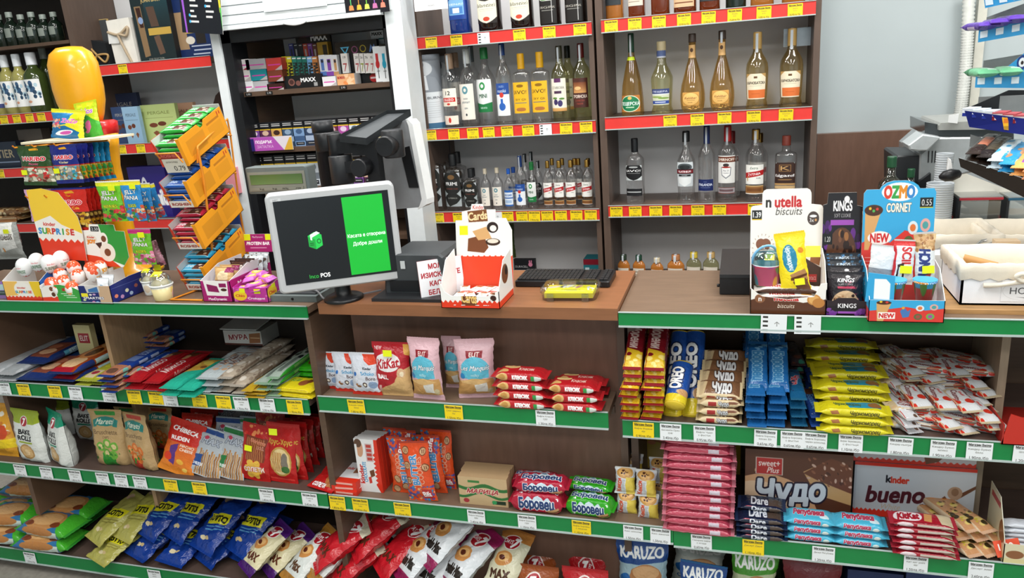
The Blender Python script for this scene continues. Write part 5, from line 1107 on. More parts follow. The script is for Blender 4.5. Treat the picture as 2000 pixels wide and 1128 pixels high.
# bar carton rack: four inclined cartons on an orange wire frame
def polyY(pts,Y,dY,mat,side=None,bev=0,org=None):
    """prism whose front outline is given by pixels at distance Y"""
    q=[PY(x,y,Y) for x,y in pts];o=org or Vector((0,0,0))
    return MB().prism([(p.x-o.x,p.z-o.z) for p in q],Y-o.y,Y-o.y+dY,mat,side=side,bev=bev)
def racklabel(t,c,bgc='e8e4dc'): return design('rack_front_'+t+c,96,48,bgc,[('t',t,.5,.5,.4,.8,c,{'b': .05})],bump=0)
RX,RY_=-1.440,1.70
BW,BD,BH,AL=.088,.205,.078,20
for lv,(yc,cname,bc,sealc,lab) in enumerate(((272,'green','2fae3c','2a9a34','green and brown'),(355,'blue','1d55a8','1a4c98','blue'),(439,'red','b0203c','a01c34','dark red'),(521,'cyan','2a9cc4','2490b8','light blue'))):
    ft=PY((338,340,347,355)[lv],yc,RY_)          # front, right, top corner
    M=Matrix.Translation(Vector((RX-BW/2+(ft.x-RX)*.0+.026,RY_,ft.z))) @ Matrix.Rotation(R(AL),4,'X')
    t=.0016;REDC=cardm('c23a22');GRYC=cardm('c8cac8')
    prt=design('orange_side_print',200,100,'f0a01c',[('r',.1,.25,.5,.8,'d8901a'),('r',.6,.2,.9,.28,'c07818'),('r',.88,.06,.90,.2,'c03020'),('r',.93,.08,.95,.2,'c03020'),('r',.6,.35,.92,.8,'e4981b')],rough=.5,bump=0)
    k=Kit('bar_carton','display box',MB().box((0,BD/2,-BH+t/2),(BW,BD,t),ORG).build('carton_floor'))
    m=MB();sidep=[(0,-BH),(BD,-BH),(BD,0),(BD*.58,0),(BD*.53,-.014),(BD*.47,-.014),(BD*.42,0),(0,0)]
    uv=[(y/BD,(z+BH)/BH) for y,z in sidep]
    m.face([(BW/2,y,z) for y,z in sidep],prt,uv);m.face([(BW/2-t,y,z) for y,z in sidep][::-1],GRYC)
    for i in range(len(sidep)):
        a_,b_=sidep[i],sidep[(i+1) % len(sidep)];m.face([(BW/2-t,*a_),(BW/2-t,*b_),(BW/2,*b_),(BW/2,*a_)],ORG)
    k.add('orange_side_panel',m.build('orange_side_panel'))
    k.add('orange_front_edge',MB().box((BW*.44,-.001,-BH/2),(BW*.13,t,BH),ORG).build('orange_front_edge'))
    k.add('left_panel',MB().box((-BW/2,BD/2,-BH/2),(t,BD,BH),REDC,{'r': GRYC}).build('left_panel'))
    k.add('left_flap',MB().prism([(-BW*.5,-BH),(-BW*.42,-BH),(-BW*.42,-.02),(-BW*.5,0)],-.002,0,REDC).build('left_flap'))
    k.add('back_panel',MB().box((0,BD,-BH/2+.004),(BW,t,BH+.008),GRYC).build('back_panel'))
    k.add('front_strip',MB().box((-.004,-.0015,-BH+(.010 if lv else .032)),(BW*.84,.0012,.020),cardm('e0dcd4'),{'f': racklabel('ROSHEN','a04438') if lv else racklabel('ROSHEN','c8685c','8c2a22')}).build('front_strip'))
    if lv==0:
        k.add('price_card',MB().box((.0,-.003,-BH+.003),(BW*.80,.001,.040),cardm('e0dccc'),{'f': design('rack_price_card',110,70,'d8d4c4',[('t','шоколад',.42,.2,.14,.6,'303028',{'sh': .3}),('t','0.79',.66,.68,.36,.5,'282824',{'b': .01})],bump=0)}).build('price_card'))
    k.put('orange-sided carton of %s chocolate bars, %s on the wire rack' % (lab,('topmost','second','third','lowest')[lv]),M)
    prn=design('rack_bar_'+cname,128,64,bc,[('r',0,0,.5,.6,bc),('p',[(.5,0),(.9,0),(.95,.6),(.45,.6)],'5a3424' if lv != 1 else '3a5ca0'),('e',.68,.15,.08,.09,'e8d8c0'),('e',.8,.4,.07,.08,'d8c0a0'),('t','ROSHEN',.26,.28,.2,.42,'e8f0f4',{'b': .05}),('r',0,.62,1,1,bc),('r',0,.60,1,.64,'e8f0f0')])
    kb=bar('chocolate_bar','chocolate bar',BW*.86,.034,.0145,prn,cardm(sealc),3+lv,wr=.6)
    # cascade of bars, each lying across the carton; stacks rise to the carton's edge
    for r_ in range(5):
        nst=(4,4,4,4,4)[r_] if r_==0 else 2
        for s_ in range(nst):
            zz=-BH+.004+s_*.0150 if r_==0 else -.012-.0150*(1-s_)+.004
            L_=M @ TR(-.004,.022+r_*.0385,zz+.002,rz=rnd.uniform(-2,2))
            kb.put('%s bar on the wire rack, %s' % (cname,('front stack, '+up(s_,nst)) if r_==0 else '%s row behind the front, %s' % (NTH[r_-1],'upper' if s_ else 'under')),L_)
rk=bpy.data.objects.new('wire_rack',None);COL.objects.link(rk);tag(rk,'orange wire rack carrying the four inclined chocolate cartons','rack')
xr_=PY(338,272,RY_).x+.006
def wire(pts,r=.0028,nm='wire'): link(nm,MB().tube(pts,r,ORW,7).build(nm),rk)
W1=[PY(386,318,RY_+.055),PY(386,286,RY_+.055),PY(444,232,RY_+.24),PY(450,262,RY_+.24),PY(470,420,RY_+.26),PY(493,540,RY_+.26)]
W2=[PY(386,290,RY_+.052),PY(398,350,RY_+.06),PY(405,410,RY_+.07),PY(416,500,RY_+.08),PY(424,560,RY_+.09)]
wire(W1);wire(W2,.0036)
zb_=ZT+.003
wire([PZ(396,586,zb_),PZ(334,585,zb_),PZ(395,562,zb_),PZ(424,560,zb_)],.003,'base_wire')
for (ya_,dx) in ((263,0),(337,8),(409,14),(487,20)): wire([PY(441+dx*.3,ya_,RY_+.2),PY(452+dx*1.2,ya_+1,RY_+.24)],.002)
for lv,yc in enumerate((272,355,439,521)):
    q=PY((338,340,347,355)[lv],yc,RY_).z
    xx=RX-BW/2+.026
    wire([(xx-BW*.4,RY_+.012,q-BH*.62),(xx-BW*.36,RY_-.006,q-BH*.45),(xx+BW*.34,RY_-.006,q-BH*.45),(xx+BW*.42,RY_+.01,q-BH*.8)],.0022,'front_loop')

# yellow moulded display stand holding the gummy bags (plain, without any figure)
YEL=pm('yellow_moulded_plastic','e8a414',.3,noise=.02,coat=.3);sp=Vector((PY(205,300,1.93).x,1.93,ZT))
m=MB();hh=PY(180,86,1.93).z-ZT
m.lathe([(.10,0),(.10,.012),(.05,.02),(.038,.10),(.036,.34),(.045,.40),(.050,.44)],YEL,28)
st_=Kit('display_stand','display stand',m.build('stand_column'))
m=MB();n_=14
m.lathe([(.048,.47),(.062,.50),(.074,.54),(.078,.58),(.076,hh-.05),(.064,hh-.02),(.040,hh-.003),(.012,hh)],YEL,32,sx=1.0,sy=.8,c=(-.045,0,0));st_.add('rounded_top',m.build('rounded_top'))
m=MB();m.lathe([(.050,.435),(.060,.44),(.062,.475),(.052,.48)],pm('red_moulded_plastic','c41c1c',.3,coat=.3),28,c=(-.01,0,0));st_.add('red_collar',m.build('red_collar'))
tz=1.386-ZT;a_=PY(44,274,1.80);b_=PY(213,268,1.80)
st_.add('top_tray',MB().prism(rrect(b_.x-a_.x,.13,.02),0,.006,cardm('e8e0c0')).build('top_tray'),Matrix.Translation(((a_.x+b_.x)/2-sp.x,1.845-1.93,tz)) @ Matrix.Rotation(R(-90),4,'X'))
for dz in (0,-.145): 
    for dx in (-.12,-.05,.03):
        st_.add('hook',MB().tube([(dx,.0,tz-.012+dz),(dx,-.20,tz-.010+dz),(dx,-.205,tz-.004+dz)],.0022,ORW,6).build('hook'))
st_.put('plain yellow moulded display stand with rounded top and red collar',Matrix.Translation(sp))
# bags on and under the tray
GUM=['d8c020','c84a28','3a9a4a','e8e0b0','d88a28','6a4a20']
zo1=design('zozo_bag',128,128,'e8e030',[('p',[(0,.12),(.7,.1),(.5,.5),(.1,.62),(0,.6)],'2a7ab0'),('p',[(0,.65),(.5,.55),(.9,.75),(.8,1),(0,1)],'1e6aa0'),('e',.45,.8,.28,.09,'e8f0f8',-12),('e',.5,.8,.18,.06,'c850a8',-12),('t','ZoZo',.62,.38,.14,.5,'e86ac0',{'b': .06,'sh': .2,'out':('f4f0f8',.04)}),('b',20,0,.35,.3,.65,['e07a40','e8b0a0','d84a6a'],.04,2)])
zo2=design('jojo_bag',110,150,'c8dc28',[('p',[(0,.5),(.5,.35),(1,.6),(1,1),(0,1)],'4aae3a'),('e',.5,.7,.12,.2,'e070a0',30),('t','JoJos',.55,.26,.14,.7,'b868c0',{'b': .06,'sh': .2,'out':('f4f0f8',.04)}),('e',.3,.75,.1,.08,'2a7a30'),('p',[(.1,0),(.9,0),(.8,.12),(.1,.1)],'e8e430')])
def bagpx(x0,x1,yt,yb,Y,mt,label,seal,d=.02,group=None,rz=0,rx=0,ry=0,sticker=None,seed=1,cat='bag of sweets',name='sweets_bag',**k):
    p,w,h=fitY(x0,x1,yt,yb,Y)
    bag(name,cat,w,h*.965,d,mt,seed,seal=seal,sticker=sticker,**k).put(label,TR(p.x,Y,p.z,rz=rz,rx=rx,ry=ry),group)
bagpx(92,160,212,271,1.82,zo1,'blue and yellow fizzy sweets bag lying on the stand tray',cardm('d8e030'),rx=-12,ry=6,sticker=(.3,.78,.018))
bagpx(150,196,196,268,1.85,zo2,'green and yellow sweets bag at the right of the stand tray',cardm('c8dc28'),rx=-6,ry=-6,sticker=(.1,.9,.018))
bagpx(118,160,205,268,1.88,zo2,'green sweets bag behind the two front bags on the tray',cardm('c8dc28'),rx=-4)
def haribo(nm,top,bot,cols,sub,subc): return design('gummy_bag_'+nm,140,200,top,[('r',0,.52,1,.90,bot),('b',70,.03,.55,.97,.90,cols,.055,3,1.2),('r',0,.90,1,1,top),('r',0,.50,1,.525,'c82828'),('t','HARIBO',.5,.30,.10,.86,'d02030',{'b': .06,'out':(W_,.06)}),('t',sub,.5,.43,.06,.5,subc,{'b': .04}),('p',[(.35,.06),(.6,.03),(.65,.09),(.4,.10)],'e0a020')],bump=.35)
hgr=haribo('green','2a4a22','8a8a70',['c83030','e8e0c8','a8a088','7a2a20','e8e8d8','d84a3a'],'Picnic','e86090')
hbl=haribo('blue','20287a','8a8c88',['3a9ab8','c8c8c0','a86a3a','5ac0d0','e0d8b0','4a7a4a'],'Kinder','f0e0a0');hgold=haribo('gold','20287a','c8a828',GUM,'Gold','f0e0a0');hcy=haribo('cyan','2a9ad0','b8a038',GUM,'Gold','f0e0a0')
hred=haribo('red','c8281e','5a3a20',['d8a828','7a4420','e0c060','4a2c18','b87828'],'Happy Cola','f0c830')
cb_=cardm('1f2a70')
bagpx(38,104,283,362,1.74,hgr,'dark green gummy bag hanging at the left of the stand',cardm('2a4a22'),sticker=(.1-.4,.35,.020),ry=2)
for i in range(7):
    x0=101+i*10.5
    bagpx(x0,x0+56,281-i*.8,358-i*1.5,1.74+i*.020,hbl if i==0 else (hgold if i<4 else hcy),'blue-topped gummy bag hanging in front' if i==0 else ('gold gummy bag, %s behind the blue-topped front bag' % NTH[i-1] if i<4 else 'sky-blue-topped gummy bag, %s in the hanging row' % NTH[i]),cb_ if i<4 else cardm('2a9ad0'),sticker=(-.3,.35,.020) if i==0 else None,d=.012,seed=i)
bagpx(54,112,368,432,1.76,design('pink_gummy',110,100,'d8a8d0',[('t','HARIBO',.6,.3,.2,.7,'c82838',{'b': .06})]),'pale pink gummy bag behind the tall egg carton header',cardm('d8a8d0'))
for i in range(4):
    x0=109+i*8
    bagpx(x0,x0+68,366-i,452-i*1.5,1.74+i*.018,hred,'red-topped cola gummy bag, %s in the lower hanging row' % ('front one' if i==0 else NTH[i]),cardm('20287a'),d=.012,seed=i)
def jm(nm,top,mid,low,sub): return design('jelly_bag_'+nm,110,190,mid,[('r',0,0,1,.10,top),('b',10,0,.1,1,.75,[low[0]],.10,4),('p',[(.1,.12),(.9,.12),(.85,.55),(.12,.6)],mid),('t','JELLY',.5,.26,.10,.66,W_,{'b': .05,'out':('2a2a2a',.03),'rot':-3}),('t','MANIA',.52,.40,.10,.72,W_,{'b': .05,'out':('2a2a2a',.03),'rot': 3}),('t',sub,.5,.60,.07,.7,'e8e030',{'b': .06,'out':('3a5a10',.03)}),('b',40,0,.68,1,1,low,.08,6)],bump=.35)
jmg=jm('green','e0e030','6abc28',['c02c34','3a8a2c','e04a4a','2a6a24'],'BERRIES');jmb=jm('blue','e8d830','2a88c8',['c8502c','3a9a48','e8c8a0','b03a50'],'EGGS');jmk=jm('kiss','d02c80','6ab82c',['e888a8','c85a80','f0b8c8','b04068'],'KISSES')
bagpx(194,242,352,432,1.72,jmg,'green jelly bag with strawberries hanging beside the red bags',cardm('e8e4d8'),sticker=(.25,.86,.022))
bagpx(240,281,350,431,1.72,jmb,'blue jelly eggs bag, foremost of three',cardm('e8e4d8'),sticker=(.25,.88,.020))
bagpx(262,300,356,432,1.75,jmb,'blue jelly eggs bag, second of three',cardm('d8d8d0'),d=.014);bagpx(280,322,360,428,1.78,jmb,'blue jelly eggs bag, third, touching the bar rack',cardm('d8d8d0'),d=.014,ry=-14)
bagpx(256,300,446,516,1.74,jmk,'green and pink jelly kisses bag hanging low beside the cups',cardm('d8609a'),sticker=(.2,.88,.022))
bagpx(292,322,470,520,1.78,design('pink_clear_bag',64,90,'d8a0b4',[('b',30,0,0,1,1,['e8c0cc','8a5a68','c88098'],.12,3)]),'crumpled pale pink sweets bag behind the kisses bag',cardm('e8b8c8'),ry=-16,wr=2)

# egg cartons
z_=ZT
egf=design('egg_carton_front',200,140,'efe8dc',[('p',[(0,0),(.4,0),(.36,.7),(0,.75)],'f0c060'),('e',.5,.4,.22,.36,'f0ece4'),('p',[(.72,0),(1,0),(1,1),(.8,.9)],'e8c428'),('p',[(0,.78)]+[(i/20,.72+.08*(i % 2)) for i in range(21)]+[(1,1),(0,1)],'e03a1e'),('t','kinder',.48,.32,.09,.26,'c8281c',{'b': .04})]+[('t',ch,.32+.055*i,.53,.12,.06,c,{'b': .08}) for i,(ch,c) in enumerate(zip('SURPRISE',('3a8ac8','40a048','e08a20','c83030','3a8ac8','40a048','e08a20','c83030')))],bump=0)
egh=design('egg_carton_header',200,260,'f0c838',[('p',[(0,.5),(.4,.38),(.6,.5),(1,.62),(1,1),(0,1)],'eeeae2'),('p',[(0,.78)]+[(i/16,.70+.05*(i % 2)) for i in range(17)]+[(1,1),(0,1)],'e03a1e'),('t','kinder',.36,.50,.05,.3,'c8281c',{'b': .04})]+[('t',ch,.16+.09*i,.60,.08,.08,c,{'b': .08}) for i,(ch,c) in enumerate(zip('SURPRISE',('3a8ac8','40a048','e08a20','c83030','3a8ac8','40a048','e08a20','c83030')))],bump=0)
EA=display('egg_carton','red, white and yellow open carton of chocolate eggs with blue rim',14,86,588,z_,.11,.060,.088,egf,cardm('2a62b0'),cardm('e8e6e2'),None,side_slope=False)
jof=design('joy_carton_front',200,120,'3aa040',[('p',[(0,0),(.36,0),(.42,1),(0,1)],'f0ece4'),('p',[(0,.72),(.4,.66),(.42,1),(0,1)],'e03a1e'),('e',.3,.45,.09,.28,'f4efe6'),('e',.31,.55,.05,.12,'5a3420'),('e',.28,.25,.05,.12,'7a4a30'),('r',.5,.48,.8,.52,'c8e8c8'),('r',.56,.58,.84,.62,'c8e8c8'),('r',.62,.68,.88,.72,'c8e8c8'),('r',.55,.2,.75,.36,'a83a28'),('r',.62,.22,.72,.34,'e0c030')],bump=0)
joh=design('joy_carton_header',240,220,'f2efe8',[('p',[(.42,0),(1,0),(1,1),(.62,.85)],'34963a'),('p',[(0,.72),(.3,.76),(.62,.84),(.8,1),(0,1)],'e2401c'),('e',.50,.35,.09,.16,'f4efe4'),('e',.50,.34,.055,.075,'7a4628'),('p',[(.30,.45),(.45,.42),(.42,.62)],'4a281a'),('e',.55,.66,.17,.22,'f0e8d8'),('e',.55,.66,.07,.09,'7a4628'),('r',.24,.05,.42,.17,'1a1a1a'),('t','2.50',.33,.11,.07,.14,W_),('e',.22,.36,.13,.11,'e8e0d0'),('t','Kinder',.22,.31,.05,.16,'c8281c',{'b': .04}),('t','JOY',.22,.41,.08,.18,'f0a020',{'b': .08,'out':('c03020',.03)})],bump=0)
EB=display('egg_carton','white, red and green open carton of two-part chocolate eggs',85,162,591,z_,.13,.050,.070,jof,cardm('e4e2de'),cardm('e0dedc'),None,front_poly=[(-.5,0),(.5,0),(.5,.72),(.3,.95),(0,1.08),(-.35,1.0),(-.5,.8)])
def hdr(x0,x1,yt,yb,Y,pts,mt,label,lean=-8,ry=0,back='b08058'):
    p,w,h=fitY(x0,x1,yt,yb,Y)
    m=MB();m.prism([((u-.5)*w,v*h) for u,v in pts],0,.002,mt,side=cardm('d8d4cc'),back=cardm(back))
    tag(link('header_card',m.build('header_card'),None,TR(p.x,Y,p.z,rx=lean,ry=ry)),label,'header card')
hdr(52,153,369,506,1.720,[(.18,0),(1,0),(.98,.42),(.93,.62),(.62,.95),(.30,1),(.02,.97),(.05,.72),(.10,.45)],egh,'leaning printed header card of the egg carton',lean=-4,ry=3)
hdr(157,245,439,520,1.725,[(0,0),(.85,0),(1,.25),(.97,.85),(.78,.86),(.76,1),(.22,1),(.20,.86),(0,.84)],joh,'white, green and red header card above the two-part eggs',lean=-4,ry=2)
egg_m=pm('white_egg_shell','f0f0ee',.35,noise=.01)
def egg(r,mt): 
    return Kit('chocolate_egg','chocolate egg',MB().lathe([(r*math.sin(t)*(1-.10*math.cos(t)),r*1.32*(1-math.cos(t))) for t in [math.pi*i/12+.02 for i in range(12)]]+[(.0005,r*2.64)],mt,18).build('egg'))
esur=design('egg_foil_surprise',160,110,'eef0f0',[('p',[(0,.86)]+[(i/16,.80+.08*(i % 2)) for i in range(17)]+[(1,1),(0,1)],'d83a28')]+[('t','SURPRISE',x,.62,.12,.28,'6a8a70',{'b': .06}) for x in (.25,.75)]+[('t','kinder',x,.48,.06,.16,'d05050') for x in (.25,.75)],bump=0,rough=.3)
ejoy=design('egg_foil_joy',160,110,'f2efec',[('r',0,0,1,.36,'e8562a'),('b',14,0,.28,1,.42,['e8562a','f2efec'],.05,3),('r',0,.84,1,1,'e8562a')]+[('t','JOY',x,.60,.14,.16,'f0a020',{'b': .08}) for x in (.25,.75)],bump=0,rough=.22,coat=.5)
ks,kj=egg(.0215,esur),egg(.0188,ejoy)
for i,(px,py_,Y) in enumerate(((52,540,1.665),(77,530,1.69),(101,534,1.665),(124,526,1.69))):
    q=PY(px,py_,Y);ks.put('white chocolate egg standing in the egg tray, %s from the left' % NTH[i],TR(q.x,Y,q.z,rz=30*i))
tray_m=MB();tx0,tx1=PY(26,545,1.70).x,PY(150,545,1.74).x
tray_m.box(((tx0+tx1)/2,1.675,z_+.020),(tx1-tx0,.08,.006),clear('clear_egg_tray','e8ecee',.2))
tag(link('egg_tray',tray_m.build('egg_tray')),'clear plastic tray holding the white eggs','tray')
for i,(px,py_,Y) in enumerate(((153,538,1.675),(182,542,1.69),(203,540,1.70),(128,554,1.665),(158,557,1.655),(132,566,1.645),(104,572,1.638),(181,550,1.665),(124,581,1.630),(149,580,1.630))):
    q=PY(px,py_,Y);kj.put('orange and white foiled egg, '+('biggest in view beside the white eggs' if i==0 else 'in the heap of the two-part eggs'),TR(q.x,Y,q.z,rz=40*i,rx=rnd.uniform(-20,20)),None if i==0 else 'foiled eggs heaped in the second carton')
smf=design('button_sweets_front',128,110,'1c2a6a',[('r',.62,.0,1,1,'c8a888'),('p',[(.2,0),(.66,0),(.66,.35),(.25,.4)],'d0ccc8'),('p',[(.3,.2),(.6,.05),(.62,.35),(.3,.36)],'3c70a8'),('r',.05,.42,.26,.62,'f0e430'),('t','SMARTIES',.42,.68,.13,.64,W_,{'b': .06,'out':('30304a',.04)})]+[('e',x,y,.05,.05,c) for x,y,c in ((.34,.5,'e8e0d8'),(.46,.48,'c8a0c8'),(.4,.88,'c878a8'),(.52,.9,'8ab0e0'),(.12,.8,'c8d890'))],bump=0)
sms=design('button_sweets_side',200,100,'1c2a78',[('e',x,y,.04,.09,c) for x,y,c in ((.1,.7,'e88a70'),(.22,.82,'c898c8'),(.42,.82,'b0c8e8'),(.34,.62,'e8e8c8'),(.55,.55,'a05a50'),(.68,.4,'e0d890'),(.84,.3,'d0c0b0'))]+[('r',0,.3,.9,.31,'8898d0')],bump=0)
ES=display('sweets_carton','dark blue open carton with coloured button sweets printed on it',160,221,593,z_,.17,.052,.060,smf,sms,cardm('d8d4d0'),None,side_slope=False)
k=bag('sweets_tube','sweets pack',.042,.052,.012,design('white_blue_sweets',64,64,'e8ecf0',[('r',0,.6,1,1,'3c70a8'),('e',.5,.5,.2,.15,'8ab0c8')]),3,seal=cardm('e0e4e8'))
for i in range(2): k.put('white and blue sweets pack in the dark blue carton, %s' % ('front' if i==0 else 'rear'),TR(ES[0].x-.004,ES[0].y+.03+.02*i,z_+.012+.004*i,rx=-12))
tag(link('price_slip',sticker_mesh(.024,'e8ee20'),None,TR(PY(268,522,1.70).x,1.775,PY(268,522,1.775).z)),'fluorescent yellow price slip above the dark blue carton','price slip')
# dessert cups with dome lids
def dcup(x0,x1,yt,yb,cols,bgc,label):
    p,w,h=fit(x0,x1,yt,yb,z_);r=w/2
    cm=design('dessert_cup_'+bgc,128,64,bgc,[('b',22,0,.1,1,1,cols,.07,5),('r',0,0,1,.06,'e8e8e4')],bump=0)
    k=Kit('dessert_cup','dessert cup',MB().lathe([(r*.72,0),(r*.76,.002),(r*.92,h*.52)],cm,24).build('cup'))
    k.add('rim',MB().lathe([(r*.95,h*.52),(r,h*.53),(r,h*.57),(r*.95,h*.58)],cardm('e8ece8'),24).build('rim'))
    k.add('dome_lid',MB().lathe([(r*.94,h*.58),(r*.84,h*.70),(r*.80,h*.82),(r*.55,h*.95),(r*.1,h*.97)],clear('clear_dome','f4f4ee',.25),24,cap=False).build('dome_lid'))
    k.add('cream',MB().lathe([(r*.9,h*.54),(r*.7,h*.66),(r*.4,h*.74),(r*.05,h*.76)],cardm('e8e0c4'),20).build('cream'))
    k.add('price_sticker',sticker_mesh(r*.9,'e8ee20'),TR(0,-r*.3,h*.96,rx=-60))
    k.put(label,TR(p.x,p.y+r*.6,z_))
dcup(277,305,528,577,['c8b8a0','e8e8e8','a87c50'],'d8dcd8','domed dessert cup behind the first, next to the blue carton')
dcup(293,330,535,588,['d89a3c','e8c870','8a5028','e0a8b0'],'e8d8a0','domed dessert cup with yellow and orange print, in front')
# protein bar carton and the small pink carton
pbf=design('protein_front',128,90,'a8206e',[('p',[(.1,0),(.92,0),(.88,.72),(.16,.7)],'f0ece8'),('p',[(.2,.15),(.55,.25),(.6,.55),(.22,.5)],'8c1c58'),('r',.62,.12,.86,.3,'8c1c58'),('e',.76,.42,.1,.07,'4a2a20'),('t','MaxDynamic',.5,.86,.12,.74,W_,{'b': .05})],bump=0)
pbh=design('protein_header',160,90,'a8206e',[('r',0,0,.24,.36,'e8ee20'),('r',.78,0,.98,.34,'e8ee20'),('t','MaxDynamic',.5,.16,.10,.4,W_,{'b': .03}),('t','PROTEIN BAR',.5,.52,.17,.84,W_,{'b': .07,'sh': .15}),('r',.2,.74,.8,.8,'d890b8')],bump=0)
PB=display('protein_carton','magenta and white open carton of protein bars',398,455,589,z_,.19,.058,.085,pbf,design('protein_side',128,80,'a8206e',[('r',0,0,1,.3,'e0dce0'),('t','MaxDynamic',.5,.5,.14,.7,W_,{'b': .05,'rot': 0})],bump=0),cardm('dcd8dc'),None,side_slope=False)
flatc=fitY(478,531,457,491,1.86)
tag(link('header_card',panel(flatc[1],flatc[2],pbh,.002,'header_card'),None,TR(flatc[0].x,1.86,flatc[0].z+flatc[2]/2,rx=-6)),'magenta protein bar sign with yellow stickers beside the monitor','header card')
for i,(nm,c,ops,lb) in enumerate((('pale','d0a870',[('e',.5,.5,.3,.3,'e8d0a8'),('r',0,.7,1,1,'7a4428'),('r',.6,0,1,.3,'8c1c58')],'front protein bar with pale nut picture'),('brown','3a201a',[('t','BAR',.5,.4,.3,.6,'d8d0c8',{'b': .05}),('r',0,.7,1,1,'8a4a30')],'dark brown protein bar in the middle of the carton'),('silver','c4ccd0',[('b',20,0,0,1,1,['8a9aa0','5a4a40'],.06,3)],'silver and blue protein bar at the back of the carton'))):
    kk=bag('protein_bar','protein bar',.064,.052,.018,design('protein_'+nm,80,64,c,ops),4+i,seal=cardm(c))
    for j in range(2): kk.put(lb+(', upright' if j==0 else ', leaning on the next one'),TR(PB[0].x+.004+i*.012,PB[0].y+.03+i*.052+j*.022,z_+.035+.004*i,rx=-18))
pkf=design('pink_sweets_front',110,70,'c03a98',[('b',14,0,0,1,1,['d868b8','a82a80'],.06,5),('e',.2,.55,.2,.34,'f0c830'),('t','Chio',.2,.55,.16,.26,'c83028',{'b': .06}),('r',.2,.05,.36,.35,'e8ee20'),('r',.62,.08,.80,.4,'e8ee20'),('t','Croissant',.66,.72,.14,.5,W_,{'b': .05})],bump=0)
PK=display('pink_carton','pink and violet carton of mini wrapped pastries by the monitor',458,525,590,z_,.11,.040,.052,pkf,pkf,cardm('b83090'),None)
pin=design('pink_pastry',64,64,'c868c0',[('e',.5,.4,.3,.3,'e8b040'),('e',.5,.4,.2,.18,'f0d890'),('r',0,.8,1,1,'a03a98')])
kk=bar('wrapped_pastry','wrapped pastry',.05,.032,.018,pin,cardm('c060b8'),6)
for i in range(7):
    kk.put('violet wrapped mini pastry in the pink carton, %s' % ('on top by the front' if i==6 else NTH[i]+' of the heap'),TR(PK[0].x+(i % 3-1)*.024,PK[0].y+.025+(i // 3)*.026,z_+.022+(i // 3)*.012+(i % 2)*.008,rz=30+25*i,rx=-10))
bx('sweets_box','small lilac and green sweets box at the left picture edge','box',-12,16,555,584,1.64,.06,cardm('7a5a9c'),{'f': design('lilac_box',64,64,'9a7ab8',[('r',0,0,1,.4,'b8d8d8'),('r',.2,.45,.8,.75,'3a5a48')],bump=0)},z=z_)

# ================================================================== left wall bay: gift boxes, chocolates
G1z,G2z=1.6215,1.2855
dk_=cardm('1c2024')
bx('picture_frame','dark chalkboard in a gold frame behind the small black gift','frame',152,214,39,100,2.95,.012,cardm('c8a868'),{'f': design('chalkboard_print',80,80,'4a4e50',[('r',0,0,1,.03,'c8a868'),('r',0,0,.05,1,'c8a868')],bump=0)})
k=Kit('gift_bag','gift bag',MB().prism([(-.05,0),(.05,0),(.045,.10),(-.04,.12)],0,.05,dk_).build('gift_bag'));k.add('gold_bow',MB().tube(bezier([(-.04,-.004,.09),(0,-.01,.05),(.03,-.005,.02),(.05,-.004,.05),(.0,-.012,.05),(-.02,-.008,.02)],5),.005,cardm('b8925a'),6).build('gold_bow'))
q=PY(196,118,2.88);k.put('small black gift bag with a gold ribbon bow',TR(q.x,2.88,G1z))
p,w,h=fitY(217,262,36,122,2.86,G1z)
k=Kit('gift_box','gift box',MB().box((0,.02,h/2),(w,.04,h),cardm('ece8de')).build('gift_box'));k.add('ribbon_bow',MB().tube(bezier([(-w*.5,-.004,h*.75),(0,-.012,h*.66),(w*.4,-.006,h*.80),(w*.3,-.01,h*.62),(0,-.014,h*.66),(w*.1,-.01,h*.35),(w*.25,-.004,h*.02)],6),.006,cardm('b8a488'),6).build('ribbon_bow'));k.add('label_tag',MB().prism([(-w*.55,h*.5),(-w*.1,h*.48),(0,h*.68),(-w*.5,h*.74)],-.006,-.004,cardm('e8e8e4')).build('label_tag'))
k.put('white gift box with beige ribbon bow and card tag',TR(p.x,p.y,G1z,ry=-2))
jb=design('whisky_gift_box',160,220,'1d2a2c',[('g',.35,.05,1,.6,'23444c','1a2426'),('t','JOHN BARR',.56,.13,.05,.6,'c8a868',{'b': .03}),('p',[(.08,.2),(.26,.2),(.3,.9),(.14,.92)],'8c7050'),('p',[(.12,.22),(.24,.22),(.26,.5),(.16,.5)],'3a2018'),('e',.2,.4,.07,.05,'8aa0c8'),('r',.36,.52,.98,.62,'c8a44c'),('p',[(.40,.22),(.62,.22),(.68,.5),(.46,.5)],'5a4438'),('p',[(.48,.64),(.64,.62),(.72,.88),(.56,.9)],'6a5040'),('t','FINE SELECTION',.45,.95,.03,.6,'c8c0b0')],bump=0)
bx('gift_box','dark teal whisky gift box with bottle window and gold band','gift box',262,334,-20,119,2.87,.09,dk_,{'f': jb},z=G1z)
bb_=design('blue_gift_box',120,220,'1c3060',[('p',[(.0,.3),(.3,.3),(.35,.85),(.1,.85)],'a88a68'),('r',.3,.55,.98,.62,'c8a44c'),('e',.4,.72,.12,.06,'e8e0d0'),('r',.4,.8,.9,.82,'c8d0e0'),('r',.45,.86,.9,.88,'c8d0e0'),('r',.42,.92,.86,.94,'c8d0e0'),('r',.55,.6,.8,.78,'2a2420')],bump=0)
bx('gift_box','dark blue whisky gift box behind the tilted black price poster','gift box',336,412,-20,112,2.90,.09,cardm('1c2c58'),{'f': bb_},z=G1z)
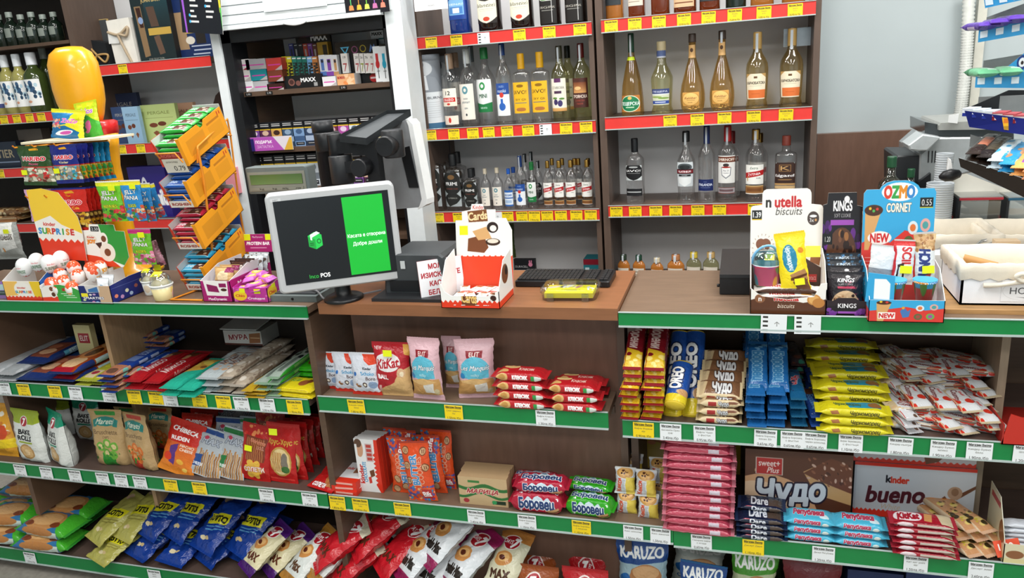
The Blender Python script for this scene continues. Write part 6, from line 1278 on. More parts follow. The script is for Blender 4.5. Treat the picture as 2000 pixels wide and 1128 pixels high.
pst=design('black_poster',150,150,'1a1c22',[('p',[(0,0),(.06,0),(.14,1),(.10,1)],'9a58c8'),('p',[(.9,0),(.96,0),(1,.55),(.96,.6)],'d8d040'),('p',[(.96,.5),(1,.5),(1,.95)],'50b858'),('r',.15,.04,.6,.10,'e0e0e8')]+[('r',.24,.26+.10*i,.24+.10+.05*(i*7 % 3),.30+.10*i,'d8d8d8') for i in range(6)]+[('r',.62,.16+.10*i,.62+.12+.04*(i*5 % 3),.20+.10*i,'d8d8d8') for i in range(6)]+[('e',.58,.18,.025,.03,'48b0e0'),('e',.62,.48,.025,.03,'48b0e0'),('e',.22,.66,.025,.03,'48b0e0'),('e',.22,.78,.025,.03,'48b0e0')],bump=0)
p,w,h=fitY(352,432,-40,66,2.60)
tag(link('price_poster',panel(w,h,pst,.002,'price_poster'),None,TR(p.x,2.60,p.z+h/2,ry=7)),'tilted black poster with violet and yellow-green edges and white text','poster')
def perg(nm,c,tc): return design('chocolate_box_'+nm,100,140,c,[('t','PERGALE',.5,.22,.08,.78,tc,{'b': .0}),('r',.1,.36,.9,.365,tc),('e',.3,.55,.12,.06,'7a4028'),('e',.55,.52,.12,.06,'6a3420'),('p',[(.25,.75),(.35,.70),(.45,.75),(.35,.86)],'8a5030'),('p',[(.6,.75),(.7,.70),(.8,.75),(.7,.86)],'8a5030')],bump=0)
for nm,c,tc,x0,x1,yt,Y,lb in (('navy','27304a','b8b0a0',209,275,182,2.95,'large navy chocolate box standing at the back'),('peach','dcae90','5a4438',322,383,201,2.97,'peach chocolate box behind the pale green one'),('teal','7cc0b8','3a6a64',268,300,207,2.90,'teal chocolate box between blue and green ones'),('green','c4d488','7a8440',279,347,203,2.88,'pale green chocolate box with berry print'),('darkblue','3c5078','c8c0b0',222,256,208,2.87,'slate blue chocolate box leaning in front of the navy one'),('lightblue','98bcd8','4a5a6c',243,274,208,2.84,'light blue chocolate box in front')):
    bx('chocolate_box',lb,'chocolate box',x0,x1,yt,275,Y,.02,cardm(c),{'f': perg(nm,c,tc)},z=G2z)
p=PY(425,210,2.9);tag(link('gift_box',MB().prism([(-.10,0),(.06,0),(.06,.22),(.0,.18)],0,.06,cardm('3a241c')).build('gift_box'),None,TR(p.x,2.9,G2z)),'dark brown pyramid chocolate box beside the cabinet','gift box')
lw2=design('violet_choc_box',120,60,'2c1c7c',[('e',.4,.4,.08,.2,'e8e8f0'),('e',.4,.4,.05,.12,'20205c'),('t','milka',.8,.6,.3,.3,W_,{'b': .06})],bump=0)
bx('chocolate_box','deep violet chocolate box behind the bar rack','chocolate box',252,325,325,380,2.84,.05,cardm('2c1c7c'),{'f': lw2},z=.95)
bx('chocolate_box','pink carton standing by the white cabinet frame','box',440,463,327,378,2.64,.03,cardm('d88a94'))
bx('advert_board','tall dark blue card board by the white cabinet frame','board',420,468,378,500,2.62,.01,cardm('1a2c60'))
# far left shelf goods
bx('chocolate_box','dark navy chocolate box with gold capitals, far left shelf','chocolate box',-60,36,278,328,2.84,.05,cardm('1c2638'),{'f': design('navy_gold',160,64,'1c2638',[('t','CARTIER',.58,.45,.3,.7,'a89878',{'b': .02}),('r',0,.75,1,.8,'8090a8')],bump=0)},z=1.2035)
bx('chocolate_box','grey-brown flat box lying on the navy box','box',34,82,252,275,2.90,.05,cardm('6a6058'),z=1.2035)
kk=bag('muesli_bag','muesli bag',.12,.15,.04,design('muesli_print',110,128,'9a9c98',[('p',[(.2,.12),(.85,.08),(.9,.7),(.25,.8)],'dcdcd8'),('t','Müesli',.54,.42,.14,.6,'4a3c34',{'b': .04}),('e',.4,.75,.04,.06,'d88a30'),('r',0,0,1,.08,'8a5a30')]),5,seal=cardm('a08868'),sticker=(.2,.72,.022))
q=PY(26,508,2.1);kk.put('grey muesli bag with white label behind the egg carton',TR(q.x,2.1,ZT,rz=5))
bx('muesli_stand','dark board shelf under the muesli bag','board',-40,70,512,540,2.05,.12,WOODD) if 0 else None
kb=bar('snack_packet','snack packet',.24,.10,.035,design('brown_dates',128,64,'7a5838',[('b',40,0,0,1,1,['5a3820','a07848','c8a070','d8c8a0'],.05,3)]),cardm('a08858'),4)
for i in range(2): kb.put('flat brown snack packet on the far left low shelf, %s' % ('lower' if i==0 else 'upper'),TR(PY(22,430,2.88).x+.02*i,2.88,.941+.03*i))

# ================================================================== tobacco cabinet goods
YV=2.735
def cbx(x0,x1,yt,yb,mat,lb,cat='box',name='carton',Y=YV,d=.05,z=None,body=None,group=None): return bx(name,lb,cat,x0,x1,yt,yb,Y,d,body or cardm('d8d8d8'),{'f': mat},z=z,group=group)
def stripe(nm,c,s='d040a0'): return design('heated_carton_'+nm,64,40,c,[('r',.1,.5,.9,.6,s),('p',[(.5,1),(1,.6),(1,1)],'b8b0b0' if c != 'e8e4e4' else 'a02840')],bump=0)
for i,(x0,x1,yt,yb,c,nm,lb) in enumerate(((458,487,116,137,'e8e4e4','white','white and pink stick carton, top row left'),(480,519,115,136,'a8a8ac','grey','grey stick carton, top row middle'),(520,550,113,137,'c03a34','red','red stick carton, top row right'),(459,489,137,159,'e0dcd8','cream','cream stick carton, middle row left'),(489,521,135,157,'1c8a94','teal','teal stick carton, middle row'),(523,552,137,159,'7c3c28','brown','brown stick carton, middle row right'),(465,495,159,180,'e8e8ec','pale','white stick carton, bottom row left'),(495,524,158,179,'b4b4b8','silver','silver stick carton, bottom row'),(522,554,163,177,'3c1c18','dark','dark brown open stick carton, bottom row right'))):
    cbx(x0,x1,yt,yb,stripe(nm,c),lb,body=cardm(c),Y=2.72)
maxx=design('vape_tray_front',160,60,'17191b',[('e',.2,.5,.09,.28,'8a5a50'),('e',.2,.5,.06,.18,'4a2c28'),('e',.38,.6,.07,.2,'7a5048'),('t','MAXX',.66,.38,.3,.40,W_,{'b': .08}),('r',.8,.62,.9,.9,'a0a0a0')],bump=0)
maxh=design('vape_header',160,110,'1c1a1b',[('e',.2,.4,.16,.2,'3c2824'),('e',.42,.45,.1,.14,'3c2824'),('t','MAXX',.67,.25,.2,.46,W_,{'b': .08}),('e',.75,.55,.05,.08,'4a9a3c'),('p',[(.85,.5),(1,.6),(1,1),(.9,.9)],'4a9a3c')],bump=0)
cbx(579,647,56,122,maxh,'black vape display header with large white capitals','display board','display_header',Y=2.86,d=.01,body=dk_)
for i,c in enumerate(('3c3c90','24222c','2c2830','d05038','9850b0','7a4030')):
    x0=565+i*9.2;cbx(x0,x0+8.6,85,112,design('slim_vape_'+c,24,64,c,[('r',.2,.1,.8,.16,'e0e0e0'),('r',.35,.4,.65,.9,'c8c8c8' if i % 2 else '202020')],bump=0),'slim vape box of the rear row, %s from the left' % NTH[i],'vape box','vape_box',Y=2.83,d=.03,body=cardm(c))
cbx(620,641,82,110,design('gold_vape',40,64,'c89a28',[('r',.5,.2,.9,.9,'3a3020')],bump=0),'gold vape box at the end of the rear row','vape box','vape_box',Y=2.83,d=.03,body=cardm('b88a24'))
for i,(c,cw,nm) in enumerate((('d8d428',9,'yellow'),('d4cc30',9,'yellow'),('2a8070',9,'green'),('247468',9,'green'),('207064',9,'green'),('70a8d8',10,'light blue'),('c07a40',10,'copper'))):
    x0=553+i*9.8;cbx(x0,x0+cw,110,160,design('slim_vape_%d' % i,28,96,c,[('t','MAXX',.7,.5,.3,.5,'202020',{'rot': 90,'b': .05}),('r',.1,.5,.4,.9,'303030'),('r',.1,.05,.9,.1,'e8e8e8')],bump=0),'slim %s vape box standing in the black tray, %s from the left' % (nm,NTH[i]),'vape box','vape_box',Y=2.755,d=.03,body=cardm(c))
cbx(555,627,146,172,maxx,'low black vape tray with white capitals and cookie print','display tray','vape_tray',Y=2.73,d=.02,body=dk_)
for x0,x1,c,lb in ((624,636,'5a80c8','blue'),(636,650,'8a4ab0','violet'),(650,660,'d0a070','peach')): cbx(x0,x1,107,148,design('device_pack_'+lb,32,96,'e4e4e8',[('r',.25,.2,.75,.75,c),('e',.5,.3,.2,.08,'303040'),('r',0,.8,1,1,c)],bump=0),'white device pack with %s stick' % lb,'vape box','vape_box',Y=2.76,d=.02)
cbx(630,656,149,169,stripe('wht2','e4e4e8'),'small white device carton',body=cardm('e4e4e8'),Y=2.725)
cbx(658,693,144,167,design('orange_gel',64,40,'e0a878',[('b',12,.4,0,1,1,['e08a50','f0c8a0'],.1,3),('t','BORDO',.25,.3,.2,.4,'a03030',{'b': .04})],bump=0),'orange and white carton with wavy print',Y=2.725)
voom=design('neon_display',180,180,'151619',[('e',.46,.2,.075,.085,'904878'),('e',.46,.2,.055,.062,'151619'),('e',.66,.19,.075,.085,'a89428'),('e',.66,.19,.055,.062,'151619'),('p',[(.12,.12),(.34,.12),(.23,.30)],'5ac0e8'),('p',[(.17,.15),(.29,.15),(.23,.25)],'151619'),('p',[(.80,.28),(.85,.10),(.89,.18),(.93,.10),(.98,.28),(.94,.28),(.92,.2),(.89,.26),(.86,.2),(.84,.28)],'5878b0'),('t','vape',.38,.86,.06,.3,'d8d8d8',{'b': .04}),('e',.84,.88,.10,.10,'c02830'),('r',.76,.86,.92,.90,'f0e0e0')],bump=0)
cbx(658,740,79,164,voom,'black vape display with neon outline letters','display board','display_header',Y=2.78,d=.02,body=dk_)
for vi_,(x0,x1,tx_) in enumerate(((667,680,'19'),(692,703,'20'),(702,712,'56'),(711,722,'76'),(722,731,'95'))): cbx(x0,x1,104,143,design('number_vape_'+tx_,32,96,'e8e4e0',[('t',tx_,.5,.2,.12,.8,'404040'),('p',[(.2,.5),(.8,.5),(.4,.9),(.3,.9),(.6,.56),(.2,.56)],'b04048' if tx_ != '56' else '8a9a30')],bump=0),'white vape box with large numerals in the neon display, %s from the left' % NTH[vi_],'vape box','vape_box',Y=2.76,d=.015)
cbx(724,749,57,86,design('white_maxx',64,70,'dfe2e4',[('t','MAXX',.5,.3,.2,.8,'202428',{'b': .08}),('r',.6,.6,1,.7,'1c6a70')],bump=0),'white vape sign standing behind the blister packs','sign','vape_sign',Y=2.84,d=.01)
for x0,x1,c in ((731,744,'c02c30'),(744,757,'28a0c0')): cbx(x0,x1,90,160,design('blister_'+c,40,150,'e6eaec',[('r',.3,.2,.7,.4,c),('e',.5,.5,.3,.12,c),('r',.45,.6,.55,.9,c if 0 else '202020'),('t','PUFF',.5,.7,.04,.6,'505050')],bump=0),'tall blister pack with a %s vape' % ('red' if c[0]=='c' else 'cyan'),'vape box','blister_pack',Y=2.735,d=.01)
# cigarette packs
CG=[('7a4a9a','e8d8e0'),('5a2c50','d8b8a0'),('c89858','3c2018'),('38506c','8aa0b8'),('7898c0','405a80'),('30405c','a0b0c8'),('b8c0c8','203050'),('6a2c3c','c8a8b0'),('a84a9a','e0c8e0'),('d8dce0','506070'),('c0c8d0','707880'),('d0c8a0','605840'),('b0b8c0','505860'),('303848','8898a8')]
def cigm(i):
    a_,b_=CG[i % len(CG)]
    return design('cigarette_print_%d' % (i % len(CG)),48,110,a_,[('r',0,0,1,.26,'15161a'),('r',.1,.06,.9,.09,'d8d8d8'),('r',.1,.13,.9,.16,'d8d8d8'),('r',0,.26,1,.30,'e0b828'),('e',.5,.42,.3,.10,b_),('r',0,.60,1,.8,b_),('r',.1,.84,.9,.96,'20242c'),('r',.2,.88,.8,.9,'c8c8c8')],bump=0)
zc2=zv2
for i in range(14):
    x0=487+i*21.8;yt=241-i*1.4
    cbx(x0,x0+20.6,yt,288,cigm(i),'cigarette pack in the open cabinet row, %s from the left' % NTH[i],'cigarette pack','cigarette_pack',Y=2.735,d=.03,z=zc2,body=cardm('20242c'))
for i in range(14):
    x0=494+i*21.4;cbx(x0,x0+20,305-i*1.2,348,cigm(i+5),'cigarette pack in the lower cabinet row, %s from the left' % NTH[i],'cigarette pack','cigarette_pack',Y=2.735,d=.03,z=zv3,body=cardm('20242c'))
gft=design('lighter_promo',160,60,'b050b0',[('p',[(0,0),(.12,0),(.22,1),(.06,1)],'e8e0e8'),('p',[(.08,.1),(.22,.1),(.22,1),(.12,1)],'30286c'),('p',[(.62,0),(1,0),(1,1),(.82,1)],'dcd4dc'),('p',[(.96,.1),(1,.1),(1,1),(.82,1)],'d8a838'),('t','ПОДАРЪК',.42,.36,.2,.34,W_,{'b': .04}),('t','ЗАПАЛКА',.44,.70,.2,.34,'e8d0e8',{'b': .02})],bump=0)
cbx(476,571,267,294,gft,'violet and white promotional card on the cigarette shelf','sign','promo_card',Y=2.69,d=.004)

# ================================================================== right end: baskets, machine, racks
FAB=pm('cream_canvas','dcd3c2',.85,noise=.03,nscale=60,bump=.15,bscale=500);FABW=pm('white_canvas','eceef2',.8,noise=.02,bump=.1,bscale=500)
def basket(label,x,y,z,w,d,h,home=False,rz=0):
    m=MB();t=.004
    for (cx,cy,sx,sy) in ((0,t/2,w,t),(0,d-t/2,w,t),(-w/2+t/2,d/2,t,d),(w/2-t/2,d/2,t,d)): m.box((cx,cy,h*.47),(sx,sy,h*.94),FABW)
    m.box((0,d/2,t/2),(w,d,t),FABW)
    k=Kit('fabric_basket','basket',m.build('basket_walls'))
    m=MB();ro=[(-w/2,0),(w/2,0),(w/2,d),(-w/2,d)];ri=rnd.random
    def ringp(off,z_,jit=0.0):
        o=[];N=14
        for (x0,y0),(x1,y1) in zip(ro,ro[1:]+ro[:1]):
            for i in range(N):
                t_=i/N;X,Y=x0+(x1-x0)*t_,y0+(y1-y0)*t_
                sx=off*(1 if X>0 else -1) if abs(abs(X)-w/2)<1e-6 else 0;sy=off*(1 if Y>d/2 else -1) if abs(abs(Y-d/2)-d/2)<1e-6 else 0
                o.append((X+sx,Y+sy,z_+jit*math.sin(i*1.9+X*60)))
        return o
    m.grid([ringp(.003,h*.62,.003),ringp(.005,h*.8,.001),ringp(.004,h*.98,.001),ringp(0,h*1.0,.001),ringp(-.008,h*.985,.001),ringp(-.012,h*.5),ringp(-.013,.008)],[0,.2,.4,.5,.6,.8,1],FAB,closed=True)
    m.face([(-w/2+.013,.013,.008),(w/2-.013,.013,.008),(w/2-.013,d-.013,.008),(-w/2+.013,d-.013,.008)],FAB)
    k.add('cream_liner',m.build('cream_liner'))
    if home:
        hm=design('home_oval',200,110,'eceef2',[('e',.5,.5,.48,.46,'d4d6da'),('e',.5,.5,.47,.44,'eceef2'),('t','HOME',.5,.5,.30,.72,'4a4c50',{'b': .0}),('p',[(.3,.22),(.5,.16),(.7,.22),(.5,.19)],'6a6c70'),('p',[(.3,.78),(.5,.84),(.7,.78),(.5,.81)],'6a6c70')],bump=0,rough=.8)
        k.add('printed_oval',MB().box((0,-.0008,h*.36),(.085,.001,.046),FABW,{'f': hm}).build('printed_oval'))
        bw=MB();RB=pm('natural_ribbon','e4dccc',.8,noise=.04,bump=.2,bscale=300)
        c0=Vector((.008,-.014,h*.66))
        for lp in ([(0,0,0),(-.02,-.006,.014),(-.032,-.004,.008),(-.02,-.002,-.002),(0,0,0)],[(0,0,0),(.02,-.006,.010),(.034,-.004,.004),(.018,-.002,-.004),(0,0,0)],[(0,0,0),(-.03,.002,-.006),(-.06,.004,-.012),(-.085,.008,-.014)],[(0,0,0),(.012,.0,-.018),(.026,.004,-.036),(.034,.008,-.046)],[(0,0,0),(.04,.004,-.002),(.08,.008,-.008)]):
            bw.tube(bezier([c0+Vector(q) for q in lp],5),.0048,RB,8)
        k.add('ribbon_bow',bw.build('ribbon_bow'))
    return k.put(label,TR(x,y,z,rz=rz))
hb=PZ(1873,603,ZT);hz=PY(1873,515,hb.y).z-ZT
basket('white canvas basket printed HOME with a ribbon bow',hb.x+.115,hb.y,ZT+.009,.23,.165,hz-.008,True)
k=Kit('paper_roll','paper',MB().tube([(hb.x+.03,hb.y+.12,ZT+hz*.80),(hb.x+.09,hb.y+.10,ZT+hz*.66)],.009,cardm('b8864c'),12).build('paper_roll'));k.put('brown paper roll inside the canvas basket',Matrix())
wb=PZ(1846,612,ZT)
tag(link('wooden_board',MB().box((wb.x+.25,wb.y+.10,ZT+.0045),(.5,.20,.009),pm('pine_board','b58a58',.55,noise=.2,nscale=14,stretch=(1,8,8))).build('wooden_board')),'pale wooden board lying under the canvas basket','board')
for x0,x1,Y,lb in ((1770,1956,2.08,'grey-white canvas basket behind the snack displays'),(1928,2090,2.12,'grey-white canvas basket at the right edge')):
    p,w,h=fitY(x0,x1,458,520,Y,.919);basket(lb,p.x,Y,.9195,w,.19,h)
sp_=MB();q=PZ(1880,486,1.0)
for i in range(6):
    a=R(-40+18*i);sp_.tube([(q.x,1.96,.99),(q.x+.09*math.cos(a),1.96+.02*i,1.0),(q.x+.11*math.cos(a),1.96+.02*i,1.003)],.004,clear('clear_spoon','f0f0f0',.4),6)
k=Kit('spoon_tray','container',MB().box((q.x+.02,1.99,.955),(.20,.05,.07),cardm('dfe2e2')).build('spoon_tray'));k.parts.append(('plastic_spoons',sp_.build('plastic_spoons'),None,()));k.put('white holder of clear plastic spoons between the baskets',Matrix())
k=Kit('stirrer_bundle','stirrers',MB().box((PZ(1965,485,1.0).x,1.99,.975),(.05,.03,.09),cardm('d8bc98')).build('stirrer_bundle'));k.put('bundle of wooden stirrers beside the spoons',Matrix())

# coffee machine
YM=2.58
o_=Vector((PY(1840,430,YM).x,YM,.919))
k=Kit('coffee_machine','coffee machine',polyY([(1794,432),(1795,355),(1797,300),(1834,268),(1960,268),(1960,432)],YM,.34,ALU,org=o_,bev=.004).build('machine_body'))
k.add('sloped_front_cover',polyY([(1774,284),(1803,262),(1838,268),(1812,294),(1795,295),(1777,292)],YM-.03,.10,pm('silver_cover','c4cacc',.3,.3),org=o_,bev=.003).build('sloped_front_cover'))
k.add('black_front',polyY([(1792,432),(1794,356),(1818,338),(1818,432)],YM-.02,.05,BLK,org=o_).build('black_front'))
k.add('drip_unit',polyY([(1750,432),(1750,308),(1754,304),(1796,304),(1796,432)],YM+.01,.22,DG2,org=o_,bev=.003).build('drip_unit'))
k.add('bean_hopper',polyY([(1806,262),(1806,238),(1834,243),(1980,240),(1980,274),(1834,274)],YM+.02,.22,pm('smoked_plastic','34383a',.15,noise=.02,coat=.4),org=o_).build('bean_hopper'))
k.add('hopper_lid',polyY([(1834,245),(1838,240),(1905,236),(1980,240),(1980,252),(1834,254)],YM+.0,.26,pm('grey_lid','9c9e9a',.4),org=o_).build('hopper_lid'))
m=MB()
for x0 in (1812,1819,1825):
    for v,f in zip(*(lambda q:(q.v,q.f))(MB())): pass
    q=polyY([(x0,318),(x0+2,317),(x0+3.5,294),(x0+1.5,295)],YM-.003,.002,BLK,org=o_)
    b0=len(m.v);m.v += q.v;m.f += [[i+b0 for i in f] for f in q.f];m.m += q.m;m.uv += q.uv;m.sm += q.sm;m.mats=q.mats
k.add('vent_slots',m.build('vent_slots'))
k.add('white_tag',polyY([(1852,239),(1853,225),(1873,222),(1870,241)],YM-.01,.002,WHT,org=o_).build('white_tag'))
k.put('silver and black coffee machine with smoked bean hopper',Matrix.Translation(o_))
# syrup bottles
for x0,x1,yt,lb,Y in ((1708,1756,306,'large clear bottle with dark green cap and leafy label',2.42),(1752,1790,330,'clear bottle with red print half hidden by the machine',2.50)):
    lm=design('leafy_label',110,90,'9aa094',[('r',.1,0,.9,.14,'c02828'),('b',16,.1,.3,.9,.9,['2f7a34','4a9a44','d8e0d0'],.07,4)],bump=0,rough=.3)
    stand(x0,x1,yt,.919,Y,lambda h,r: bottle('drink_bottle',h,r,'square',glass('dark_drink_glass','b0b8ac',.4),capm('18482c'),.88,[(.1,.62,lm,60)],pw=3,cap_r=.42),lb)
# cup stacks
def cups(x,x1,yt,yb,Y,label):
    p,w,h=fitY(x,x1,yt,yb,Y,.919);m=MB();r=w/2;n_=int(h/.0062);pr=[]
    m.lathe([(r*.78,0),(r*.95,h*.1)],cardm('e4e8ea'),20)
    k=Kit('cup_stack','cups',None)
    o=bpy.data.objects.new('cup_stack',None);COL.objects.link(o);o.location=p;tag(o,label,'cups')
    cm=MB().lathe([(r*.74,0),(r*.78,.002),(r*.98,.034),(r*1.0,.035),(r*1.0,.0375),(r*.96,.038),(r*.93,.034)],pm('translucent_cup','dde3e8',.35,trans=.35,noise=0),18,cap=False).build('cup')
    for i in range(n_-3): link('cup',cm,o,TR(0,0,i*.0062))
cups(1806,1860,362,445,2.30,'thick stack of clear plastic cups before the coffee machine');
p,w,h=fitY(1826,1853,308,445,2.36,.919)
k_=cups(1822,1857,308,445,2.38,'tall thin stack of clear plastic cups behind the thick one')
k=Kit('grinder_lever','lever',MB().lathe([(.004,0),(.014,.012),(.016,.028),(.010,.046),(.005,.05)],BLK,16).build('lever_knob'));q=PY(1834,346,2.15)
k.add('lever_rod',MB().tube([(0,0,.045),(.0,.0,.11)],.003,STEEL,8).build('lever_rod'))
k.put('black knob on a steel lever before the cup stack',Matrix.Translation(q) @ Matrix.Rotation(R(80),4,'Y'))
lv_=bpy.data.objects['grinder_lever'];bpy.context.view_layer.update()
o=link('scoop_handle',polyY([(1850,335),(1853,308),(1858,312),(1863,340),(1858,350),(1852,345)],2.15,.01,WHT,bev=.002).build('scoop_handle'),lv_);o.matrix_parent_inverse=lv_.matrix_world.inverted()
# sugar dispensers
for x0,x1,c,lb in ((1862,1953,'b02838','clear dispenser box with dark red rim'),(1957,2040,'205a78','clear dispenser box with dark blue rim')):
    p,w,h=fitY(x0+14,x1,388,436,2.34,.919);m=MB();t=.004
    k=Kit('dispenser_box','dispenser',MB().box((0,.10,h*.18),(w*.96,.18,h*.36),cardm('a8a49c')).build('dispenser_base'))
    k.add('clear_front',MB().box((0,.0,h/2),(w,.003,h),clear('clear_acrylic','e8eef0',.15)).build('clear_front'))
    k.add('black_side',MB().box((-w/2-.004,.08,h/2),(.006,.16,h),dk_).build('black_side'))
    k.add('coloured_rim',MB().box((0,.0,h),(w+.01,.006,.006),cardm(c)).build('coloured_rim'))
    k.add('lid',MB().box((0,.09,h+.004),(w+.01,.18,.004),clear('frosted_lid','e8ecec',.4,.3)).build('lid'))
    k.add('red_mark',MB().box((-w/2-.008,.05,h*.5),(.001,.02,.02),cardm('c83038')).build('red_mark'))
    k.put(lb,TR(p.x,2.34,.919))
tag(link('napkin_sheet',polyY([(1862,384),(1856,350),(1880,336),(2010,386),(2010,392)],2.42,.003,cardm('e4e0d4')).build('napkin_sheet')),'pale card sheet standing behind the dispenser boxes','sheet')
# wall rack of sweets
BLU=pm('bright_blue_rail','2f94cc',.35);GRT=pm('grey_tray_metal','84898a',.4,.3)
def rackshelf(label,pts,Y0,Y1,goods,mat=BLU,tags=3,stickers='d8e8f0'):
    """front strip outline in pixels at Y0 (left end) .. Y1 (right end)"""
    (xa,ya),(xb,yb),(xc,yc),(xd,yd)=pts     # TL TR BR BL
    A_,B_,C_,D_=PY(xa,ya,Y0),PY(xb,yb,Y1),PY(xc,yc,Y1),PY(xd,yd,Y0)
    root=bpy.data.objects.new('sweets_rack',None);COL.objects.link(root);tag(root,label,'rack')
    n_=(B_-A_).cross(D_-A_).normalized();n_=n_ if n_.y<0 else -n_
    m=MB();t=-n_*.003;m.face([D_,C_,B_,A_],mat);m.face([A_+t,B_+t,C_+t,D_+t],mat)
    for p,q in ((A_,B_),(B_,C_),(C_,D_),(D_,A_)): m.face([p,q,q+t,p+t],GRT)
    link('front_rail',m.build('front_rail'),root)
    bk=Vector((.05,.14,.03));m=MB();m.face([D_+t,C_+t,C_+bk,D_+bk],GRT);m.face([D_+bk,C_+bk,C_+bk+Vector((0,0,.05)),D_+bk+Vector((0,0,.03))],GRT)
    link('tray',m.build('tray'),root)
    for i in range(tags):
        f=(i+.35)/tags;c0=A_.lerp(B_,f).lerp(D_.lerp(C_,f),.5);u_=(B_-A_).normalized()*.008;v_=(D_-A_).normalized()*.008;c0=c0+n_*.001
        m=MB();m.face([c0-u_+v_,c0+u_+v_,c0+u_-v_,c0-u_-v_],cardm(stickers));link('price_tag',m.build('price_tag'),root)
    return A_,B_,C_,D_,root,n_
def packs(A_,B_,n,kit,label,zoff=.004,yoff=.04,rz=90,rx=0,rows=1,ax=.06,group=None):
    for i in range(n):
        c0=A_.lerp(B_,(i+.5)/n);kit.put(label % NTH[i],Matrix.Translation(c0+Vector((-.005,yoff,zoff-.02))) @ Matrix.Rotation(R(rz+rnd.uniform(-6,6)),4,'Z') @ Matrix.Rotation(R(rx),4,'X'),group)
YR=2.25
gp=lambda nm,c,ops,L_=.13,W2=.045,H2=.02: bar('sweet_packet','sweets packet',L_,W2,H2,design('rack_packet_'+nm,110,64,c,ops),cardm(c),3)
A_,B_,C_,D_,rt,nn=rackshelf('topmost blue-railed sweets rack at the right edge',((1921,-6),(2005,-20),(2005,-2),(1924,16)),YR,YR-.03,None)
A_,B_,C_,D_,rt,nn=rackshelf('blue-railed sweets rack, second from the top',((1912,55),(2005,35),(2005,66),(1910,83)),YR,YR-.03,None)
packs(A_,B_,3,gp('violet','5a3aa0',[('r',.3,.2,.7,.8,'d8c8e8')]),'violet and pale sweet packet lying on the second blue rack, %s from the left',.012)
A_,B_,C_,D_,rt,nn=rackshelf('blue-railed sweets rack with green and blue packets',((1906,146),(2005,140),(2005,172),(1904,171)),YR,YR-.03,None)
packs(A_,B_,2,gp('mint','7ac898',[('r',.1,.3,.6,.7,'c8e8d8'),('r',.7,0,1,1,'3a8a58')],.12,.05,.022),'mint green sweet packet on the third blue rack, %s from the left',.012,rx=0)
mc_=design('blue_monster_card',110,70,'2f94cc',[('e',.8,.5,.2,.34,'1c3c80'),('e',.8,.5,.13,.22,'e8ecf0'),('e',.8,.52,.05,.09,'2a1c18')],bump=0)
tag(link('printed_card',polyY([(1952,143),(2005,100),(2005,142)],YR+.03,.002,mc_).build('printed_card')),'blue printed card with a dark ring standing on the third rack','card')
DKT=pm('black_tray_plastic','15171b',.35)
A_,B_,C_,D_,rt,nn=rackshelf('black tray of small blue and red tins with yellow price card',((1884,216),(2005,232),(2005,264),(1893,248)),2.12,2.02,None,design('tray_strip_dark',200,50,'3a2420',[('r',0,0,.28,1,'1c2878'),('e',.12,.5,.06,.3,'c8ccd8'),('r',.36,.3,.52,.7,'a8788c'),('r',.80,.1,1,.9,'4a2c28')],bump=0),0)
m=MB();
link('tray_wall',polyY([(1883,214),(1971,176),(2005,176),(2005,232)],2.22,.004,DKT).build('tray_wall'),rt)
yc_=design('yellow_price_card',90,64,'f0b41c',[('r',.1,.1,.9,.4,'e07a1c'),('r',.1,.6,.9,.85,'b88a18')],bump=0)
tag(link('price_card',polyY([(1957,229),(1989,231),(1993,257),(1961,253)],2.05,.001,yc_).build('price_card')),'yellow and orange price card clipped on the black tray','price card')
tin=design('small_tin',64,40,'d8dce4',[('r',0,.5,1,1,'20308a'),('e',.4,.3,.2,.15,'7a9ad0')],bump=0);tin2=design('small_tin_red',64,40,'d8c8c8',[('r',0,.4,1,1,'7a1c28'),('r',.2,.5,.6,.9,'e8e0e0')],bump=0)
for i in range(6):
    c0=A_.lerp(B_,(i+.6)/6);bk=Kit('sweets_tin','sweets tin',MB().box((0,.02,.008),(.026,.05,.016),cardm('505868'),{'t': tin if i<3 else tin2,'f': tin if i<3 else tin2}).build('tin'));bk.add('lid',MB().box((0,.02,.017),(.027,.051,.003),cardm('c8d0d8' if i<3 else 'a84a50')).build('lid'))
    bk.put('small %s tin in the black tray, %s from the left' % ('blue' if i<3 else 'dark red',NTH[i]),TR(c0.x,c0.y+.012,c0.z-.012,rz=-30))
st2=design('tray_strip_brown',220,56,'6a3c28',[('r',0,0,.12,1,'2a2420'),('r',.12,0,.30,1,'2a90c8'),('t','BOUNTY',.21,.5,.3,.16,W_,{'b': .05}),('r',.40,.3,.46,.6,'c87a78'),('r',.68,.3,.76,.6,'c87a78')],bump=0)
A_,B_,C_,D_,rt,nn=rackshelf('long slanting chocolate bar tray coming toward the viewer, right edge',((1872,308),(2010,352),(2010,390),(1876,326)),2.05,1.90,None,st2,0)
for i,(c,ops,lb) in enumerate((('2a1c14',[('r',.3,.2,.7,.8,'c8785a')],'black and copper'),('201814',[('r',.2,.2,.8,.8,'4a4030')],'black'),('d8e8f0',[('b',20,0,0,1,1,['2a90c8','e8f4f8','4aa8d8'],.08,3)],'blue and white'),('2a90c8',[('b',10,0,0,1,1,['e8f4f8','c08860'],.08,3)],'blue'),('e8a860',[('r',.1,.3,.9,.6,'8a4a9a')],'orange and violet'),('d88a58',[('r',.1,.3,.9,.6,'e8d0b0')],'orange'))):
    kb=gp('slant%d' % i,c,ops,.17,.032,.016)
    for j in range(2): 
        c0=A_.lerp(B_,(i+.7)/6.2);kb.put('%s chocolate bar in the slanting tray, %s layer' % (lb,'upper' if j else 'lower'),Matrix.Translation(c0+Vector((.055,.075,.004+j*.016))) @ Matrix.Rotation(R(62),4,'Z') @ Matrix.Rotation(R(-8),4,'Y'))
